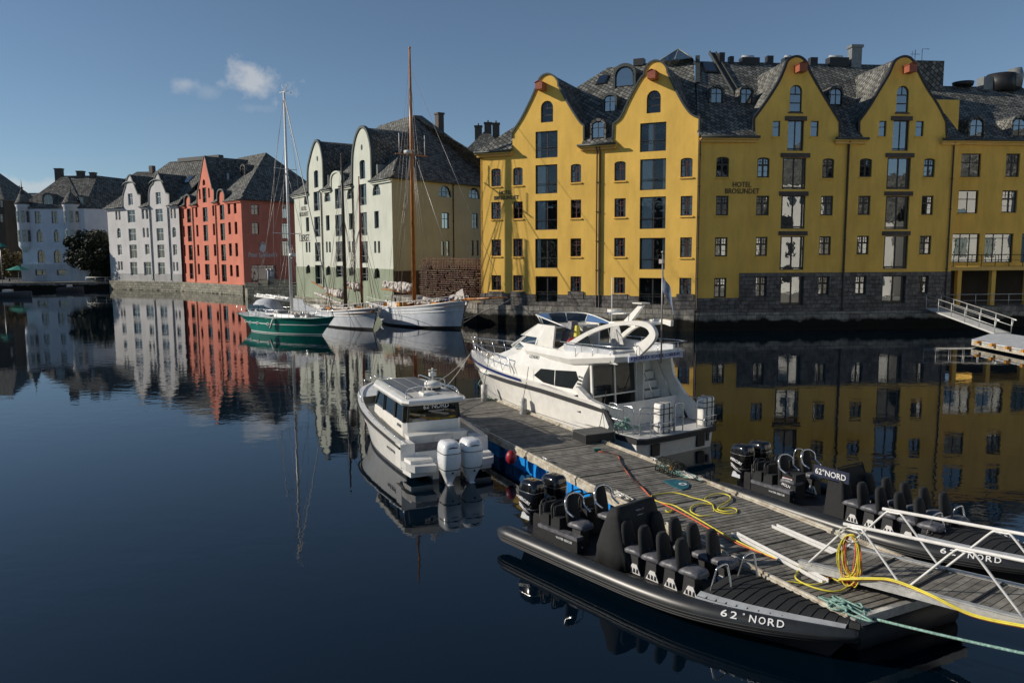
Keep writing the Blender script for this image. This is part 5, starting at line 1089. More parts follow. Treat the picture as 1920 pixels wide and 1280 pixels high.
def bundle(p0, p1, r, n=9, seed=0, sag=0.0):
    """lumpy furled sail lashed along a spar"""
    rs = random.Random(seed); pts = []; rr = []
    p0 = Vector(p0); p1 = Vector(p1)
    for i in range(n*3+1):
        t = i/(n*3); pts.append(p0.lerp(p1, t)+Vector((0, rs.uniform(-0.4, 0.4)*r, rs.uniform(-.3,.3)*r-sag*sin(pi*t)))); rr.append(r*(0.65+0.5*abs(sin(i*1.05)))*(0.6+0.4*sin(pi*min(1, t*1.3+.1))))
    return pts, rr
# ------------------------------------------------------------------ green sloop
gx, gy = atz(478, 617).x, atz(478, 617).y; bx_, by_ = atz(603, 628).x, atz(603, 628).y
h_ = Vector((bx_-gx, by_-gy, 0)); Lg = h_.length
g = boat('sailing_boat', 'sea-green yacht with a white mast and grey sprayhood, leftmost of the moored sailing craft', gx, gy, h_.x, h_.y)
st = [(-1.2,0.3,0.95,0.35,1.5),(0.6,0.9,1.35,0.95,1.3),(2.6,2.5,1.6,1.35,1.36),(4.8,4.6,1.62,1.4,1.34),(6.8,6.4,1.3,1.0,1.4),(8.8,7.9,0.75,0.42,1.42),(10.5,8.9,0.05,0.02,1.62)]
k = Lg/8.9; st = [(a*k, b*k, c*1.05, d*1.05, e) for a, b, c, d, e in st]
mb, SG = hull(st, [(0,0),(0.12,0),(0.30,0),(0.37,1),(0.43,0),(0.8,0),(0.93,1),(0.98,0),(1,0)])
mb.build('hull', ['teal', 'frwhite'], g)
deck(SG, 0.03, 0.03).build('deck', 'gel2', g)
mb = MB(); mb.tube(rail_line(SG, 0.0, -0.01), 0.04, 5); mb.tube(rail_line(SG, 0.0, -0.01, side=-1), 0.04, 5); mb.build('toe_rail', 'teal', g)
mb = MB()
for i in range(4):
    s = interp(st, 0.10+i*0.115); f = 0.40; x = lerp(s[0], s[1], f); y = lerp(s[2], s[3], f**0.6); z = s[4]*(1-f)
    mb.loft([[(x+0.16*cos(a), -y-0.02-q, z+0.13*sin(a)) for a in [2*pi*j/10 for j in range(10)]] for q in (0, 0.04)], 0, False); mb.loft([[(x+0.10*cos(a), -y-0.065, z+0.08*sin(a)) for a in [2*pi*j/10 for j in range(10)]], [(x+0.10*cos(a), -y-0.07, z+0.08*sin(a)) for a in [2*pi*j/10 for j in range(10)]]], 1, False)
mb.build('portholes', ['frwhite', 'black'], g)
# sprayhood and wheelhouse canvas
mb = MB(); rings = []
for x, w_, z0, z1 in ((0.6,1.0,1.3,2.35),(1.1,1.05,1.3,2.8),(1.9,1.08,1.3,2.92),(2.7,1.02,1.3,2.75),(3.4,0.9,1.35,1.85)):
    rings.append([(x*k, w_*cos(a), z0+(z1-z0)*sin(a)**0.6) for a in [pi*j/12 for j in range(13)]])
mb.loft(rings, 0, True, closed=False); mb.build('sprayhood', 'canvas', g)
mb = MB()
for x0, x1 in ((0.75,1.35),(1.5,2.1),(2.2,2.85)): mb.slab([(x0*k,-1.12,1.85),(x1*k,-1.14,1.85),(x1*k,-1.06,2.35),(x0*k,-1.04,2.35)], 0.02)
mb.slab([(2.95*k,-0.6,1.85),(2.95*k,0.6,1.85),(2.8*k,0.55,2.35),(2.8*k,-0.55,2.35)], 0.03)
mb.build('window', 'gboat', g)
mb = MB(); mb.tbox((4.9*k, 0, 1.42), 3.2*k, 1.5, 0.35, taper=0.85); mb.tbox((7.1*k, 0, 1.5), 0.9, 0.8, 0.3, taper=0.8); mb.build('cabin_trunk', 'gel', g)
xm = 5.2*k; topz = EYE+(475-186)/1457*67.2*1.02
mb = MB(); mb.tube([(xm,0,1.3),(xm,0,topz)], [0.14, 0.09], 10); mb.build('mast', 'alu', g)
mb = MB()
for z, w_ in ((EYE+(475-436)/1457*67.2, 1.5), (EYE+(475-318)/1457*67.2, 1.15)): mb.tube([(xm-0.15,-w_,z+0.05),(xm,0,z),(xm-0.15,w_,z+0.05)], 0.035, 5)
mb.tube([(xm-0.6,0,topz+0.05),(xm+0.6,0,topz+0.05)], 0.03, 5); mb.tube([(xm-0.4,0.2,topz+0.05),(xm-0.5,0.2,topz+0.75)], 0.02, 5); mb.tube([(xm+0.3,0,topz),(xm+0.3,0.0,topz+0.5),(xm+0.6,0.0,topz+0.6)], 0.025, 5); mb.tube([(xm+0.55,0.2,topz-0.1),(xm+0.7,0.2,topz-0.1)],0.05,5); mb.build('spreaders', 'alu', g)
zr_ = EYE+(475-475)/1457*67; mb = MB(); mb.cyl((xm+0.35,0,zr_-0.15), 0.3, 0.28, 14); mb.tube([(xm,0,zr_-0.4),(xm+0.4,0,zr_-0.2)], 0.05, 5); mb.build('radar_dome', 'gel', g)
mb = MB(); mb.tube([(xm,0,2.75),(0.2*k,0,3.05)], 0.1, 8); mb.build('boom', 'alu', g)
pts, rr = bundle((xm-0.2,0,2.95),(0.5*k,0,3.2),0.16,8,3); MB().tube(pts, rr, 8).build('furled_sail', 'gel', g)
mb = MB(); bow = (SG[-1][0]-0.1, 0, SG[-1][4]); st_ = (SG[0][0]+0.1, 0, SG[0][4])
mb.tube([(xm,0,topz-0.3), bow], 0.045, 5, 0); mb.build('furled_forestay', 'wrope', g)
mb = MB(); s1 = EYE+(475-436)/1457*67.2; s2 = EYE+(475-318)/1457*67.2
for sy in (-1, 1):
    mb.tube([(xm-0.1,sy*1.55,1.3),(xm-0.15,sy*1.5,s1),(xm-0.15,sy*1.15,s2),(xm,0,topz-0.2)], 0.014, 4); mb.tube([(xm-0.6,sy*1.5,1.3),(xm,0,s1)], 0.014, 4); mb.tube([(xm-0.15,sy*1.5,s1),(xm,0,s2)], 0.014, 4); mb.tube([(xm+0.5,sy*1.5,1.3),(xm,0,s1)], 0.014, 4)
    mb.tube([(st_[0],sy*0.6,st_[2]),(xm*0.35,0,6.5),(xm,0,topz)], 0.014, 4)
[mb.tube([(xm*0.3,sy*1.4,1.4),(xm,0,topz*0.8)], 0.014, 4) for sy in (-1, 1)]; mb.build('rigging', 'wire', g)
mb = MB()
for sy in (-1, 1):
    for zz in (0.35, 0.68): mb.tube([(s[0], sy*max(s[2]-0.08, 0), s[4]+zz) for s in SG], 0.012, 4)
    for i in range(0, len(SG), 3): s = SG[i]; mb.tube([(s[0], sy*max(s[2]-0.08,0), s[4]),(s[0], sy*max(s[2]-0.08,0), s[4]+0.7)], 0.016, 5)
mb.build('guard_rail', 'steel', g)
mb = MB(); s = interp(st, 0.52); mb.tube([(s[0],-s[2]-0.03,s[4]),(s[0]-0.15,-s[2]-0.09,s[4]-0.12),(s[0]-0.55,-s[2]-0.09,s[4]-0.85)], [0.02,0.09,0.09], 8); mb.build('fender', 'frwhite', g)
for i, (dx, w_) in enumerate(((1.5,0.5),(2.3,0.6),(3.4,0.45))): pts, rr = bundle((xm+dx*0.6-0.4,-0.5,1.75),(xm+dx*0.6+0.7,0.2,1.6),0.16,4,20+i); MB().tube(pts, rr, 7).build('stowed_sail', 'sail', g)
mb = MB(); mb.slab([(xm+0.3,-0.05,1.9),(xm+1.7,-0.05,1.9),(xm+1.7,-0.05,2.9),(xm+0.3,-0.05,3.0)], 0.06); mb.slab([(xm+1.7,-0.05,1.9),(xm+4.2,-0.05,1.9),(xm+1.7,-0.05,2.6)], 0.04); mb.build('canvas_cover', 'canvas', g)
# ------------------------------------------------------------------ wooden gaff ships
def ship(label, pb, ps, masts, sheer, beam, sprit, topcol, name='sailing_ship', col='hullw', seed=1, boxes=()):
    b0 = atz(*pb); s0 = atz(*ps); h = b0-s0; Ls = h.length; r = boat(name, label, s0.x, s0.y, h.x, h.y)
    zb_, zm, zs = sheer
    st = [(-0.9,0.5,beam*0.55,0.25,zs),(Ls*0.14,Ls*0.16,beam*0.86,beam*0.6,lerp(zs,zm,0.6)),(Ls*0.36,Ls*0.36,beam,beam*0.93,zm),(Ls*0.6,Ls*0.6,beam,beam*0.92,lerp(zm,zb_,0.25)),(Ls*0.82,Ls*0.80,beam*0.88,beam*0.62,lerp(zm,zb_,0.6)),(Ls*0.96,Ls*0.92,beam*0.58,beam*0.2,lerp(zm,zb_,0.9)),(Ls*1.04,Ls*0.975,0.06,0.03,zb_)]
    mb, S_ = hull(st, [(0,1),(0.05,0),(0.14,0),(0.17,2),(0.20,0),(0.55,0),(0.88,0),(0.9,3),(1,3)], 30, 0.9); mb.build('hull', [col, topcol, 'frwhite', 'black'], r)
    # strakes
    mb = MB()
    for sd in (-1, 1):
        for f in (0.16, 0.30): mb.tube([(lerp(s[0],s[1],f), sd*(lerp(s[2],s[3],f**0.9)+0.01), s[4]*(1-f)) for s in S_], 0.035, 5)
    mb.build('rubbing_strake', 'frwhite', r)
    deck(S_, 0.35, 0.06).build('deck', 'wood', r)
    mb = MB()
    for sd in (-1, 1):
        mb.tube([(s[0], sd*s[2], s[4]+0.02) for s in S_], 0.07, 6)
        for i in range(1, 29, 3): s = S_[i]; mb.tube([(s[0], sd*(s[2]-0.05), s[4]),(s[0], sd*(s[2]-0.05), s[4]+0.55)], 0.03, 5)
        mb.tube([(s[0], sd*max(s[2]-0.05,0), s[4]+0.55) for s in S_[:-2]], 0.02, 5)
    mb.build('bulwark_rail', 'frwhite' if col == 'hullw' else 'wood', r)
    rs = random.Random(seed)
    mb = MB(); mb.tbox((Ls*0.2,0,zm+0.1), 1.6, 1.2, 0.7, taper=0.9); mb.build('wheelhouse', 'gel', r)
    mb = MB(); mb.tbox((Ls*0.55,0,zm), 1.8, 1.3, 0.5, taper=0.9); mb.tbox((Ls*0.38,0,zm+0.05), 1.0, 1.0, 0.5); mb.build('deckhouse', 'wood', r)
    for (u, y, z, sx, sy, sz, m) in boxes: MB().box(u-sx/2, y-sy/2, z, u+sx/2, y+sy/2, z+sz).build('deck_box', m, r)
    for i in range(22):
        u_ = rs.uniform(0.05, 0.93); s_ = interp(st, u_); yy = rs.uniform(-0.75, 0.3)*s_[2]; zz = s_[4]-0.3; k_ = rs.randrange(4); mb = MB()
        if k_ == 0: mb.tube([(s_[0]+0.25*cos(a), yy+0.25*sin(a), zz+0.1+0.03*sin(5*a)) for a in [2*pi*j/12 for j in range(12)]], 0.07, 5, closed=True)
        elif k_ == 1: mb.tbox((s_[0], yy, zz+0.25), rs.uniform(.3,.8), rs.uniform(.3,.6), rs.uniform(.35,.8), Matrix.Rotation(rs.uniform(0,3),3,'Z'))
        elif k_ == 2: mb.tube([(s_[0], yy, zz), (s_[0], yy, zz+rs.uniform(.6,1.1))], rs.uniform(.04,.16), 8)
        else: P_, R_1 = bundle((s_[0]-0.5, yy, zz+0.5), (s_[0]+0.6, yy+0.3, zz+0.8), 0.12, 3, i); mb.tube(P_, R_1, 6)
        mb.build('deck_gear', rs.choice(['sail','wrope','black','wood','frwhite','navy','brass','canvas','darkmast']), r)
    for i in range(5): pts, rr = bundle((rs.uniform(0.45,0.85)*Ls, rs.uniform(-.8,.8), zm+0.35),(rs.uniform(0.45,0.85)*Ls, rs.uniform(-.8,.8), zm+0.5),0.13,3,seed*7+i); MB().tube(pts, rr, 6).build('coiled_gear', 'wrope' if i % 2 else 'sail', r)
    for (px, ytop, m, rad, bl) in masts:
        # mast foot on the centre line where the photo's mast crosses the hull
        d = ray(px, 500); hd = h.normalized(); t = 0
        X0, Y0 = s0.x, s0.y; q = d.x/d.y; u = (q*Y0-X0)/(hd.x-q*hd.y); D = Y0+hd.y*u; tz = EYE+(475.6-ytop)/1457*D*(1+0.0*u); 
        dd = ray(px, ytop); tz = EYE + dd.z*(D/dd.y)
        mb = MB(); zz = tz*0.66; mb.tube([(u,0,zm-0.3),(u,0,zz),(u,0,tz)], [rad, rad*0.85, rad*0.4], 10); mb.ball((u,0,tz), rad*0.6); mt = mb.build('mast', m, r)
        mb = MB()
        for sd in (-1, 1):
            for dx in (-0.9,-0.3,0.35): mb.tube([(u+dx,sd*(beam-0.08),zm+0.4),(u,0,zz)], 0.022, 4)
        for dx in (-0.9,0.5): mb.tube([(u+dx,-(beam-0.08),zm+0.4),(u,0,tz*0.9)], 0.013, 4); mb.tube([(u+dx,(beam-0.08),zm+0.4),(u,0,tz*0.9)], 0.013, 4)
        mb.tube([(u+0.1,0.15,zm),(u+0.05,0.05,tz*0.95)], 0.012, 4); mb.tube([(u-0.2,-0.25,zm),(u,0,zz)], 0.012, 4); mb.tube([(u+bl*0.8,0,zm+1.8),(u,0,tz*0.97)], 0.012, 4)
        mb.build('rigging', 'wire', r)
        if bl:
            za = zm+1.25; mb = MB(); mb.tube([(u,0,za),(u+bl,0,za+0.35)], [0.1,0.07], 8); mb.tube([(u,0.1,za+0.55),(u+bl*0.8,0.1,za+0.9)], [0.08,0.05], 8); mb.build('boom', 'wood', r)
            for q_ in range(2): pts, rr = bundle((u+bl*0.06,0.05*q_,za+0.3+0.14*q_),(u+bl*0.93,0,za+0.66+0.1*q_),0.33,12,seed+q_); MB().tube(pts, rr, 8).build('furled_sail', 'sail', r)
    if sprit:
        zz = zb_+0.2; mb = MB(); mb.tube([(Ls*0.9,0,zz-0.1),(Ls*1.03+sprit,0,zz+0.35)], [0.13,0.07], 8); mb.build('bowsprit', 'wood', r)
        mb = MB(); mb.tube([(Ls*1.01,0,0.6),(Ls*1.03+sprit*0.95,0,zz+0.3)], 0.02, 4); mb.build('bobstay', 'wire', r)
        u = Ls*1.03+sprit*0.97; mb = MB()
        mb.tube([(u,0,zz+0.35),(mu(masts[0], s0, h)[0],0,mu(masts[0], s0, h)[1]*0.93)], 0.016, 4); mb.tube([(Ls*1.02,0,zb_),(mu(masts[0], s0, h)[0],0,mu(masts[0], s0, h)[1]*0.66)], 0.03, 5); mb.build('forestay', 'wire', r)
        pts, rr = bundle((Ls*0.86,0,zb_+0.25),(Ls*1.02,0,zb_+0.5),0.24,5,seed+9); MB().tube(pts, rr, 8).build('furled_jib', 'sail', r)
        mb = MB(); mb.loft([[(Ls*0.93,-0.3,zb_+0.1),(Ls*1.03,-0.1,zb_+0.25),(Ls*1.0,0,zb_+1.15),(Ls*0.94,-0.1,zb_+0.8)],[(Ls*0.93,0.3,zb_+0.1),(Ls*1.03,0.1,zb_+0.25),(Ls*1.0,0.04,zb_+1.15),(Ls*0.94,0.1,zb_+0.8)]], 0, True); mb.build('bagged_jib', 'sail', r)
    return r, S_, Ls
def mu(m, s0, h):
    d = ray(m[0], 500); hd = h.normalized(); q = d.x/d.y; u = (q*s0.y-s0.x)/(hd.x-q*hd.y); D = s0.y+hd.y*u; dd = ray(m[0], m[1]); return u, EYE+dd.z*(D/dd.y)
r2, S2, L2 = ship('big white wooden ship with a tall orange-brown mast and long bowsprit, nearest the hotel', (868,617), (716,603), [(775.5,90,'wood',0.2,-5.0),(677,332,'redmast',0.13,-2.8)], (2.5,1.7,2.0), 2.1, 5.2, 'frwhite', seed=5,
    boxes=((9.6,-0.9,1.9,1.2,0.6,0.45,'brass'),(10.8,-0.7,2.1,1.5,0.5,0.4,'brass'),(8.3,-1.0,1.8,0.7,0.5,0.3,'redf'),(4.6,-1.1,1.8,0.9,0.5,0.4,'brass')))
# crosstrees and radar on the big mast
u, tz = mu((775.5,90), atz(716,603), atz(868,617)-atz(716,603)); D_ = 74.5; zc_ = EYE+(475-294)/1457*D_
mb = MB(); mb.tube([(u-0.3,-1.7,zc_),(u,0,zc_),(u+0.3,1.7,zc_)], 0.06, 6); mb.build('crosstree', 'wood', r2); mb = MB(); mb.cyl((u-0.25,-0.2,zc_+0.1), 0.42, 0.32, 14); mb.build('radar_dome', 'gel', r2)
mb = MB(); mb.tube([(u-0.2,-1.3,zc_),(u-0.2,-1.3,zc_+1.9)], 0.04, 5); mb.tube([(u+0.25,1.4,zc_),(u+0.25,1.4,zc_+1.9)], 0.04, 5); mb.build('aerial', 'frwhite', r2)
u3 = mu((677,332), atz(716,603), atz(868,617)-atz(716,603))[0]
for i,(a,b,rr_) in enumerate((((u-0.3,0.15,3.7),(u-4.8,0.1,4.0),0.22),((u+0.6,0,2.6),(u+4.0,0,2.3),0.2),((u3-0.1,0,3.3),(u3-2.6,0,3.8),0.2))): pts, rr = bundle(a,b,rr_,11,50+i); MB().tube(pts, rr, 8).build('furled_sail', 'sail', r2)
r1, S1, L1 = ship('small white gaff cutter with a dark tarred mast, right of the green yacht', (703,619), (583,600), [(646,290,'darkmast',0.19,-4.6)], (1.95,1.3,1.5), 1.75, 0, 'wood', seed=11, boxes=((6.5,-0.8,1.3,0.9,0.5,0.4,'brass'),(5.2,-0.9,1.3,0.8,0.5,0.35,'gel')))
pts, rr = bundle((2.0,-0.3,2.9),(7.4,0,2.0),0.17,9,31); MB().tube(pts, rr, 8).build('furled_sail', 'sail', r1)
MB().tube([(0.5,0,4.0),(7.6,0,2.5)], 0.07, 6).build('gaff_spar', 'wood', r1)
# mooring lines off the big ship
def line(name, label, pts, r, m, cat='rope', sag=0.0):
    P = [Vector(p) for p in pts]
    if sag and len(P) == 2: P = [P[0].lerp(P[1], i/12)-Vector((0,0,sag*sin(pi*i/12))) for i in range(13)]
    return tag(MB().tube(P, r, 5).build(name, m), label, cat)
M2 = r2.matrix_basis if False else (Matrix.Translation(r2.location) @ Matrix.Rotation(r2.rotation_euler[2], 4, 'Z'))
pb_ = M2 @ Vector((L2*1.0, -0.1, 0.9)); qa = A.o+A.d*3.5-A.n*0.35
line('mooring_rope', 'taut pale rope from the big white ship down to the hotel footing', [pb_, (qa.x, qa.y, 2.5)], 0.035, 'wrope', sag=0.15)
# ------------------------------------------------------------------ floating dock
ZD = 0.65
DL0, DR0, DR1, DL1 = Vector((5.62,12.35,ZD)), Vector((8.35,13.7,ZD)), Vector((-0.94,32.5,ZD)), Vector((-3.4,31.3,ZD))
def dk(t, s, z=0.0):  # t along from the near end, s across from the left edge
    return DL0.lerp(DL1, t).lerp(DR0.lerp(DR1, t), s)+Vector((0,0,z))
dock = empty('floating_dock', (DL0.x, DL0.y, 0), 0, 'long grey plank dock with pale steel edges running up between the boats', 'dock')
DO = Matrix.Translation((-DL0.x, -DL0.y, 0)); Ld = (DL1-DL0).length
mb = MB(); n = int(Ld/0.15); random.seed(12)
for i in range(n):
    a = i/n; b = (i+0.80)/n; z = random.uniform(-0.004, 0.003); mi = random.randrange(4)
    seam = (i % 20 == 0)
    if seam: z -= 0.02
    p = [dk(a, 0.025, z), dk(a, 0.975, z), dk(b, 0.975, z+random.uniform(-.002,.002)), dk(b, 0.025, z)]
    mb.slab(p, 0.035, mi)
mb.xf(DO).build('deck_planks', PLK, dock)
mb = MB(); mb.slab([dk(0,0.03,-0.06), dk(0,0.97,-0.06), dk(1,0.97,-0.06), dk(1,0.03,-0.06)], 0.1); mb.xf(DO).build('underframe', 'black', dock)
for s, nm in ((0.0, -1), (1.0, 1)):
    mb = MB(); N_ = 7
    for i in range(N_):
        a, b = i/N_+0.002, (i+1)/N_-0.002; mb.bar(dk(a, s, -0.01), dk(b, s, -0.01), 0.13, 0.09); mb.bar(dk(a, s, 0.055), dk(b, s, 0.055), 0.05, 0.05); mb.bar(dk(a, s+0.012*nm, -0.10), dk(b, s+0.012*nm, -0.10), 0.03, 0.14)
    mb.xf(DO).build('edge_rail', 'railw', dock)
for q in (-0.002, 1.002): MB().bar(dk(q,0,-0.04), dk(q,1,-0.04), 0.1, 0.16).xf(DO).build('end_beam', 'galv', dock)
for i in range(6):
    a, b = 0.03+i*0.162, 0.03+i*0.162+0.14; mb = MB(); mb.slab([dk(a,0.03,-0.15), dk(a,0.97,-0.15), dk(b,0.97,-0.15), dk(b,0.03,-0.15)], 0.7)
    k = 6
    for j in range(k+1): q = a+(b-a)*j/k; p = dk(q, 0.024, 0); mb.box(p.x-0.02, p.y-0.02, -0.1, p.x+0.02, p.y+0.02, 0.49)
    mb.xf(DO).build('float', 'bfloat', dock)
mb = MB(); mb.tube([dk(0.015,0.1,-0.48), dk(0.012,0.92,-0.48)], 0.3, 14); mb.xf(DO).build('end_float', 'rubber', dock)
for t, s in ((0.97,0.02),(0.72,0.01),(0.52,0.01),(0.335,0.02),(0.16,0.02),(0.66,0.985),(0.45,0.985),(0.83,0.985)):
    c = dk(t, s, 0.06); d = (DL1-DL0).normalized(); mb = MB(); mb.tube([c-d*0.16+Vector((0,0,0.07)), c+d*0.16+Vector((0,0,0.07))], 0.022, 6); mb.tube([c-d*0.06, c-d*0.06+Vector((0,0,0.07))], 0.02, 5); mb.tube([c+d*0.06, c+d*0.06+Vector((0,0,0.07))], 0.02, 5); mb.xf(DO).build('cleat', 'galv', dock)
def z5(*P): return [(860+x/3.5556, 720+y/3.5556) for x, y in P]
def cable(name, label, px, r, m, cat='cable', z=0.012, k=5, jit=0.0, group=None):
    P = [atz(x, y, ZD+z+r) for x, y in px]; P = smooth_path(P, k); rs = random.Random(len(px))
    if jit: P = [p+Vector((rs.uniform(-jit,jit), rs.uniform(-jit,jit), 0)) for p in P]
    return tag(MB().tube(P, r, 6).build(name, m), label, cat, group)
cable('power_cable', 'red-orange power cable running down the middle of the dock from its black plug', [(1122,846),(1140,848),(1155,851),(1163,862),(1170,876),(1182,892),(1196,906),(1210,920),(1224,934),(1262,953),(1300,973),(1345,999),(1385,1019),(1440,1041),(1500,1064),(1560,1084)], 0.016, 'orope')
cable('black_lead', 'black lead twisted along the red-orange cable', [(1124,845),(1148,849),(1160,855),(1165,868),(1178,886),(1191,903),(1206,914),(1220,929)], 0.014, 'black', z=0.03)
cable('yellow_hose', 'yellow hose laid in a long line beside the red-orange cable', z5((1283,742),(1300,768),(1360,790),(1430,805),(1480,830),(1560,876),(1650,928),(1720,970),(1800,1016),(1920,1075))+[(1430,1036),(1480,1056),(1515,1070)], 0.017, 'yrope', z=0.02)
cable('yellow_hose', 'loose yellow hose looping across the dock near the teal board', z5((1283,742),(1310,735),(1350,728),(1430,722),(1500,735),(1560,755),(1640,775),(1690,800),(1710,840),(1780,860),(1845,858),(1850,832),(1800,822),(1740,830),(1700,842)), 0.016, 'yrope')
cable('yellow_hose', 'round yellow hose loop nearest the right-hand dock edge', z5((1640,762),(1680,738),(1740,728),(1800,740),(1812,765),(1780,790),(1740,812),(1730,835),(1790,848),(1830,840)), 0.016, 'yrope', z=0.03)
cable('yellow_hose', 'yellow hose loop bending back toward the long cable line', z5((1700,802),(1620,795),(1560,810),(1545,840),(1570,862),(1620,878),(1690,872)), 0.016, 'yrope', z=0.02)
cable('yellow_hose', 'short curled scrap of yellow hose left of the long line', z5((1378,840),(1395,848),(1420,836),(1410,852),(1382,850)), 0.016, 'yrope')
# plug, step box, strips
p = atz(1122, 846, ZD); t = tag(MB().box(p.x-0.13, p.y-0.05, ZD+0.01, p.x+0.07, p.y+0.06, ZD+0.1).build('cable_plug', 'teal'), 'small green-topped black plug on the dock by the step box', 'plug')
p = atz(1108, 826, ZD); dd_ = (DL1-DL0).normalized(); r = empty('boarding_step', (p.x+0.1, p.y+0.15, ZD+0.012), atan2(dd_.y, dd_.x), 'dark grey boarding step on the dock against the motor yacht', 'step')
MB().tbox((0,0,0.13), 0.85, 1.1, 0.26, taper=0.97).build('box', 'black', r); MB().tbox((0,0,0.275), 0.88, 1.12, 0.03).build('top_mat', pm('grey_step_top', (0.10,0.10,0.095), 0.9), r)
Q1 = [(1377,1002),(1548,1092)]; Q2 = [(1452,987),(1655,1075)]
for (a, b), lab in ((Q1, 'white slide rail on the dock beside the yellow hose'), (Q2, 'white slide rail on the dock nearer the right-hand edge')):
    A_, B_ = atz(*a, ZD+0.03), atz(*b, ZD+0.03); d = (B_-A_).normalized(); l = Vector((-d.y, d.x, 0))*0.07; t = empty('slide_rail', (A_.x, A_.y, 0), 0, lab, 'rail'); O = Matrix.Translation((-A_.x, -A_.y, 0))
    mb = MB(); mb.slab([A_-l, B_-l, B_+l, A_+l], 0.02, 0); mb.xf(O).build('channel', 'galv', t); mb = MB(); mb.bar(A_-l+Vector((0,0,.03)), B_-l+Vector((0,0,.03)), 0.02, 0.06); mb.bar(A_+l+Vector((0,0,.03)), B_+l+Vector((0,0,.03)), 0.02, 0.06); mb.xf(O).build('flange', 'alu', t)
# lobster pot
p = atz(1258, 886, ZD); t = empty('lobster_pot', (p.x, p.y, ZD+0.01), atan2(dd_.y, dd_.x)+pi, 'black wire lobster pot on the right edge of the dock', 'lobster pot'); mb = MB(); Lp, rp_ = 0.78, 0.25; random.seed(4)
arc = lambda x: [(x, -rp_*cos(a), 0.36*sin(a)**0.8) for a in [pi*j/10 for j in range(11)]]
for i in range(5): mb.tube(arc(-Lp/2+Lp*i/4)+[(-Lp/2+Lp*i/4, -rp_, 0)], 0.014, 5)
for j in range(11): q = arc(0)[j]; mb.tube([(-Lp/2, q[1], q[2]), (Lp/2, q[1], q[2])], 0.009, 4)
mb.build('frame', 'black', t); mb = MB()
for i in range(340):
    a = random.uniform(0, pi); x = random.uniform(-Lp/2, Lp/2); c = Vector((x, -rp_*0.97*cos(a), 0.35*sin(a)**0.8)); d = Vector((random.choice((-1,1))*0.05, 0.05*sin(a), 0.04*cos(a)*(1 if random.random() < .5 else -1))); mb.tube([c-d, c+d], 0.005, 3)
mb.build('netting', pm('dark_netting', (0.05,0.055,0.03), 0.9), t)
MB().loft([arc(-0.2), arc(0.2)], 0, False, closed=False) 
# teal board, rope pile
p = [atz(x, y, ZD+0.03) for x, y in ((1243,900),(1262,898),(1285,901),(1293,907),(1290,914),(1279,917),(1266,912),(1252,905))]; c = sum(p, Vector())/len(p)
t = empty('teal_board', (c.x, c.y, 0), 0, 'flat teal drop-shaped board lying on the dock', 'board'); O = Matrix.Translation((-c.x,-c.y,0)); pp = p if (p[1]-p[0]).cross(p[2]-p[1]).z > 0 else p[::-1]; MB().slab(pp, 0.025).xf(O).build('board', pm('teal_paint', (0.02,0.13,0.17), 0.5), t)
MB().loft([[(0.12+0.11*cos(2*pi*j/16), -0.02+0.11*sin(2*pi*j/16), ZD+0.034) for j in range(16)],[(0.12+0.06*cos(2*pi*j/16), -0.02+0.06*sin(2*pi*j/16), ZD+0.034) for j in range(16)]], 0, False, caps=False).build('ring_mark', 'frwhite', t, recalc=False)
def ropepile(name, label, c, sx, sy, n, m, seed, rot=0.0, h=0.1, r=0.014):
    rs = random.Random(seed); P = []
    for i in range(n):
        u, v = rs.gauss(0, 0.4)*sx, rs.gauss(0, 0.4)*sy; P.append((c.x+u*cos(rot)-v*sin(rot), c.y+u*sin(rot)+v*cos(rot), c.z+rs.uniform(0.01, h)))
    return tag(MB().tube(smooth_path(P, 5), r, 5).build(name, m), label, 'rope')
ra = atan2(dd_.y, dd_.x)
ropepile('rope_heap', 'tangled pale green rope heaped beside the lobster pot', dk(0.395, 0.94, 0.01), 1.0, 0.28, 46, 'grope', 1, ra)
ropepile('rope_heap', 'white rope bundle beside the green tangle on the dock edge', dk(0.37, 0.965, 0.01), 0.6, 0.2, 30, 'wrope', 2, ra)
tag(MB().ball((dk(0.40,0.93).x, dk(0.40,0.93).y, ZD+0.12), 0.09, n=10).build('net_float', 'brass'), 'small orange-yellow net float in the rope heap', 'float')
ropepile('rope_heap', 'white mooring rope wound on the cleat behind the black boat cover', dk(0.335, 0.05, 0.02), 0.5, 0.16, 30, 'wrope', 3, ra)
ropepile('rope_heap', 'green and white rope knotted at the near corner of the dock', dk(0.012, 0.06, -0.02), 0.45, 0.3, 44, 'grope', 5, ra, 0.16, 0.018)
ropepile('rope_heap', 'small bunch of green line on the far right corner of the dock', dk(0.985, 0.93, 0.01), 0.4, 0.2, 26, 'grope', 8, ra, 0.08)
a = dk(0.0, 0.14, -0.06); b = atz(1920, 1218, 0.95); e = a+(b-a)*1.9
line('mooring_rope', 'taut green rope leaving the near corner of the dock to the right', [a, e], 0.024, 'grope', sag=0.05)
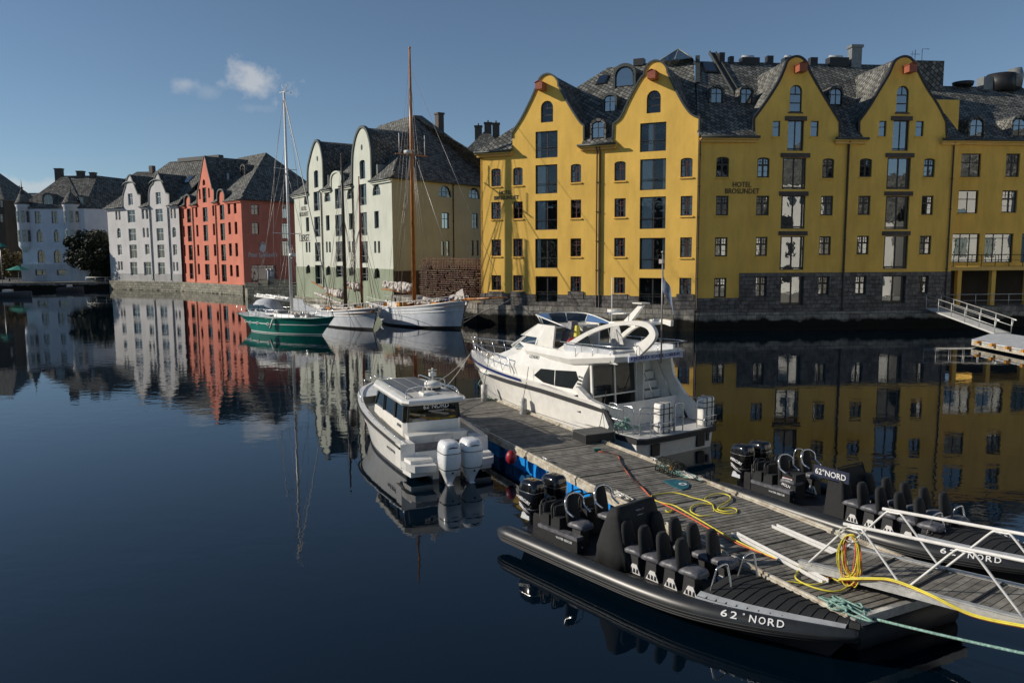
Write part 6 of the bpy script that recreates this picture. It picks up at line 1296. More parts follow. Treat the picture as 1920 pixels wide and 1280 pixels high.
# ------------------------------------------------------------------ gangway
G0 = Vector((5.60, 14.25, 0.74)); gd = Vector((0.60, -0.80, 0.082)).normalized(); gl = Vector((0.80, 0.60, 0)); GW = 1.38; PT = 1.86; NB = 5
gang = empty('gangway', (G0.x, G0.y, 0), 0, 'white aluminium gangway with zigzag side rails coming down onto the dock', 'gangway'); GO = Matrix.Translation((-G0.x, -G0.y, 0))
def gp(a, s, z=0.0): return G0+gd*a+gl*s+Vector((0,0,z))
mb = MB(); Lg_ = PT*NB+0.4; n = int(Lg_/0.14)
for i in range(n):
    a = 0.05+i*Lg_/n; b = a+Lg_/n*0.9; mb.slab([gp(a,0.06,0.10), gp(b,0.06,0.10), gp(b,GW-0.06,0.10), gp(a,GW-0.06,0.10)], 0.03, random.randrange(4))
mb.xf(GO).build('deck_planks', PLK, gang)
mb = MB(); i = 0
while i*0.93 < Lg_: mb.bar(gp(0.1+i*0.93, 0.05, 0.125), gp(0.1+i*0.93, GW-0.05, 0.125), 0.035, 0.02); i += 1
mb.xf(GO).build('cross_batten', 'black', gang)
for s in (0.0, GW):
    mb = MB(); mb.bar(gp(-0.15,s,0.04), gp(Lg_,s,0.04), 0.06, 0.13); mb.bar(gp(-0.15,s,0.13), gp(Lg_,s,0.13), 0.11, 0.02); mb.xf(GO).build('side_beam', 'galv', gang)
    mb = MB(); H = 1.02; mb.tube([gp(PT*0.5-0.22,s,H), gp(Lg_,s,H)], 0.03, 10); mb.xf(GO).build('handrail', 'alu', gang)
    for k in range(NB):
        a = k*PT; mb = MB(); m_ = a+PT*0.5; mb.tube(smooth_path([gp(a+0.04,s,0.12), gp(a+0.42,s,0.55), gp(m_-0.16,s,H-0.07), gp(m_-0.08,s,H-0.045), gp(m_+0.08,s,H-0.045), gp(m_+0.16,s,H-0.07), gp(a+PT-0.42,s,0.55), gp(a+PT-0.04,s,0.12)], 3), 0.021, 8); mb.xf(GO).build('brace', 'alu', gang)
        mb = MB(); mb.slab([gp(a-0.12,s-0.035,0.1),gp(a+0.12,s-0.035,0.1),gp(a+0.12,s+0.035,0.1),gp(a-0.12,s+0.035,0.1)], 0.04); mb.xf(GO).build('foot_plate', 'galv', gang)
# yellow cable coil hanging on the first brace
c0 = gp(PT*0.5-0.04, -0.06, 0.86); t = empty('cable_coil', (c0.x, c0.y, c0.z), 0, 'thick coil of yellow cable hung on the gangway rail', 'cable coil'); rs = random.Random(5); gdh = Vector((gd.x, gd.y, 0)).normalized()
for i in range(13):
    wv = rs.uniform(0.12, 0.21); hv = rs.uniform(0.36, 0.48); off = rs.uniform(-0.05, 0.05); sk = rs.uniform(-0.05, 0.05); P = []
    for j in range(28):
        a = 2*pi*j/28; P.append(gdh*(wv*sin(a)+sk*(1-cos(a)))+gl*(off*0.9+0.02*sin(3*a+i))+Vector((0,0,-hv+hv*cos(a))))
    MB().tube(P, 0.0095, 6, closed=True).build('loop', 'yrope' if i % 4 else 'orope', t)
mb = MB()
for i in range(5): mb.tube([gdh*(0.28*cos(a)*(0.7+.1*i))+gl*(0.03*i-0.05)+Vector((0,0,0.02+0.13*sin(a)-0.02*i)) for a in [2*pi*j/18 for j in range(18)]], 0.006, 4, closed=True)
mb.build('tie_cord', 'wrope', t)
cable('yellow_cable', 'yellow cable loop on the dock below the hanging coil', [(1500,1066),(1493,1074),(1492,1083),(1505,1092),(1530,1102),(1560,1108),(1582,1104),(1596,1090),(1598,1075),(1592,1058)], 0.017, 'yrope', z=0.02)
cable('yellow_cable', 'yellow cable bow spreading from the foot of the gangway', [(1500,1066),(1515,1062),(1535,1062),(1550,1072),(1565,1085),(1585,1093),(1600,1098)], 0.017, 'yrope', z=0.05)
cable('yellow_cable', 'thin yellow cable end curling toward the dock edge', [(1468,1090),(1485,1090),(1510,1094),(1530,1095),(1545,1090),(1555,1080)], 0.013, 'yrope', z=0.02)
P = [atz(1545,1075,0.70), atz(1580,1090,0.70), gp(0.75,-0.12,0.0), gp(1.35,-0.09,0.16), gp(1.7,-0.05,0.2), gp(2.3,-0.1,0.14), gp(3.0,-0.13,0.0), gp(3.8,-0.11,0.04), gp(4.8,-0.08,0.14), gp(6.0,-0.08,0.2), gp(8.0,-0.08,0.2)]
for i, (m, r_, dz) in enumerate((('yrope',0.015,0),('yrope',0.013,0.025),('orope',0.009,-0.02))):
    tag(MB().tube([p+Vector((0.01*i,0,dz)) for p in smooth_path(P, 6)], r_, 6).build('yellow_cable' if i < 2 else 'orange_cable', m), ('thick yellow cable running up the outer side of the gangway', 'thinner yellow cable above it along the gangway beam', 'orange cable under the yellow ones along the gangway')[i], 'cable')
# ------------------------------------------------------------------ outboards
def outboard(par, x, y, mat, big=1.0, txt=None, name='outboard_motor', zt=0.0):
    o = empty(name, (x, y, zt)); o.parent = par; 
    def ringz(z, cx, hl, hw, p=0.55):
        return [(cx+hl*(abs(cos(a))**p)*(1 if cos(a) > 0 else -1), hw*(abs(sin(a))**p)*(1 if sin(a) > 0 else -1), z) for a in [2*pi*j/24+0.13 for j in range(24)]]
    R = [ringz(z*big, cx, hl*big, hw*big, p) for z, cx, hl, hw, p in ((0.02,-0.02,0.10,0.07,.8),(0.18,-0.02,0.14,0.12,.7),(0.36,-0.03,0.22,0.19,.6),(0.46,-0.05,0.29,0.235,.55),(0.75,-0.06,0.335,0.265,.5),(1.0,-0.06,0.335,0.26,.5),(1.14,-0.05,0.30,0.235,.5),(1.21,-0.04,0.24,0.19,.55),(1.225,-0.03,0.12,0.1,.6))]
    MB().loft(R[:], 0).build('cowling', mat, o)
    mb = MB()
    for z, hl, hw in ((0.5,0.315,0.252),(0.93,0.345,0.272)): mb.loft([ringz(z*big, -0.06, hl*big, hw*big, .5), ringz((z+0.015)*big, -0.06, hl*big, hw*big, .5)], 0, False)
    mb.tube([(-0.35*big,-0.12*big,1.08*big),(-0.37*big,0,1.10*big),(-0.35*big,0.12*big,1.08*big)], 0.02, 5); mb.build('trim_line', 'black' if mat != 'glossblack' else 'steel', o)
    mb = MB(); mb.tbox((-0.02,0,-0.3), 0.26*big, 0.11*big, 0.75, taper=1.3); mb.tbox((-0.1,0,-0.12), 0.5*big, 0.28*big, 0.025); mb.build('leg', mat, o)
    mb = MB(); mb.tbox((0.28*big,0,0.15), 0.22, 0.3, 0.5); mb.build('bracket', 'black', o)
    if mat == 'glossblack':
        mb = MB(); mb.slab([(-0.30*big,-0.2*big,1.125*big),(-0.30*big,0.06,1.16*big),(-0.02,0.02,1.235*big),(-0.05,-0.17*big,1.20*big)], 0.01); mb.build('top_plate', pm('blue_grey_decal', (0.10,0.13,0.18), 0.2), o)
        for sd in (-1,): text('MERCURY', 0.46*big, 'wtext', o, frame_m((-0.06, sd*(0.268*big), 0.72*big), (1,0,-0.25), (0.1,0,1)), height=0.085*big, off=0.02)
        mb = MB(); mb.tube([(-0.3*big,-0.245*big,0.62*big),(-0.1,-0.262*big,0.52*big),(0.12*big,-0.25*big,0.40*big)], 0.012, 4); mb.tube([(-0.3*big,-0.24*big,0.56*big),(-0.1,-0.255*big,0.46*big),(0.05,-0.24*big,0.39*big)], 0.008, 4); mb.build('flash_stripe', 'frwhite', o)
        mb = MB(); mb.tbox((-0.16*big,-0.05,0.26*big), 0.34*big, 0.24*big, 0.16*big, taper=0.8); mb.build('chin_panel', 'canvas', o)
    else:
        mb = MB(); mb.slab([(-0.405*big,-0.1,0.83*big),(-0.405*big,0.1,0.83*big),(-0.40*big,0.1,0.86*big),(-0.40*big,-0.1,0.86*big)], 0.01); mb.build('badge', 'galv', o)
        mb = MB(); mb.ball((-0.31*big,0,0.42*big), 0.035, n=6, m=5); mb.build('logo_stud', 'black', o)
    return o
# ------------------------------------------------------------------ RIBs
def seat(par, x, y, z, bmat='cover', tall=0.52, name='seat'):
    o = empty(name, (x, y, z)); o.parent = par; rs = random.Random(int(x*100+y*37))
    mb = MB(); R = []
    for u, w_, h in ((-0.20,0.19,0.10),(-0.1,0.21,0.13),(0.08,0.215,0.14),(0.2,0.20,0.12),(0.255,0.16,0.07)):
        R.append([(u+rs.uniform(-.006,.006), w_*(abs(cos(a))**0.5)*(1 if cos(a)>0 else -1), 0.42+h*0.5+h*0.55*(abs(sin(a))**0.6)*(1 if sin(a)>0 else -1)+rs.uniform(-.008,.008)) for a in [2*pi*j/14 for j in range(14)]])
    mb.loft(R, 0); mb.build('cushion', 'seatgrey', o)
    mb = MB(); R = []
    for v, w_, d, bx in ((0.0,0.19,0.075,0),(0.2,0.20,0.08,-0.03),(0.45,0.18,0.075,-0.07),(0.6,0.15,0.07,-0.095),(0.68,0.09,0.05,-0.10)):
        R.append([(-0.2+bx+d*cos(a), w_*(abs(sin(a))**0.7)*(1 if sin(a)>0 else -1), 0.46+v*tall/0.62) for a in [2*pi*j/14 for j in range(14)]])
    mb.loft(R, 0); b = mb.build('backrest', bmat, o)
    mb = MB()
    mb.tube([(-0.128-0.008*i, -0.03 if i % 2 else 0.03, 0.55+i*0.022) for i in range(15)], 0.008, 4)
    mb.build('embroidery', 'navylight', b)
    mb = MB(); mb.tbox((0.0,0,0.2), 0.3, 0.28, 0.42, taper=0.8); mb.build('pedestal', 'rubber', o)
    mb = MB(); mb.slab([(-0.1,-0.155,0.05),(0.22,-0.155,0.05),(0.12,-0.15,0.24),(0.0,-0.15,0.24)], 0.02); 
    mb.build('mount_plate', 'alu', o); mb = MB()
    for q in (-0.02, 0.06, 0.14): mb.slab([(q-0.02,-0.172,0.08),(q+0.02,-0.172,0.08),(q+0.005,-0.170,0.17),(q-0.01,-0.170,0.17)], 0.004)
    mb.build('mount_slot', 'black', o)
    return o
Mt['navylight'] = pm('blue_embroidery', (0.06, 0.14, 0.30), 0.7)
def rib(label, x, y, hx, hy, L_, variant):
    r = boat('inflatable_boat', label, x, y, hx, hy, 'inflatable boat'); B_ = 1.10
    path = [(-0.7,B_-0.02,0.34),(-0.35,B_,0.34),(0.5,B_,0.34),(L_*0.3,B_+0.01,0.34),(L_*0.5,B_,0.35),(L_*0.65,B_*0.90,0.38),(L_*0.8,B_*0.62,0.44),(L_*0.92,B_*0.29,0.51),(L_*0.985,0.06,0.56)]
    rad = [0.05,0.19,0.205,0.205,0.205,0.20,0.175,0.135,0.085]
    for sd, nm in ((1, 'port'), (-1, 'starboard')):
        P = smooth_path([(a, sd*b, c) for a, b, c in path], 5); rr = []
        for i in range(len(P)): t = i/(len(P)-1)*(len(rad)-1); k = min(int(t), len(rad)-2); rr.append(lerp(rad[k], rad[k+1], t-k))
        MB().tube(P, rr, 18).build('buoyancy_tube', 'tube', r)
        mb = MB()
        for dz in (-0.06, -0.11, -0.0): mb.tube([(p.x, p.y+sd*sqrt(max(q*q-dz*dz, 0))*1.0, p.z+dz) for p, q in zip(P[3:], rr[3:])], 0.018, 5)
        mb.build('rubbing_strake', 'rubber', r)
    st = [(-0.1,-0.1,0.95,0.8,0.3),(L_*0.2,L_*0.2,1.0,0.9,0.3),(L_*0.45,L_*0.45,1.0,0.85,0.32),(L_*0.7,L_*0.68,0.8,0.55,0.38),(L_*0.88,L_*0.84,0.42,0.2,0.45),(L_*0.97,L_*0.92,0.05,0.03,0.5)]
    mb, S_ = hull(st, [(0,0),(0.5,0),(1,0)], 18); mb.build('hull', 'rubber', r); deck(S_, 0.0, 0.0, 0.02).build('deck', 'rubber', r)
    # ribbed foredeck, raised along the centre
    mb = MB(); rows = []
    for i in range(15):
        u = i/14; x_ = lerp(L_*0.64, L_*0.985, u); w_ = max(0.9*(1-u**1.5), 0.03); z0 = lerp(0.56, 0.62, u); rows.append([(x_, -w_, z0+0.03), (x_, -w_*0.45, z0+0.10), (x_, 0, z0+0.14), (x_, w_*0.45, z0+0.10), (x_, w_, z0+0.03)])
    mb.loft(rows, 0, True, closed=False); e = [(q[0], q[1], 0.3) for q in rows[0]]; mb.loft([rows[0], e], 0, False, closed=False); mb.build('foredeck', 'cover', r)
    mb = MB()
    for i in range(1, 14):
        q = rows[i]; mb.tube([tuple(Vector(p)+Vector((0,0,0.008))) for p in q], 0.010, 4)
    mb.build('foredeck_rib', 'rubber', r)
    mb = MB(); A1 = []; A2 = []
    for i in range(12): u = i/11; j = lerp(0, 13, u); k = int(j); f = j-k; q = [lerp(rows[k][0][c], rows[min(k+1,14)][0][c], f) for c in range(3)]; A1.append((q[0], q[1]-0.10, q[2]-0.05)); A2.append((q[0], q[1]*0.85 if u < 0.95 else q[1], q[2]+0.055))
    mb.loft([A1, A2], 0, True, closed=False); mb.build('grip_panel', pm('grey_grip', (0.34,0.36,0.38), 0.7), r)
    # lettering on both tubes
    def tx(u): 
        P = smooth_path([(a, b, c) for a, b, c in path], 5); t = u*(len(P)-1); k = int(t); return P[k].lerp(P[k+1], t-k), lerp(rad[min(int(u*8),7)], rad[min(int(u*8),7)+1], u*8-int(u*8))
    txt = '62\u00b0NORD'; n_ = len(txt); u0 = 0.685
    for i, ch in enumerate(txt):
        p, rr_ = tx(u0+i*0.0175); p2, _ = tx(u0+i*0.0175+0.01); d = (p2-p).normalized(); 
        for sd in (-1, 1):
            ch2 = ch if sd < 0 else txt[n_-1-i]; c = Vector((p.x, sd*p.y, p.z)); dd = Vector((d.x, sd*d.y, d.z))*(1 if sd < 0 else -1); lat = Vector((0, 0, 1)).cross(Vector((d.x, sd*d.y, 0))).normalized()*sd; el = 0.75; nrm = (lat*cos(el)+Vector((0,0,1))*sin(el)).normalized()
            up = nrm.cross(dd).normalized(); o = c+nrm*(rr_+0.004); text(ch2, 0.115 if ch2 != '\u00b0' else 0.035, 'wtext', r, frame_m(o+(up*0.05 if ch2 == '\u00b0' else up*0), dd, up), height=0.125 if ch2 != '\u00b0' else 0.035, extr=0.004, off=0.01)
    # seats
    for i in range(4 if variant == 1 else 5):
        x_ = (2.95 if variant == 1 else 3.15)+i*0.46
        for sd in (-1, 1): seat(r, x_+(0.08 if sd > 0 else 0), sd*0.42, 0.30)
    for sd in (-1, 1):
        xx = L_*0.66; mb = MB(); mb.tube(smooth_path([(xx-0.12,sd*0.42-0.16,0.45),(xx+0.02,sd*0.42-0.16,0.95),(xx+0.05,sd*0.42-0.12,1.08),(xx+0.05,sd*0.42+0.12,1.08),(xx+0.08,sd*0.42+0.16,0.95),(xx+0.2,sd*0.42+0.16,0.45)], 4), 0.02, 8); mb.build('grab_hoop', 'steel', r)
    if variant == 1:   # console under a canvas cover
        mb = MB(); R = []; rs = random.Random(3)
        for z, x0, x1, w_ in ((0.36,1.95,2.95,0.74),(0.7,2.0,2.85,0.72),(1.05,2.12,2.72,0.68),(1.36,2.22,2.62,0.64),(1.55,2.30,2.55,0.60)):
            q = []
            for j in range(28):
                a = 2*pi*j/28; ca, sa = cos(a), sin(a); fl = 0.025*sin(a*9+z*3)*(1.7-z); q.append(((x0+x1)/2+((x1-x0)/2+fl)*(abs(ca)**0.4)*(1 if ca > 0 else -1), (w_+fl)*(abs(sa)**0.4)*(1 if sa > 0 else -1), z+(0.05*ca if z > 1.3 else 0)))
            R.append(q)
        mb.loft(R, 0); c = mb.build('console_cover', 'cover', r); text('FJORD 62', 0.34, 'canvas', c, frame_m((2.60, 0.0, 1.42), (0,1,0), (-0.25,0,1)), height=0.06)
        mb = MB(); mb.tube([(2.63,-0.15,1.33),(2.63,0.0,1.345),(2.63,0.12,1.335)], 0.008, 4); mb.build('cover_mark', 'canvas', c)
    else:
        mb = MB(); mb.tbox((2.65,0,0.75), 0.55, 1.0, 0.9, taper=0.85); mb.build('console', 'cover', r); mb = MB(); mb.slab([(2.85,-0.5,1.15),(2.85,0.5,1.15),(2.7,0.48,1.5),(2.7,-0.48,1.5)], 0.02); mb.tube([(2.85,-0.52,1.1),(2.69,-0.50,1.54),(2.69,0.50,1.54),(2.85,0.52,1.1)], 0.022, 6); w_ = mb.build('windscreen', 'cover', r)
        text('62\u00b0NORD', 0.85, 'wtext', r, frame_m((2.55,-0.535,1.36), (1,0,0), (0,0,1)), height=0.15, off=0.01); MB().box(2.07,-0.53,1.22,3.05,-0.50,1.5).build('name_panel', 'navyd', r)
        text('MOLN', 0.26, 'wtext', r, frame_m((1.32,-0.60,0.78), (1,0,-0.15), (0,0,1)), height=0.08, off=0.01); MB().box(1.12,-0.6,0.86,1.5,-0.58,0.98).build('red_white_plate', 'redf', r); MB().box(1.2,-0.604,0.87,1.5,-0.601,0.97).build('white_plate', 'frwhite', r); MB().box(1.05,-0.59,0.45,1.6,-0.2,1.1).build('side_box', 'cover', r)
        mb = MB(); mb.tube(smooth_path([(1.45,-0.5,1.3),(1.45,-0.5,1.6),(1.5,-0.45,1.75),(1.55,-0.3,1.7),(1.55,-0.3,1.5)],4), 0.018, 6); mb.build('antenna_loop', 'steel', r)
    # helm seats with steel arms, storage pods
    for sd in (-1, 1):
        o = seat(r, 1.35, sd*0.45, 0.40, tall=0.6, name='helm_seat'); mb = MB(); mb.tube(smooth_path([(0.05,-0.26,0.72),(-0.15,-0.27,0.82),(-0.2,-0.26,1.0),(-0.26,-0.12,1.1),(-0.26,0.12,1.1),(-0.2,0.26,1.0),(-0.15,0.27,0.82),(0.05,0.26,0.72)], 4), 0.022, 7); mb.build('arm_rail', 'steel', o)
    for (xx, yy) in ((0.45,-0.45),(0.45,0.4),(0.8,0.4),(0.8,-0.45)):
        o = empty('pod_seat', (xx, yy, 0.35)); o.parent = r; mb = MB(); mb.tbox((0,0,0.3), 0.3, 0.5, 0.6, taper=0.9); mb.build('pod', 'cover', o)
        mb = MB(); mb.tube(smooth_path([(-0.1,-0.22,0.55),(-0.12,-0.2,0.85),(-0.12,0.2,0.85),(-0.1,0.22,0.55)], 4), 0.02, 6); mb.tbox((-0.08,0,0.68), 0.08, 0.36, 0.26); mb.build('back_frame', 'rubber', o)
    mb = MB(); mb.box(0.3,-0.75,0.62,1.55,-0.55,0.70); mb.build('side_pad', 'seatgrey', r)
    mb = MB(); mb.box(0.3,-0.74,0.34,1.55,-0.56,0.62); mb.build('locker', 'cover', r); text('WATER RESCUE', 0.5, 'wtext', r, frame_m((1.15,-0.745,0.55), (1,0,0), (0,0,1)), height=0.045)
    for sd in (-1, 1): outboard(r, -0.30, sd*0.34, 'glossblack', 0.9, zt=0.38)
    mb = MB(); mb.tube([(0.25,-0.6,0.4),(0.2,-0.6,1.05),(0.2,0.6,1.05),(0.25,0.6,0.4)], 0.025, 6); mb.build('stern_frame', 'rubber', r)
    return r
Mt['navyd'] = pm('dark_navy_board', (0.012, 0.018, 0.05), 0.5)
Mt['gdark'] = pm('smoked_window', (0.012,0.013,0.015), 0.12, spec=0.15)
rib1 = rib('black inflatable boat with a canvas-covered console and grey seats, left of the dock', 0.95, 17.65, 0.638, -0.770, 7.45, 1)
rib2 = rib('black inflatable boat with an uncovered console and name board, right of the dock', 6.85, 20.9, 0.53, -0.848, 7.7, 2)
# ------------------------------------------------------------------ white cabin boat
cb = boat('cabin_boat', 'white walkaround cabin boat with two white outboards and dark rear glass, left of the dock', -1.75, 22.8, -0.42, 0.907, 'motorboat')
st = [(0.8,0.8,1.43,1.22,1.0),(2.2,2.2,1.47,1.28,1.06),(4.2,4.2,1.47,1.25,1.14),(6.0,5.9,1.36,1.0,1.26),(7.6,7.2,1.06,0.55,1.4),(8.7,8.0,0.62,0.2,1.5),(9.3,8.4,0.10,0.03,1.55)]
mb, SCB = hull(st, [(0,0),(0.04,1),(0.12,0),(0.55,0),(0.9,1),(1,1)], 28, 0.8); mb.build('hull', ['gel', 'seatgrey'], cb)
mb = MB()
for sd in (-1, 1): mb.tube([(s[0], sd*(s[2]+0.015), s[4]-0.10) for s in SCB], 0.035, 6)
mb.build('rubbing_strake', 'rubber', cb)
FL = 0.62
mb = MB(); rows_o = []
for sd in (-1, 1):
    o = [(s[0], sd*s[2], s[4]) for s in SCB]; i_ = [(s[0], sd*max(s[2]-0.2, 0.0), s[4]+0.02) for s in SCB]; f_ = [(s[0], sd*max(s[2]-0.24, 0.0), FL) for s in SCB]; mb.loft([o, i_], 0, False, closed=False); mb.loft([i_, f_], 0, False, closed=False)
mb.build('gunwale', 'gel', cb)
mb = MB(); mb.loft([[(s[0], max(s[2]-0.22, 0.0), FL) for s in SCB], [(s[0], 0, FL+0.001) for s in SCB], [(s[0], -max(s[2]-0.22, 0.0), FL) for s in SCB]], 0, False, closed=False); mb.build('cockpit_floor', 'gel2', cb)
mb = MB(); rs_ = [s for s in SCB if s[0] > 7.3]; mb.loft([[(s[0], s[2]-0.05, s[4]-0.05) for s in rs_], [(s[0], 0, s[4]+0.0) for s in rs_], [(s[0], -s[2]+0.05, s[4]-0.05) for s in rs_]], 0, False, closed=False); mb.box(7.0,-0.8,FL,7.5,0.8,1.05); mb.build('bow_seat', 'gel', cb)
# stern quarters and platforms
for sd in (-1, 1):
    mb = MB(); y0, y1 = sd*0.98, sd*1.43; mb.box(0.78, y0, 0.3, 1.35, y1, 1.02); mb.build('stern_quarter', 'gel', cb)
    mb = MB(); P = [(-0.18, sd*0.62, 0.34), (-0.05, sd*1.25, 0.34), (0.3, sd*1.42, 0.34), (0.8, sd*1.42, 0.34), (0.8, sd*0.55, 0.34)]; mb.slab(P if sd > 0 else P[::-1], 0.2); mb.build('swim_platform', 'gel2', cb)
    mb = MB(); mb.slab([(0.2, sd*1.30, 0.14), (0.85, sd*1.35, 0.14), (0.85, sd*0.6, 0.14), (0.2, sd*0.6, 0.14)][::sd], 0.5); mb.build('lower_hull', 'gel', cb)
mb = MB(); mb.box(0.25,-0.6,-0.3,0.8,0.6,0.5); mb.box(0.75,-0.98,0.2,0.95,0.98,0.75); mb.build('transom', 'gel', cb)
mb = MB(); mb.box(1.35,-0.95,FL,1.75,0.98,1.08); mb.box(1.32,-0.97,1.08,1.78,1.0,1.12); mb.build('aft_bench', 'gel', cb)
mb = MB(); mb.tube([(1.31,0.2,0.7),(1.31,0.2,1.05),(1.31,-0.45,1.05),(1.31,-0.45,0.7)], 0.012, 4); mb.build('bench_door_line', 'galv', cb)
# cabin
X0, X1, W_, ZB, ZW, ZR = 1.9, 6.3, 0.97, FL, 1.42, 2.02
def crow(z, x0, x1, w0, w1, m=0.12): return [(x0, -w0+m, z), (x0, w0-m, z), (x0+m, w0, z), (x1-0.9, w1, z), (x1-0.1, w1*0.62, z), (x1, 0, z), (x1-0.1, -w1*0.62, z), (x1-0.9, -w1, z), (x0+m, -w0, z)]
mb = MB(); mb.loft([crow(ZB, X0-0.05, X1+0.35, 0.99, 0.95), crow(ZW, X0+0.02, X1+0.15, 0.97, 0.93)], 0, False); mb.build('cabin_side', 'gel', cb)
mb = MB(); r0 = crow(ZW, X0+0.02, X1+0.12, 0.965, 0.92); r1 = crow(ZR, X0+0.06, X1-0.35, 0.90, 0.86); mb.loft([r0, r1], 0, False, caps=False); mb.build('window', 'gboat', cb)
for i in (1, 2, 3, 4, 6, 7, 8, 0): MB().bar(Vector(r0[i]), Vector(r1[i]), 0.07, 0.05).build('window_post', 'black', cb)
for xx in (2.9, 3.0, 4.3): 
    for sd in (-1, 1): MB().bar((xx, sd*0.967, ZW), (xx+0.03, sd*0.905, ZR), 0.05, 0.04).build('window_post', 'black', cb)
MB().box(X0+0.035,-0.93,ZR-0.1,X0+0.055,0.93,ZR).build('rear_band', 'black', cb)
mb = MB(); mb.tbox((3.0,0.4,1.15), 0.5, 0.5, 0.7, taper=0.8); mb.tbox((3.0,-0.4,1.15), 0.5, 0.5, 0.7, taper=0.8); mb.tbox((4.6,0.35,1.15), 0.5, 0.5, 0.8, taper=0.8); mb.build('cabin_seat', 'canvas', cb)
MB().tbox((2.6,0.55,1.5), 0.2, 0.35, 0.35, taper=0.7).build('life_jacket', 'yrope', cb); MB().tbox((2.7,0.15,1.5), 0.2, 0.3, 0.3, taper=0.7).build('life_jacket', 'yrope', cb)
def roofrow(z, x0, x1, w0, w1): return [(x0, -w0*0.85, z), (x0-0.06, 0, z), (x0, w0*0.85, z), (x0+0.25, w0, z), (x1-0.8, w1, z), (x1-0.1, w1*0.75, z), (x1, 0, z), (x1-0.1, -w1*0.75, z), (x1-0.8, -w1, z), (x0+0.25, -w0, z)]
mb = MB(); mb.loft([roofrow(ZR-0.02, X0-0.25, X1-0.1, 1.02, 0.95), roofrow(ZR+0.08, X0-0.38, X1-0.02, 1.08, 1.0), roofrow(ZR+0.15, X0-0.32, X1-0.08, 1.04, 0.95), roofrow(ZR+0.19, X0-0.1, X1-0.3, 0.9, 0.82)], 0, False); rf = mb.build('cabin_roof', 'gel', cb)
mb = MB()
for y0, y1 in ((-0.72,-0.26),(-0.22,0.22),(0.26,0.72)): mb.slab([(2.9,y0,ZR+0.205),(5.8,y0*0.95,ZR+0.205),(5.8,y1*0.95,ZR+0.205),(2.9,y1,ZR+0.205)][::-1] if False else [(2.9,y0,ZR+0.205),(5.8,y0*0.95,ZR+0.205),(5.8,y1*0.95,ZR+0.205),(2.9,y1,ZR+0.205)], 0.02)
mb.build('sunroof_panel', pm('grey_sunroof', (0.14,0.15,0.16), 0.35), rf)
mb = MB(); mb.tbox((2.35,0,ZR+0.23), 0.5, 0.5, 0.07, taper=0.9); mb.build('roof_hatch', 'gel', rf)
mb = MB()
for sd in (-1, 1): mb.tube(smooth_path([(2.0,sd*0.86,ZR+0.2),(2.15,sd*0.86,ZR+0.3),(3.8,sd*0.86,ZR+0.31),(5.6,sd*0.8,ZR+0.3),(5.8,sd*0.8,ZR+0.2)], 3), 0.018, 6); mb.tube([(3.8,sd*0.86,ZR+0.19),(3.8,sd*0.86,ZR+0.31)], 0.014, 5)
for sd in (-1, 1): mb.tube(smooth_path([(1.8,sd*0.9,ZR+0.18),(2.1,sd*0.8,ZR+0.42),(2.4,sd*0.3,ZR+0.46),(2.4,0,ZR+0.46)], 4), 0.02, 6)
mb.tube([(2.5,-0.15,ZR+0.2),(2.35,-0.15,ZR+0.46)], 0.016, 5); mb.tube([(2.5,0.15,ZR+0.2),(2.35,0.15,ZR+0.46)], 0.016, 5); mb.build('roof_rail', 'steel', rf)
mb = MB(); ry = -0.35; mb.cyl((2.9,ry,ZR+0.26), 0.27, 0.04, 18, 1); mb.tube([(2.9,ry,ZR+0.30),(2.9,ry,ZR+0.33),(2.9,ry,ZR+0.47),(2.9,ry,ZR+0.52)], [0.25,0.29,0.28,0.15], 20); mb.tube([(2.9,ry,ZR+0.5),(2.9,ry,ZR+0.95)], 0.03, 6); mb.tbox((2.9,ry,ZR+0.74), 0.16, 0.22, 0.12); mb.tube([(2.9,ry-0.14,ZR+0.88),(2.9,ry+0.14,ZR+0.88)], 0.02, 5); mb.build('radar', ['gel', 'black'], rf)
mb = MB(); mb.tube(smooth_path([(2.6,ry-0.28,ZR+0.2),(2.6,ry-0.28,ZR+0.6),(2.6,ry+0.28,ZR+0.6),(2.6,ry+0.28,ZR+0.2)], 4), 0.018, 6); mb.build('radar_guard', 'steel', rf)
text('62\u00b0NORD', 0.86, 'wtext', cb, frame_m((X0+0.02, -0.12, ZR-0.13), (0,-1,0), (0.06,0,1)), height=0.15, off=0.01); text('EXPLORE & EXPERIENCE', 0.5, 'wtext', cb, frame_m((X0+0.012, -0.12, ZR-0.28), (0,-1,0), (0.06,0,1)), height=0.04)
text('62\u00b0NORD', 0.42, 'seatgrey', cb, frame_m((2.35, 0.995, 1.28), (-1,0,0), (0,0,1)), height=0.1)
mb = MB()
for sd in (-1, 1):
    P = [(s[0], sd*(s[2]-0.1), s[4]+0.09) for s in SCB if s[0] < 5.2]; mb.tube(P, 0.016, 6)
    for p in P[::3]: mb.tube([(p[0], p[1], p[2]-0.08), p], 0.012, 5)
    P = [(s[0], sd*(max(s[2]-0.08,0)), s[4]+0.28) for s in SCB if s[0] > 6.8]; P.insert(0, (6.5, sd*1.18, 1.32)); mb.tube(P, 0.018, 6)
    for p in P[2::3]: mb.tube([(p[0], p[1], p[2]-0.26), p], 0.014, 5)
mb.build('hand_rail', 'steel', cb)
text('AXOPAR', 1.0, 'seatgrey', cb, frame_m((1.9, 1.40, 0.62), (-1,0,0), (0,0.15,1)), height=0.09)
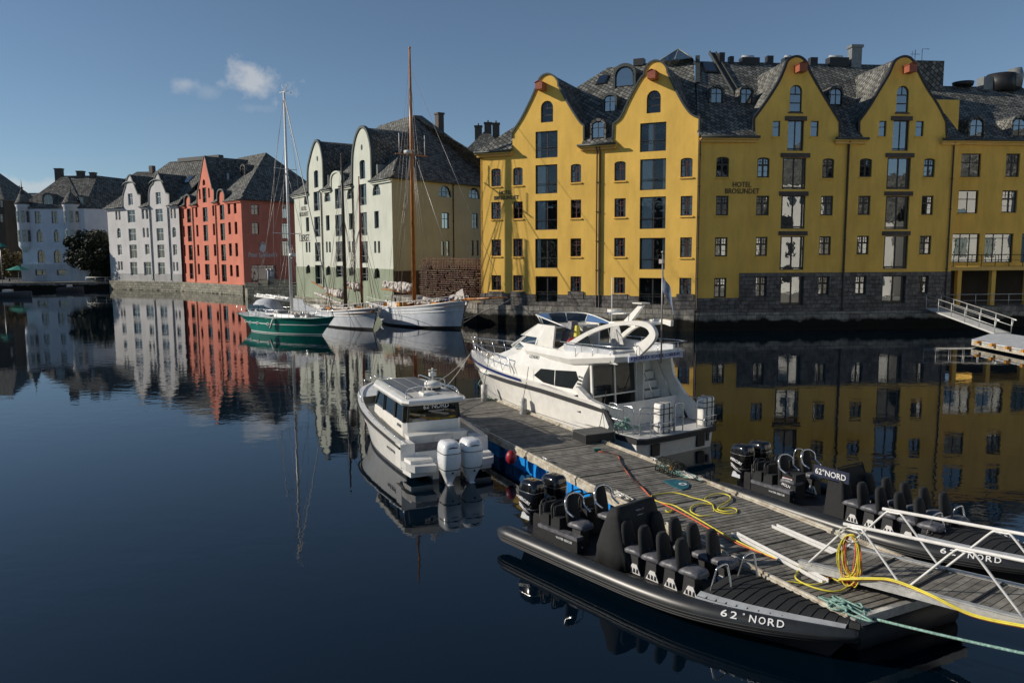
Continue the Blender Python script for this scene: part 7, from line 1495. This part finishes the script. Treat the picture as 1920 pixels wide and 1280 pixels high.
mb = MB(); s = interp(st, 0.62); mb.tube([(s[0],s[2]+0.2,0.95),(s[0],s[2]+0.2,0.9),(s[0],s[2]+0.2,0.35),(s[0],s[2]+0.2,0.28)], [0.04,0.15,0.15,0.05], 12); mb.tube([(s[0],s[2]+0.2,0.95),(s[0],s[2]-0.02,s[4]+0.05)], 0.01, 4); mb.build('fender', 'rubber', cb)
for sd in (-1, 1): outboard(cb, -0.42, sd*0.34, 'gelwhite', 1.13, zt=-0.06)
MB().ball((-0.35,-1.72,0.55), 0.17, rz=0.22, n=12).build('red_buoy', 'redf', cb)
# ------------------------------------------------------------------ motor yacht
ya_ = boat('motor_yacht', 'large white flybridge motor yacht with curved radar arch, moored right of the dock', 5.5, 25.6, -0.58, 0.815, 'yacht')
BM = 1.92
st = [(1.5,1.4,BM*0.96,BM*0.86,1.62),(3.4,3.4,BM,BM*0.9,1.78),(5.6,5.5,BM,BM*0.86,1.92),(7.8,7.5,BM*0.94,BM*0.68,2.02),(9.7,9.2,BM*0.76,BM*0.42,2.1),(11.4,10.5,BM*0.45,BM*0.17,2.18),(12.7,11.2,0.08,0.03,2.26)]
mb, SY = hull(st, [(0,0),(0.10,0),(0.13,0),(0.28,0),(0.6,0),(1,0)], 34, 0.75, 0.7); mb.build('hull', ['gel'], ya_)
mb = MB(); mb.loft([[(s[0], s[2]+0.004, s[4]-0.02) for s in SY if s[0] > 6.2], [(lerp(s[0],s[1],0.06), lerp(s[2],s[3],0.045)+0.006, s[4]*0.935) for s in SY if s[0] > 6.2]], 0, True, closed=False); mb.build('blue_stripe', 'navy', ya_, recalc=False)
for sd in (1, -1):
    P = []
    for s in SY[:-1]: f = 0.12+0.13*max(0, (s[0]-5)/8); P.append((lerp(s[0],s[1],f), sd*(lerp(s[2],s[3],f**0.75)+0.03), s[4]*(1-f)))
    mb = MB(); rings = [[(p[0], p[1]-sd*0.02, p[2]-0.085), (p[0], p[1]+sd*0.045, p[2]-0.055), (p[0], p[1]+sd*0.045, p[2]+0.055), (p[0], p[1]-sd*0.02, p[2]+0.085)] for p in P]; mb.loft(rings, 0, False)
    q = P[0]; mb.bar(Vector(q)+Vector((-0.02,0,0.03)), (1.05, sd*(BM*0.9), 0.86), 0.12, 0.1); mb.build('rub_rail', 'rubber', ya_)
    mb = MB(); mb.bar((3.0, sd*1.80, 1.22), (1.75, sd*1.80, 1.12), 0.06, 0.07); mb.bar((2.5, sd*1.76, 0.86), (1.1, sd*1.79, 0.74), 0.06, 0.07); mb.build('side_step', 'rubber', ya_)
    P = [(lerp(q[0],q[1],0.62), sd*(lerp(q[2],q[3],0.62**0.75)+0.004), q[4]*0.38) for q in SY[2:-3]]; MB().tube(P, 0.011, 4).build('hull_seam', 'seatgrey', ya_)
    P = [(lerp(q[0],q[1],0.97), sd*(lerp(q[2],q[3],0.97**0.75)+0.012), 0.06) for q in SY[:-1]]; MB().tube(P, 0.035, 5).build('waterline_stripe', 'navy', ya_)
dk_ = deck([s for s in SY if s[0] > 2.95], 0.02, 0.05, 0.05).build('deck', 'gel', ya_)
mb = MB(); mb.box(1.5,-1.8,0.78,3.1,1.8,0.82); mb.build('cockpit_floor', 'gel2', ya_)
# hull below the platform, platform
mb = MB(); mb.loft([[(0.05,-1.75,-0.4),(0.05,1.75,-0.4),(0.0,1.85,0.62),(0.0,-1.85,0.62)],[(1.6,-1.7,-0.5),(1.6,1.7,-0.5),(1.6,1.86,0.62),(1.6,-1.86,0.62)]], 0, False); mb.build('stern_hull', 'gel', ya_)
mb = MB(); P = [(-0.28,-1.7,0.78),(-0.36,-0.8,0.78),(-0.38,0,0.78),(-0.36,0.8,0.78),(-0.28,1.7,0.78),(-0.1,1.93,0.78),(1.9,1.93,0.78),(1.9,-1.93,0.78),(-0.1,-1.93,0.78)]; mb.slab(P[::-1], 0.16, 0); mb.build('platform_edge', 'rubber', ya_)
mb = MB(); mb.slab([(p[0]*0.9+0.05, p[1]*0.93, 0.80) for p in P[::-1]], 0.03); mb.build('platform_deck', 'gel2', ya_)
mb = MB()
for y in (1.0, -1.2): mb.box(-0.06,y-0.18,0.1,0.02,y+0.18,0.5)
mb.box(-0.05,-1.62,0.25,-0.01,-1.5,0.52); mb.build('trim_fitting', 'black', ya_)
# cockpit coaming at the stern, port and starboard wings
for sd in (1, -1):
    mb = MB(); P = [(1.35, sd*1.86, 0.84), (2.6, sd*1.88, 0.84), (2.95, sd*1.88, 2.1), (2.3, sd*1.86, 1.72), (1.72, sd*1.86, 1.62), (1.3, sd*1.86, 0.95)]; mb.slab(P if sd < 0 else P[::-1], 0.22); mb.build('coaming', 'gel', ya_)
# starboard wing sweeping down from the flybridge
mb = MB(); P = [(2.9,-1.78,0.84),(2.9,-1.78,2.9),(1.9,-1.80,3.0),(1.75,-1.82,2.3),(1.2,-1.84,1.7),(0.5,-1.85,1.25),(0.35,-1.85,0.84)]; mb.slab(P, 0.12); mb.build('wing_panel', 'gel', ya_); MB().box(1.5,-1.68,1.0,2.2,-1.65,1.55).build('wing_locker', 'seatgrey', ya_)
# main superstructure
def yrow(z, xa, xf, w0, w1, fr=0.0): return [(xa, -w0, z), (xa, w0, z), (xf-3.2, w0*0.99, z), (xf-1.6, w1, z), (xf-0.4, w1*0.62, z), (xf, 0, z), (xf-0.4, -w1*0.62, z), (xf-1.6, -w1, z), (xf-3.2, -w0*0.99, z)]
mb = MB(); mb.loft([yrow(1.7, 3.0, 11.4, 1.66, 1.35), yrow(2.1, 2.95, 11.0, 1.64, 1.3), yrow(2.42, 2.9, 10.0, 1.60, 1.28), yrow(2.78, 2.75, 8.9, 1.52, 1.3), yrow(2.98, 2.7, 8.6, 1.45, 1.2)], 0, False); mb.build('superstructure', 'gel', ya_)
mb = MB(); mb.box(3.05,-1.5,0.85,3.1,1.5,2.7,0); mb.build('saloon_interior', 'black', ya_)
for sd in (1, -1):
    for P in ([(5.75,2.12),(5.35,2.42),(4.55,2.46),(4.50,1.90),(5.15,1.93)], [(4.45,1.89),(4.48,2.465),(3.35,2.56),(3.15,2.30),(3.45,1.92)]):
        q = [(x, sd*(1.655-(z-1.7)*0.10)+sd*0.03, z) for x, z in P]; MB().slab(q if sd < 0 else q[::-1], 0.03).build('side_window', 'black' if False else 'gdark', ya_)
    mb = MB()
    for i in range(4): z = 2.02+i*0.13; mb.bar((3.2-i*0.04, sd*1.67, z), (2.98, sd*1.68, z), 0.03, 0.05)
    mb.build('vent_slat', 'black', ya_)
# rear glass doors
mb = MB(); dz0, dz1 = 0.86, 2.86; xd = lambda z: 2.68-0.0*(z)+0.12*((z-dz0)/(dz1-dz0))-0.12
for a, b in ((1.42, 0.40), (0.36, -0.62)): mb.add([(xd(dz0),a,dz0),(xd(dz0),b,dz0),(xd(dz1),b,dz1),(xd(dz1),a,dz1)], [(0,1,2,3)])
mb.build('door_glass', 'gboat', ya_, recalc=False)
mb = MB()
for y, t_ in ((1.46,0.10),(0.38,0.06),(-0.66,0.12)): mb.bar((xd(dz0)-0.02,y,dz0), (xd(dz1)-0.02,y,dz1), t_, 0.06)
mb.bar((2.6,1.46,1.72),(2.6,-0.66,1.72), 0.05, 0.05); mb.bar((2.54,1.5,0.87),(2.54,-0.7,0.87), 0.08, 0.08); mb.bar((2.66,1.5,2.88),(2.66,-0.7,2.88), 0.08, 0.08); mb.build('door_frame', 'gel', ya_)
mb = MB()
for i in range(6): mb.box(2.75-0.13-i*0.16+0.3, -1.55, 0.85, 3.3, -0.80, 0.85+(6-i)*0.30) if False else mb.box(1.95+i*0.17, -1.6, 0.85+i*0.31, 1.95+(i+1)*0.17+0.1, -0.82, 0.85+(i+1)*0.31-0.04)
mb.box(2.3,-0.80,0.85,2.66,-0.72,2.75); mb.build('flybridge_stairs', 'gel', ya_)
mb = MB(); mb.tube([(1.75,-0.78,1.5),(2.6,-0.78,2.9)], 0.018, 6); mb.tube([(1.75,-1.62,1.5),(2.5,-1.62,2.9)], 0.018, 6); mb.build('stair_rail', 'steel', ya_)
# flybridge deck with its long overhang
def frow(z, xa, xf, w0, o=0.0): return [(xa+0.35, -w0, z), (xa+0.06, -w0*0.75, z), (xa, 0, z), (xa+0.06, w0*0.75, z), (xa+0.35, w0, z), (3.6, w0*1.0, z), (xf-1.5, w0*0.84, z), (xf, w0*0.5, z), (xf, -w0*0.5, z), (xf-1.5, -w0*0.84, z), (3.6, -w0*1.0, z)]
def frz(R_): return [(p[0], p[1], p[2]+0.34*min(1, max(0, (3.4-p[0])/2.4))) for p in R_]
mb = MB(); mb.loft([frz(q) for q in (frow(2.74, 1.35, 8.0, 1.50), frow(2.80, 1.0, 8.1, 1.62), frow(2.98, 0.85, 8.1, 1.70), frow(3.06, 0.95, 8.0, 1.64))], 0, False); mb.build('flybridge_deck', 'gel', ya_)
mb = MB(); 
for sd in (1, -1): P = [(1.2, sd*1.60, 3.03), (6.6, sd*1.38, 3.03), (7.2, sd*1.28, 3.25), (5.2, sd*1.42, 3.24), (3.2, sd*1.56, 3.18), (1.4, sd*1.60, 3.14)]; mb.slab(P if sd < 0 else P[::-1], 0.06)
mb.build('flybridge_bulwark', 'gel', ya_)
# blue lettered board on the after edge, port corner
text('FJORD EXPLORER', 2.35, 'btext', ya_, frame_m((0.845, 0.12, 3.23), (0,-1,0), (0.0,0,1)), height=0.14, off=0.01)
MB().box(0.85,-1.2,3.13,0.90,1.4,3.32).build('name_board', pm('pale_blue_board', (0.42,0.47,0.66), 0.4), ya_)
# pilothouse front with raked windscreen
mb = MB(); r0 = [(6.2,1.26,2.98),(7.7,1.18,2.98),(8.5,0.72,2.96),(8.75,0,2.95),(8.5,-0.72,2.96),(7.7,-1.18,2.98),(6.2,-1.26,2.98)]; r1 = [(6.1,1.12,3.52),(7.0,1.04,3.50),(7.55,0.62,3.47),(7.75,0,3.46),(7.55,-0.62,3.47),(7.0,-1.04,3.50),(6.1,-1.12,3.52)]
mb.loft([r0, r1], 0, False, closed=False); mb.build('windscreen', 'gclear', ya_)
mb = MB()
for a, b in zip(r0, r1): mb.bar(a, b, 0.06, 0.05)
for i in range(6): mb.bar(r0[i], r0[i+1], 0.05, 0.04); mb.bar(r1[i], r1[i+1], 0.05, 0.05)
mb.build('windscreen_frame', 'galv', ya_)
mb = MB(); mb.box(6.2,-0.9,2.9,7.4,0.9,3.1); mb.build('dashboard', 'seatgrey', ya_)
mb = MB(); r2_ = [(5.3,1.18,3.50),(7.1,1.10,3.50),(7.95,0.66,3.42),(8.2,0,3.40),(7.95,-0.66,3.42),(7.1,-1.10,3.50),(5.3,-1.18,3.50)]; r3 = [(5.2,1.12,4.02),(6.2,1.08,4.02),(6.75,0.66,3.98),(6.95,0,3.97),(6.75,-0.66,3.98),(6.2,-1.08,4.02),(5.2,-1.12,4.02)]
mb.loft([r2_, r3], 0, False, closed=False); mb.build('visor', 'gel', ya_)
mb = MB()
for sd in (1, -1): P = [(5.2,sd*1.2,2.98),(6.35,sd*1.22,2.98),(6.2,sd*1.14,3.52),(5.6,sd*1.14,4.02),(5.1,sd*1.14,4.02)]; mb.slab(P if sd < 0 else P[::-1], 0.08)
mb.slab([(5.2,-1.12,3.97),(6.2,-1.05,3.97),(6.9,0,3.94),(6.2,1.05,3.97),(5.2,1.12,3.97)], 0.05); mb.build('pilothouse_side', 'gel', ya_)
mb = MB(); w0 = [(4.6,1.1,4.02),(5.9,1.06,4.03),(6.55,0.66,4.0),(6.7,0,3.99),(6.55,-0.66,4.0),(5.9,-1.06,4.03),(4.6,-1.1,4.02)]; w1 = [(4.4,1.16,4.03),(5.9,1.2,4.32),(6.75,0.74,4.34),(6.95,0,4.34),(6.75,-0.74,4.34),(5.9,-1.2,4.32),(4.4,-1.16,4.03)]
mb.loft([w0, w1], 0, False, closed=False); mb.build('fly_screen', 'gboat', ya_)
mb = MB(); mb.tube(smooth_path(w1, 4), 0.028, 6); [mb.tube([a, b], 0.02, 5) for a, b in list(zip(w0, w1))[1:6]]; mb.build('fly_screen_frame', 'alu', ya_)
# flybridge seats and covered helm
mb = MB()
for P in ([(1.5,1.45,3.06),(4.2,1.38,3.06)], [(1.5,-1.45,3.06),(4.2,-1.38,3.06)]):
    a, b = Vector(P[0]), Vector(P[1]); mb.bar(a+Vector((0,0,0.2)), b+Vector((0,0,0.2)), 0.12, 0.42)
mb.bar((1.5,1.4,3.24),(1.5,0.2,3.24), 0.12, 0.38); mb.build('flybridge_seat', 'canvas', ya_)
mb = MB(); mb.tbox((5.0,0.35,3.9), 0.45, 0.6, 0.55, taper=0.45); mb.tbox((5.0,0.35,3.55), 0.5, 0.8, 0.5, taper=0.8); mb.build('helm_cover', 'seatgrey', ya_); MB().ball((4.5,0.75,3.4), 0.2, 0.3, 0.22).build('red_bag', 'redf', ya_); MB().tbox((4.45,0.6,3.85), 0.16, 0.2, 0.42, taper=0.6).build('yellow_jacket', 'yrope', ya_); MB().tbox((3.9,1.25,3.25), 0.3, 0.1, 0.25).build('red_cushion', 'redf', ya_)
mb = MB(); mb.tube([(3.9,-0.7,3.1),(4.2,-0.7,4.0),(4.2,0.3,4.0)], 0.02, 5); mb.slab([(3.6,-1.0,3.3),(4.4,-1.0,3.3),(4.3,-1.0,4.1),(3.9,-1.0,4.1)], 0.03); mb.build('fly_bulkhead', 'galv', ya_)
# curved radar arch
def arch_band(y, wv, y2, stop=9):
    s_ = 1 if y > 0 else -1; Y_ = lambda k: lerp(abs(y), y2, k)*s_
    C_ = smooth_path([Vector((4.75,Y_(0),3.02)),Vector((3.9,Y_(.2),3.52)),Vector((3.0,Y_(.45),3.98)),Vector((2.1,Y_(.7),4.27)),Vector((1.2,Y_(.9),4.40)),Vector((0.55,Y_(1),4.36)),Vector((0.28,Y_(1),4.12)),Vector((0.45,Y_(1),3.85)),Vector((1.05,Y_(1),3.42))][:stop], 5)
    W = [0.13,0.09,0.07,0.065,0.07,0.10,0.14,0.15,0.2]; rings = []
    for i, p in enumerate(C_):
        t = C_[min(i+1, len(C_)-1)]-C_[max(i-1, 0)]; t.normalize(); nn = Vector((-t.z, 0, t.x)); k = i/5; j = min(int(k), 7); ww = lerp(W[j], W[j+1], k-j)
        rings.append([tuple(p+nn*ww+Vector((0,wv,0))), tuple(p+nn*ww-Vector((0,wv,0))), tuple(p-nn*ww-Vector((0,wv,0))), tuple(p-nn*ww+Vector((0,wv,0)))])
    return MB().loft(rings, 0, False)
arch_band(1.30, 0.07, 0.85).build('radar_arch', 'gel', ya_); arch_band(-1.30, 0.07, 0.30, 6).build('radar_arch', 'gel', ya_)
mb = MB(); mb.tbox((1.7,0.25,4.33), 1.3, 1.4, 0.08, taper=0.96); mb.build('arch_top', 'gel', ya_)
for y in (1.25,):
    P = [(4.15,y,3.22),(3.2,y-.1,3.82),(2.75,y,3.22)]; MB().slab(P, 0.02).build('arch_window', 'gdark', ya_)
mb = MB(); mb.loft([[(2.3,0.12,4.36),(2.3,0.28,4.36),(1.95,0.28,4.36),(1.95,0.12,4.36)],[(1.6,0.15,4.95),(1.6,0.25,4.95),(1.38,0.25,4.95),(1.38,0.15,4.95)]], 0, False); mb.slab([(2.9,-0.05,4.55),(2.1,-0.02,4.62),(2.1,0.4,4.62),(2.9,0.45,4.55)], 0.05); mb.slab([(1.75,0.0,5.0),(1.3,0.0,5.0),(1.3,0.4,5.0),(1.75,0.4,5.0)], 0.04); mb.build('radar_mast', 'gel', ya_)
mb = MB(); mb.cyl((2.85,0.2,4.6), 0.27, 0.14, 20, 0); mb.cyl((2.85,0.2,4.58), 0.275, 0.045, 20, 1); mb.build('radar_dome', ['gel', 'navy'], ya_)
mb = MB(); mb.tube([(2.4,0.75,4.2),(2.4,0.75,5.9)], 0.018, 5); mb.build('whip_aerial', 'frwhite', ya_)
mb = MB(); mb.tube([(0.55,0.2,3.05),(0.55,0.2,6.75)], 0.028, 6); mb.ball((0.55,0.2,6.75), 0.06, n=6, m=5); mb.tbox((0.6,0.2,6.45), 0.16, 0.1, 0.14); mb.build('flag_pole', 'wire', ya_)
mb = MB(); F0 = []; F1 = []
for i in range(9): u = i/8; F0.append((0.52-0.28*u, 0.18-0.10*u+0.05*sin(u*7), 6.0-0.55*u)); F1.append((0.52-0.38*u, 0.18-0.14*u+0.05*sin(u*6+1), 5.5-0.85*u))
mb.loft([F0, F1], 0, True, closed=False); mb.build('flag', pm('grey_blue_flag', (0.20,0.25,0.33), 0.9, col2=(0.05,0.07,0.13), scale=2.5), ya_)
# bow rail
mb = MB()
for sd in (1, -1):
    P = [(s[0]-0.05, sd*max(s[2]-0.12, 0.02), s[4]+0.62) for s in SY if s[0] > 7.2]; Pm = [(p[0], p[1], p[2]-0.3) for p in P]; mb.tube([(6.9, sd*1.72, 2.05)]+P, 0.02, 6); mb.tube(Pm, 0.012, 5)
    for i in range(0, len(P), 2): mb.tube([(P[i][0]-0.25, P[i][1], P[i][2]-0.6), P[i]], 0.016, 5)
mb.tube([P[-1], (P[-1][0]+0.15, 0, P[-1][2]+0.02), (P[-1][0], -P[-1][1], P[-1][2])], 0.02, 6); mb.build('bow_rail', 'steel', ya_)
mb = MB()
for sd in (1, -1): mb.tube([(4.2,sd*1.62,3.55),(1.5,sd*1.66,3.62),(0.95,sd*1.5,3.64)], 0.016, 5); [mb.tube([(x,sd*1.64,3.05),(x,sd*1.64,3.58)], 0.013, 5) for x in (1.5,2.4,3.3)]
mb.tube([(0.95,1.5,3.64),(0.85,0,3.66),(0.95,-1.5,3.64)], 0.016, 5); [mb.tube([(0.9,y,3.3),(0.9,y,3.65)], 0.013, 5) for y in (-1,0,1)]; mb.build('fly_rail', 'steel', ya_)
# stern rails
mb = MB(); tub = lambda P, r=0.022: mb.tube(smooth_path(P, 4), r, 6)
def hoop(x0, y0, x1, y1, z0=0.82, z1=1.75): tub([(x0,y0,z0),(x0,y0,z1-0.12),(lerp(x0,x1,.2),lerp(y0,y1,.2),z1),(lerp(x0,x1,.8),lerp(y0,y1,.8),z1),(x1,y1,z1-0.12),(x1,y1,z0)])
hoop(1.35,1.78,0.95,1.78); hoop(0.7,1.78,0.25,1.75); hoop(0.05,1.65,-0.1,1.3); hoop(-0.12,0.2,-0.15,-0.15); hoop(-0.1,-0.9,-0.1,-1.25); hoop(0.05,-1.7,0.5,-1.8)
for z in (1.25, 1.62): mb.tube([(2.9,1.85,z+0.2),(1.2,1.78,z),(0.2,1.74,z-0.05),(-0.1,1.4,z-0.05),(-0.12,0.9,z-0.05)], 0.016, 5); mb.tube([(1.4,-1.82,z),(0.2,-1.8,z),(-0.08,-1.6,z)], 0.016, 5)
mb.build('stern_rail', 'steel', ya_)
def canister(x, y):
    o = empty('life_raft', (x, y, 0.82)); o.parent = ya_; mb = MB(); R = []
    for z, k in ((0.0,0.9),(0.04,1.0),(0.45,1.0),(0.49,0.97),(0.53,1.0),(0.93,1.0),(0.98,0.9)): R.append([(0.17*k*(abs(cos(a))**0.3)*(1 if cos(a)>0 else -1), 0.29*k*(abs(sin(a))**0.3)*(1 if sin(a)>0 else -1), z) for a in [2*pi*j/20+.1 for j in range(20)]])
    mb.loft(R, 0); mb.build('canister', 'gel', o); mb = MB()
    for yy in (-0.13, 0.13): mb.box(-0.185,yy-0.015,0,0.185,yy+0.015,0.99)
    for z in (0.2, 0.62, 0.8): mb.box(-0.182,-0.302,z,0.182,0.302,z+0.025)
    mb.build('strap', 'black', o); mb = MB(); mb.tube([(-0.2,-0.3,0.0),(-0.22,-0.3,0.35),(-0.22,0.3,0.35),(-0.2,0.3,0)], 0.02, 6); mb.tube([(-0.22,-0.3,0.15),(-0.22,0.3,0.15)], 0.015, 5); mb.build('cradle', 'steel', o)
canister(0.1, 0.55); canister(0.0, -1.45)
text('62\u00b0NORD', 0.62, 'seatgrey', ya_, frame_m((5.9, 1.50, 2.80), (-1,0,0), (0,-0.3,1)), height=0.13)
def fend(x, z, y=None):
    s = min(SY, key=lambda s: abs(s[0]-x)); yy = s[2]+0.12 if y is None else y; mb = MB(); mb.tube([(x,yy,z+0.42),(x,yy,z+0.36),(x,yy,z-0.3),(x,yy,z-0.38)], [0.04,0.14,0.14,0.05], 12); mb.build('fender', 'fender', ya_)
    mb = MB(); mb.tube([(x,yy,z+0.4),(x,s[2]-0.05,s[4]+0.02),(x+0.03,s[2]-0.15,s[4]+0.5)], 0.011, 4); mb.build('fender_line', 'black', ya_)
fend(9.0, 0.95); fend(5.9, 0.85); fend(1.6, 0.35, 2.05)
pile = ropepile('rope_heap', 'green rope tangle over the stern rail of the motor yacht', Vector((3.75, 25.25, 0.9)), 0.5, 0.3, 40, 'grope', 9, 0.5, 0.45, 0.018)
MY = Matrix.Translation(ya_.location) @ Matrix.Rotation(ya_.rotation_euler[2], 4, 'Z')
line('mooring_rope', 'green bow line from the motor yacht down to the far end of the dock', [MY @ Vector((9.2,1.35,2.1)), MY @ Vector((9.5,1.75,1.3)), dk(0.985,0.95,0.08)], 0.016, 'grope')
line('mooring_rope', 'pale line from the yacht bow to the cabin boat bow', [MY @ Vector((12.4,0.2,2.2)), (-4.0,30.0,1.35)], 0.016, 'wrope', sag=0.3)
line('mooring_rope', 'second pale line from the yacht bow toward the cabin boat roof', [MY @ Vector((12.2,0.4,2.2)), (-3.3,28.6,1.2)], 0.016, 'wrope', sag=0.3)
line('mooring_rope', 'green stern rope hanging from the yacht platform to the dock', [MY @ Vector((1.0,1.9,0.9)), MY @ Vector((0.75,2.05,0.5)), dk(0.60,0.985,0.08)], 0.022, 'grope')
# ------------------------------------------------------------------ water and ground
wm = MB(); wm.add([(-600,-80,0),(600,-80,0),(600,900,0),(-600,900,0)], [(0,1,2,3)])
wo = wm.build('water', water_mat(), recalc=False); tag(wo, 'dark still harbour water mirroring the houses', kind='structure')
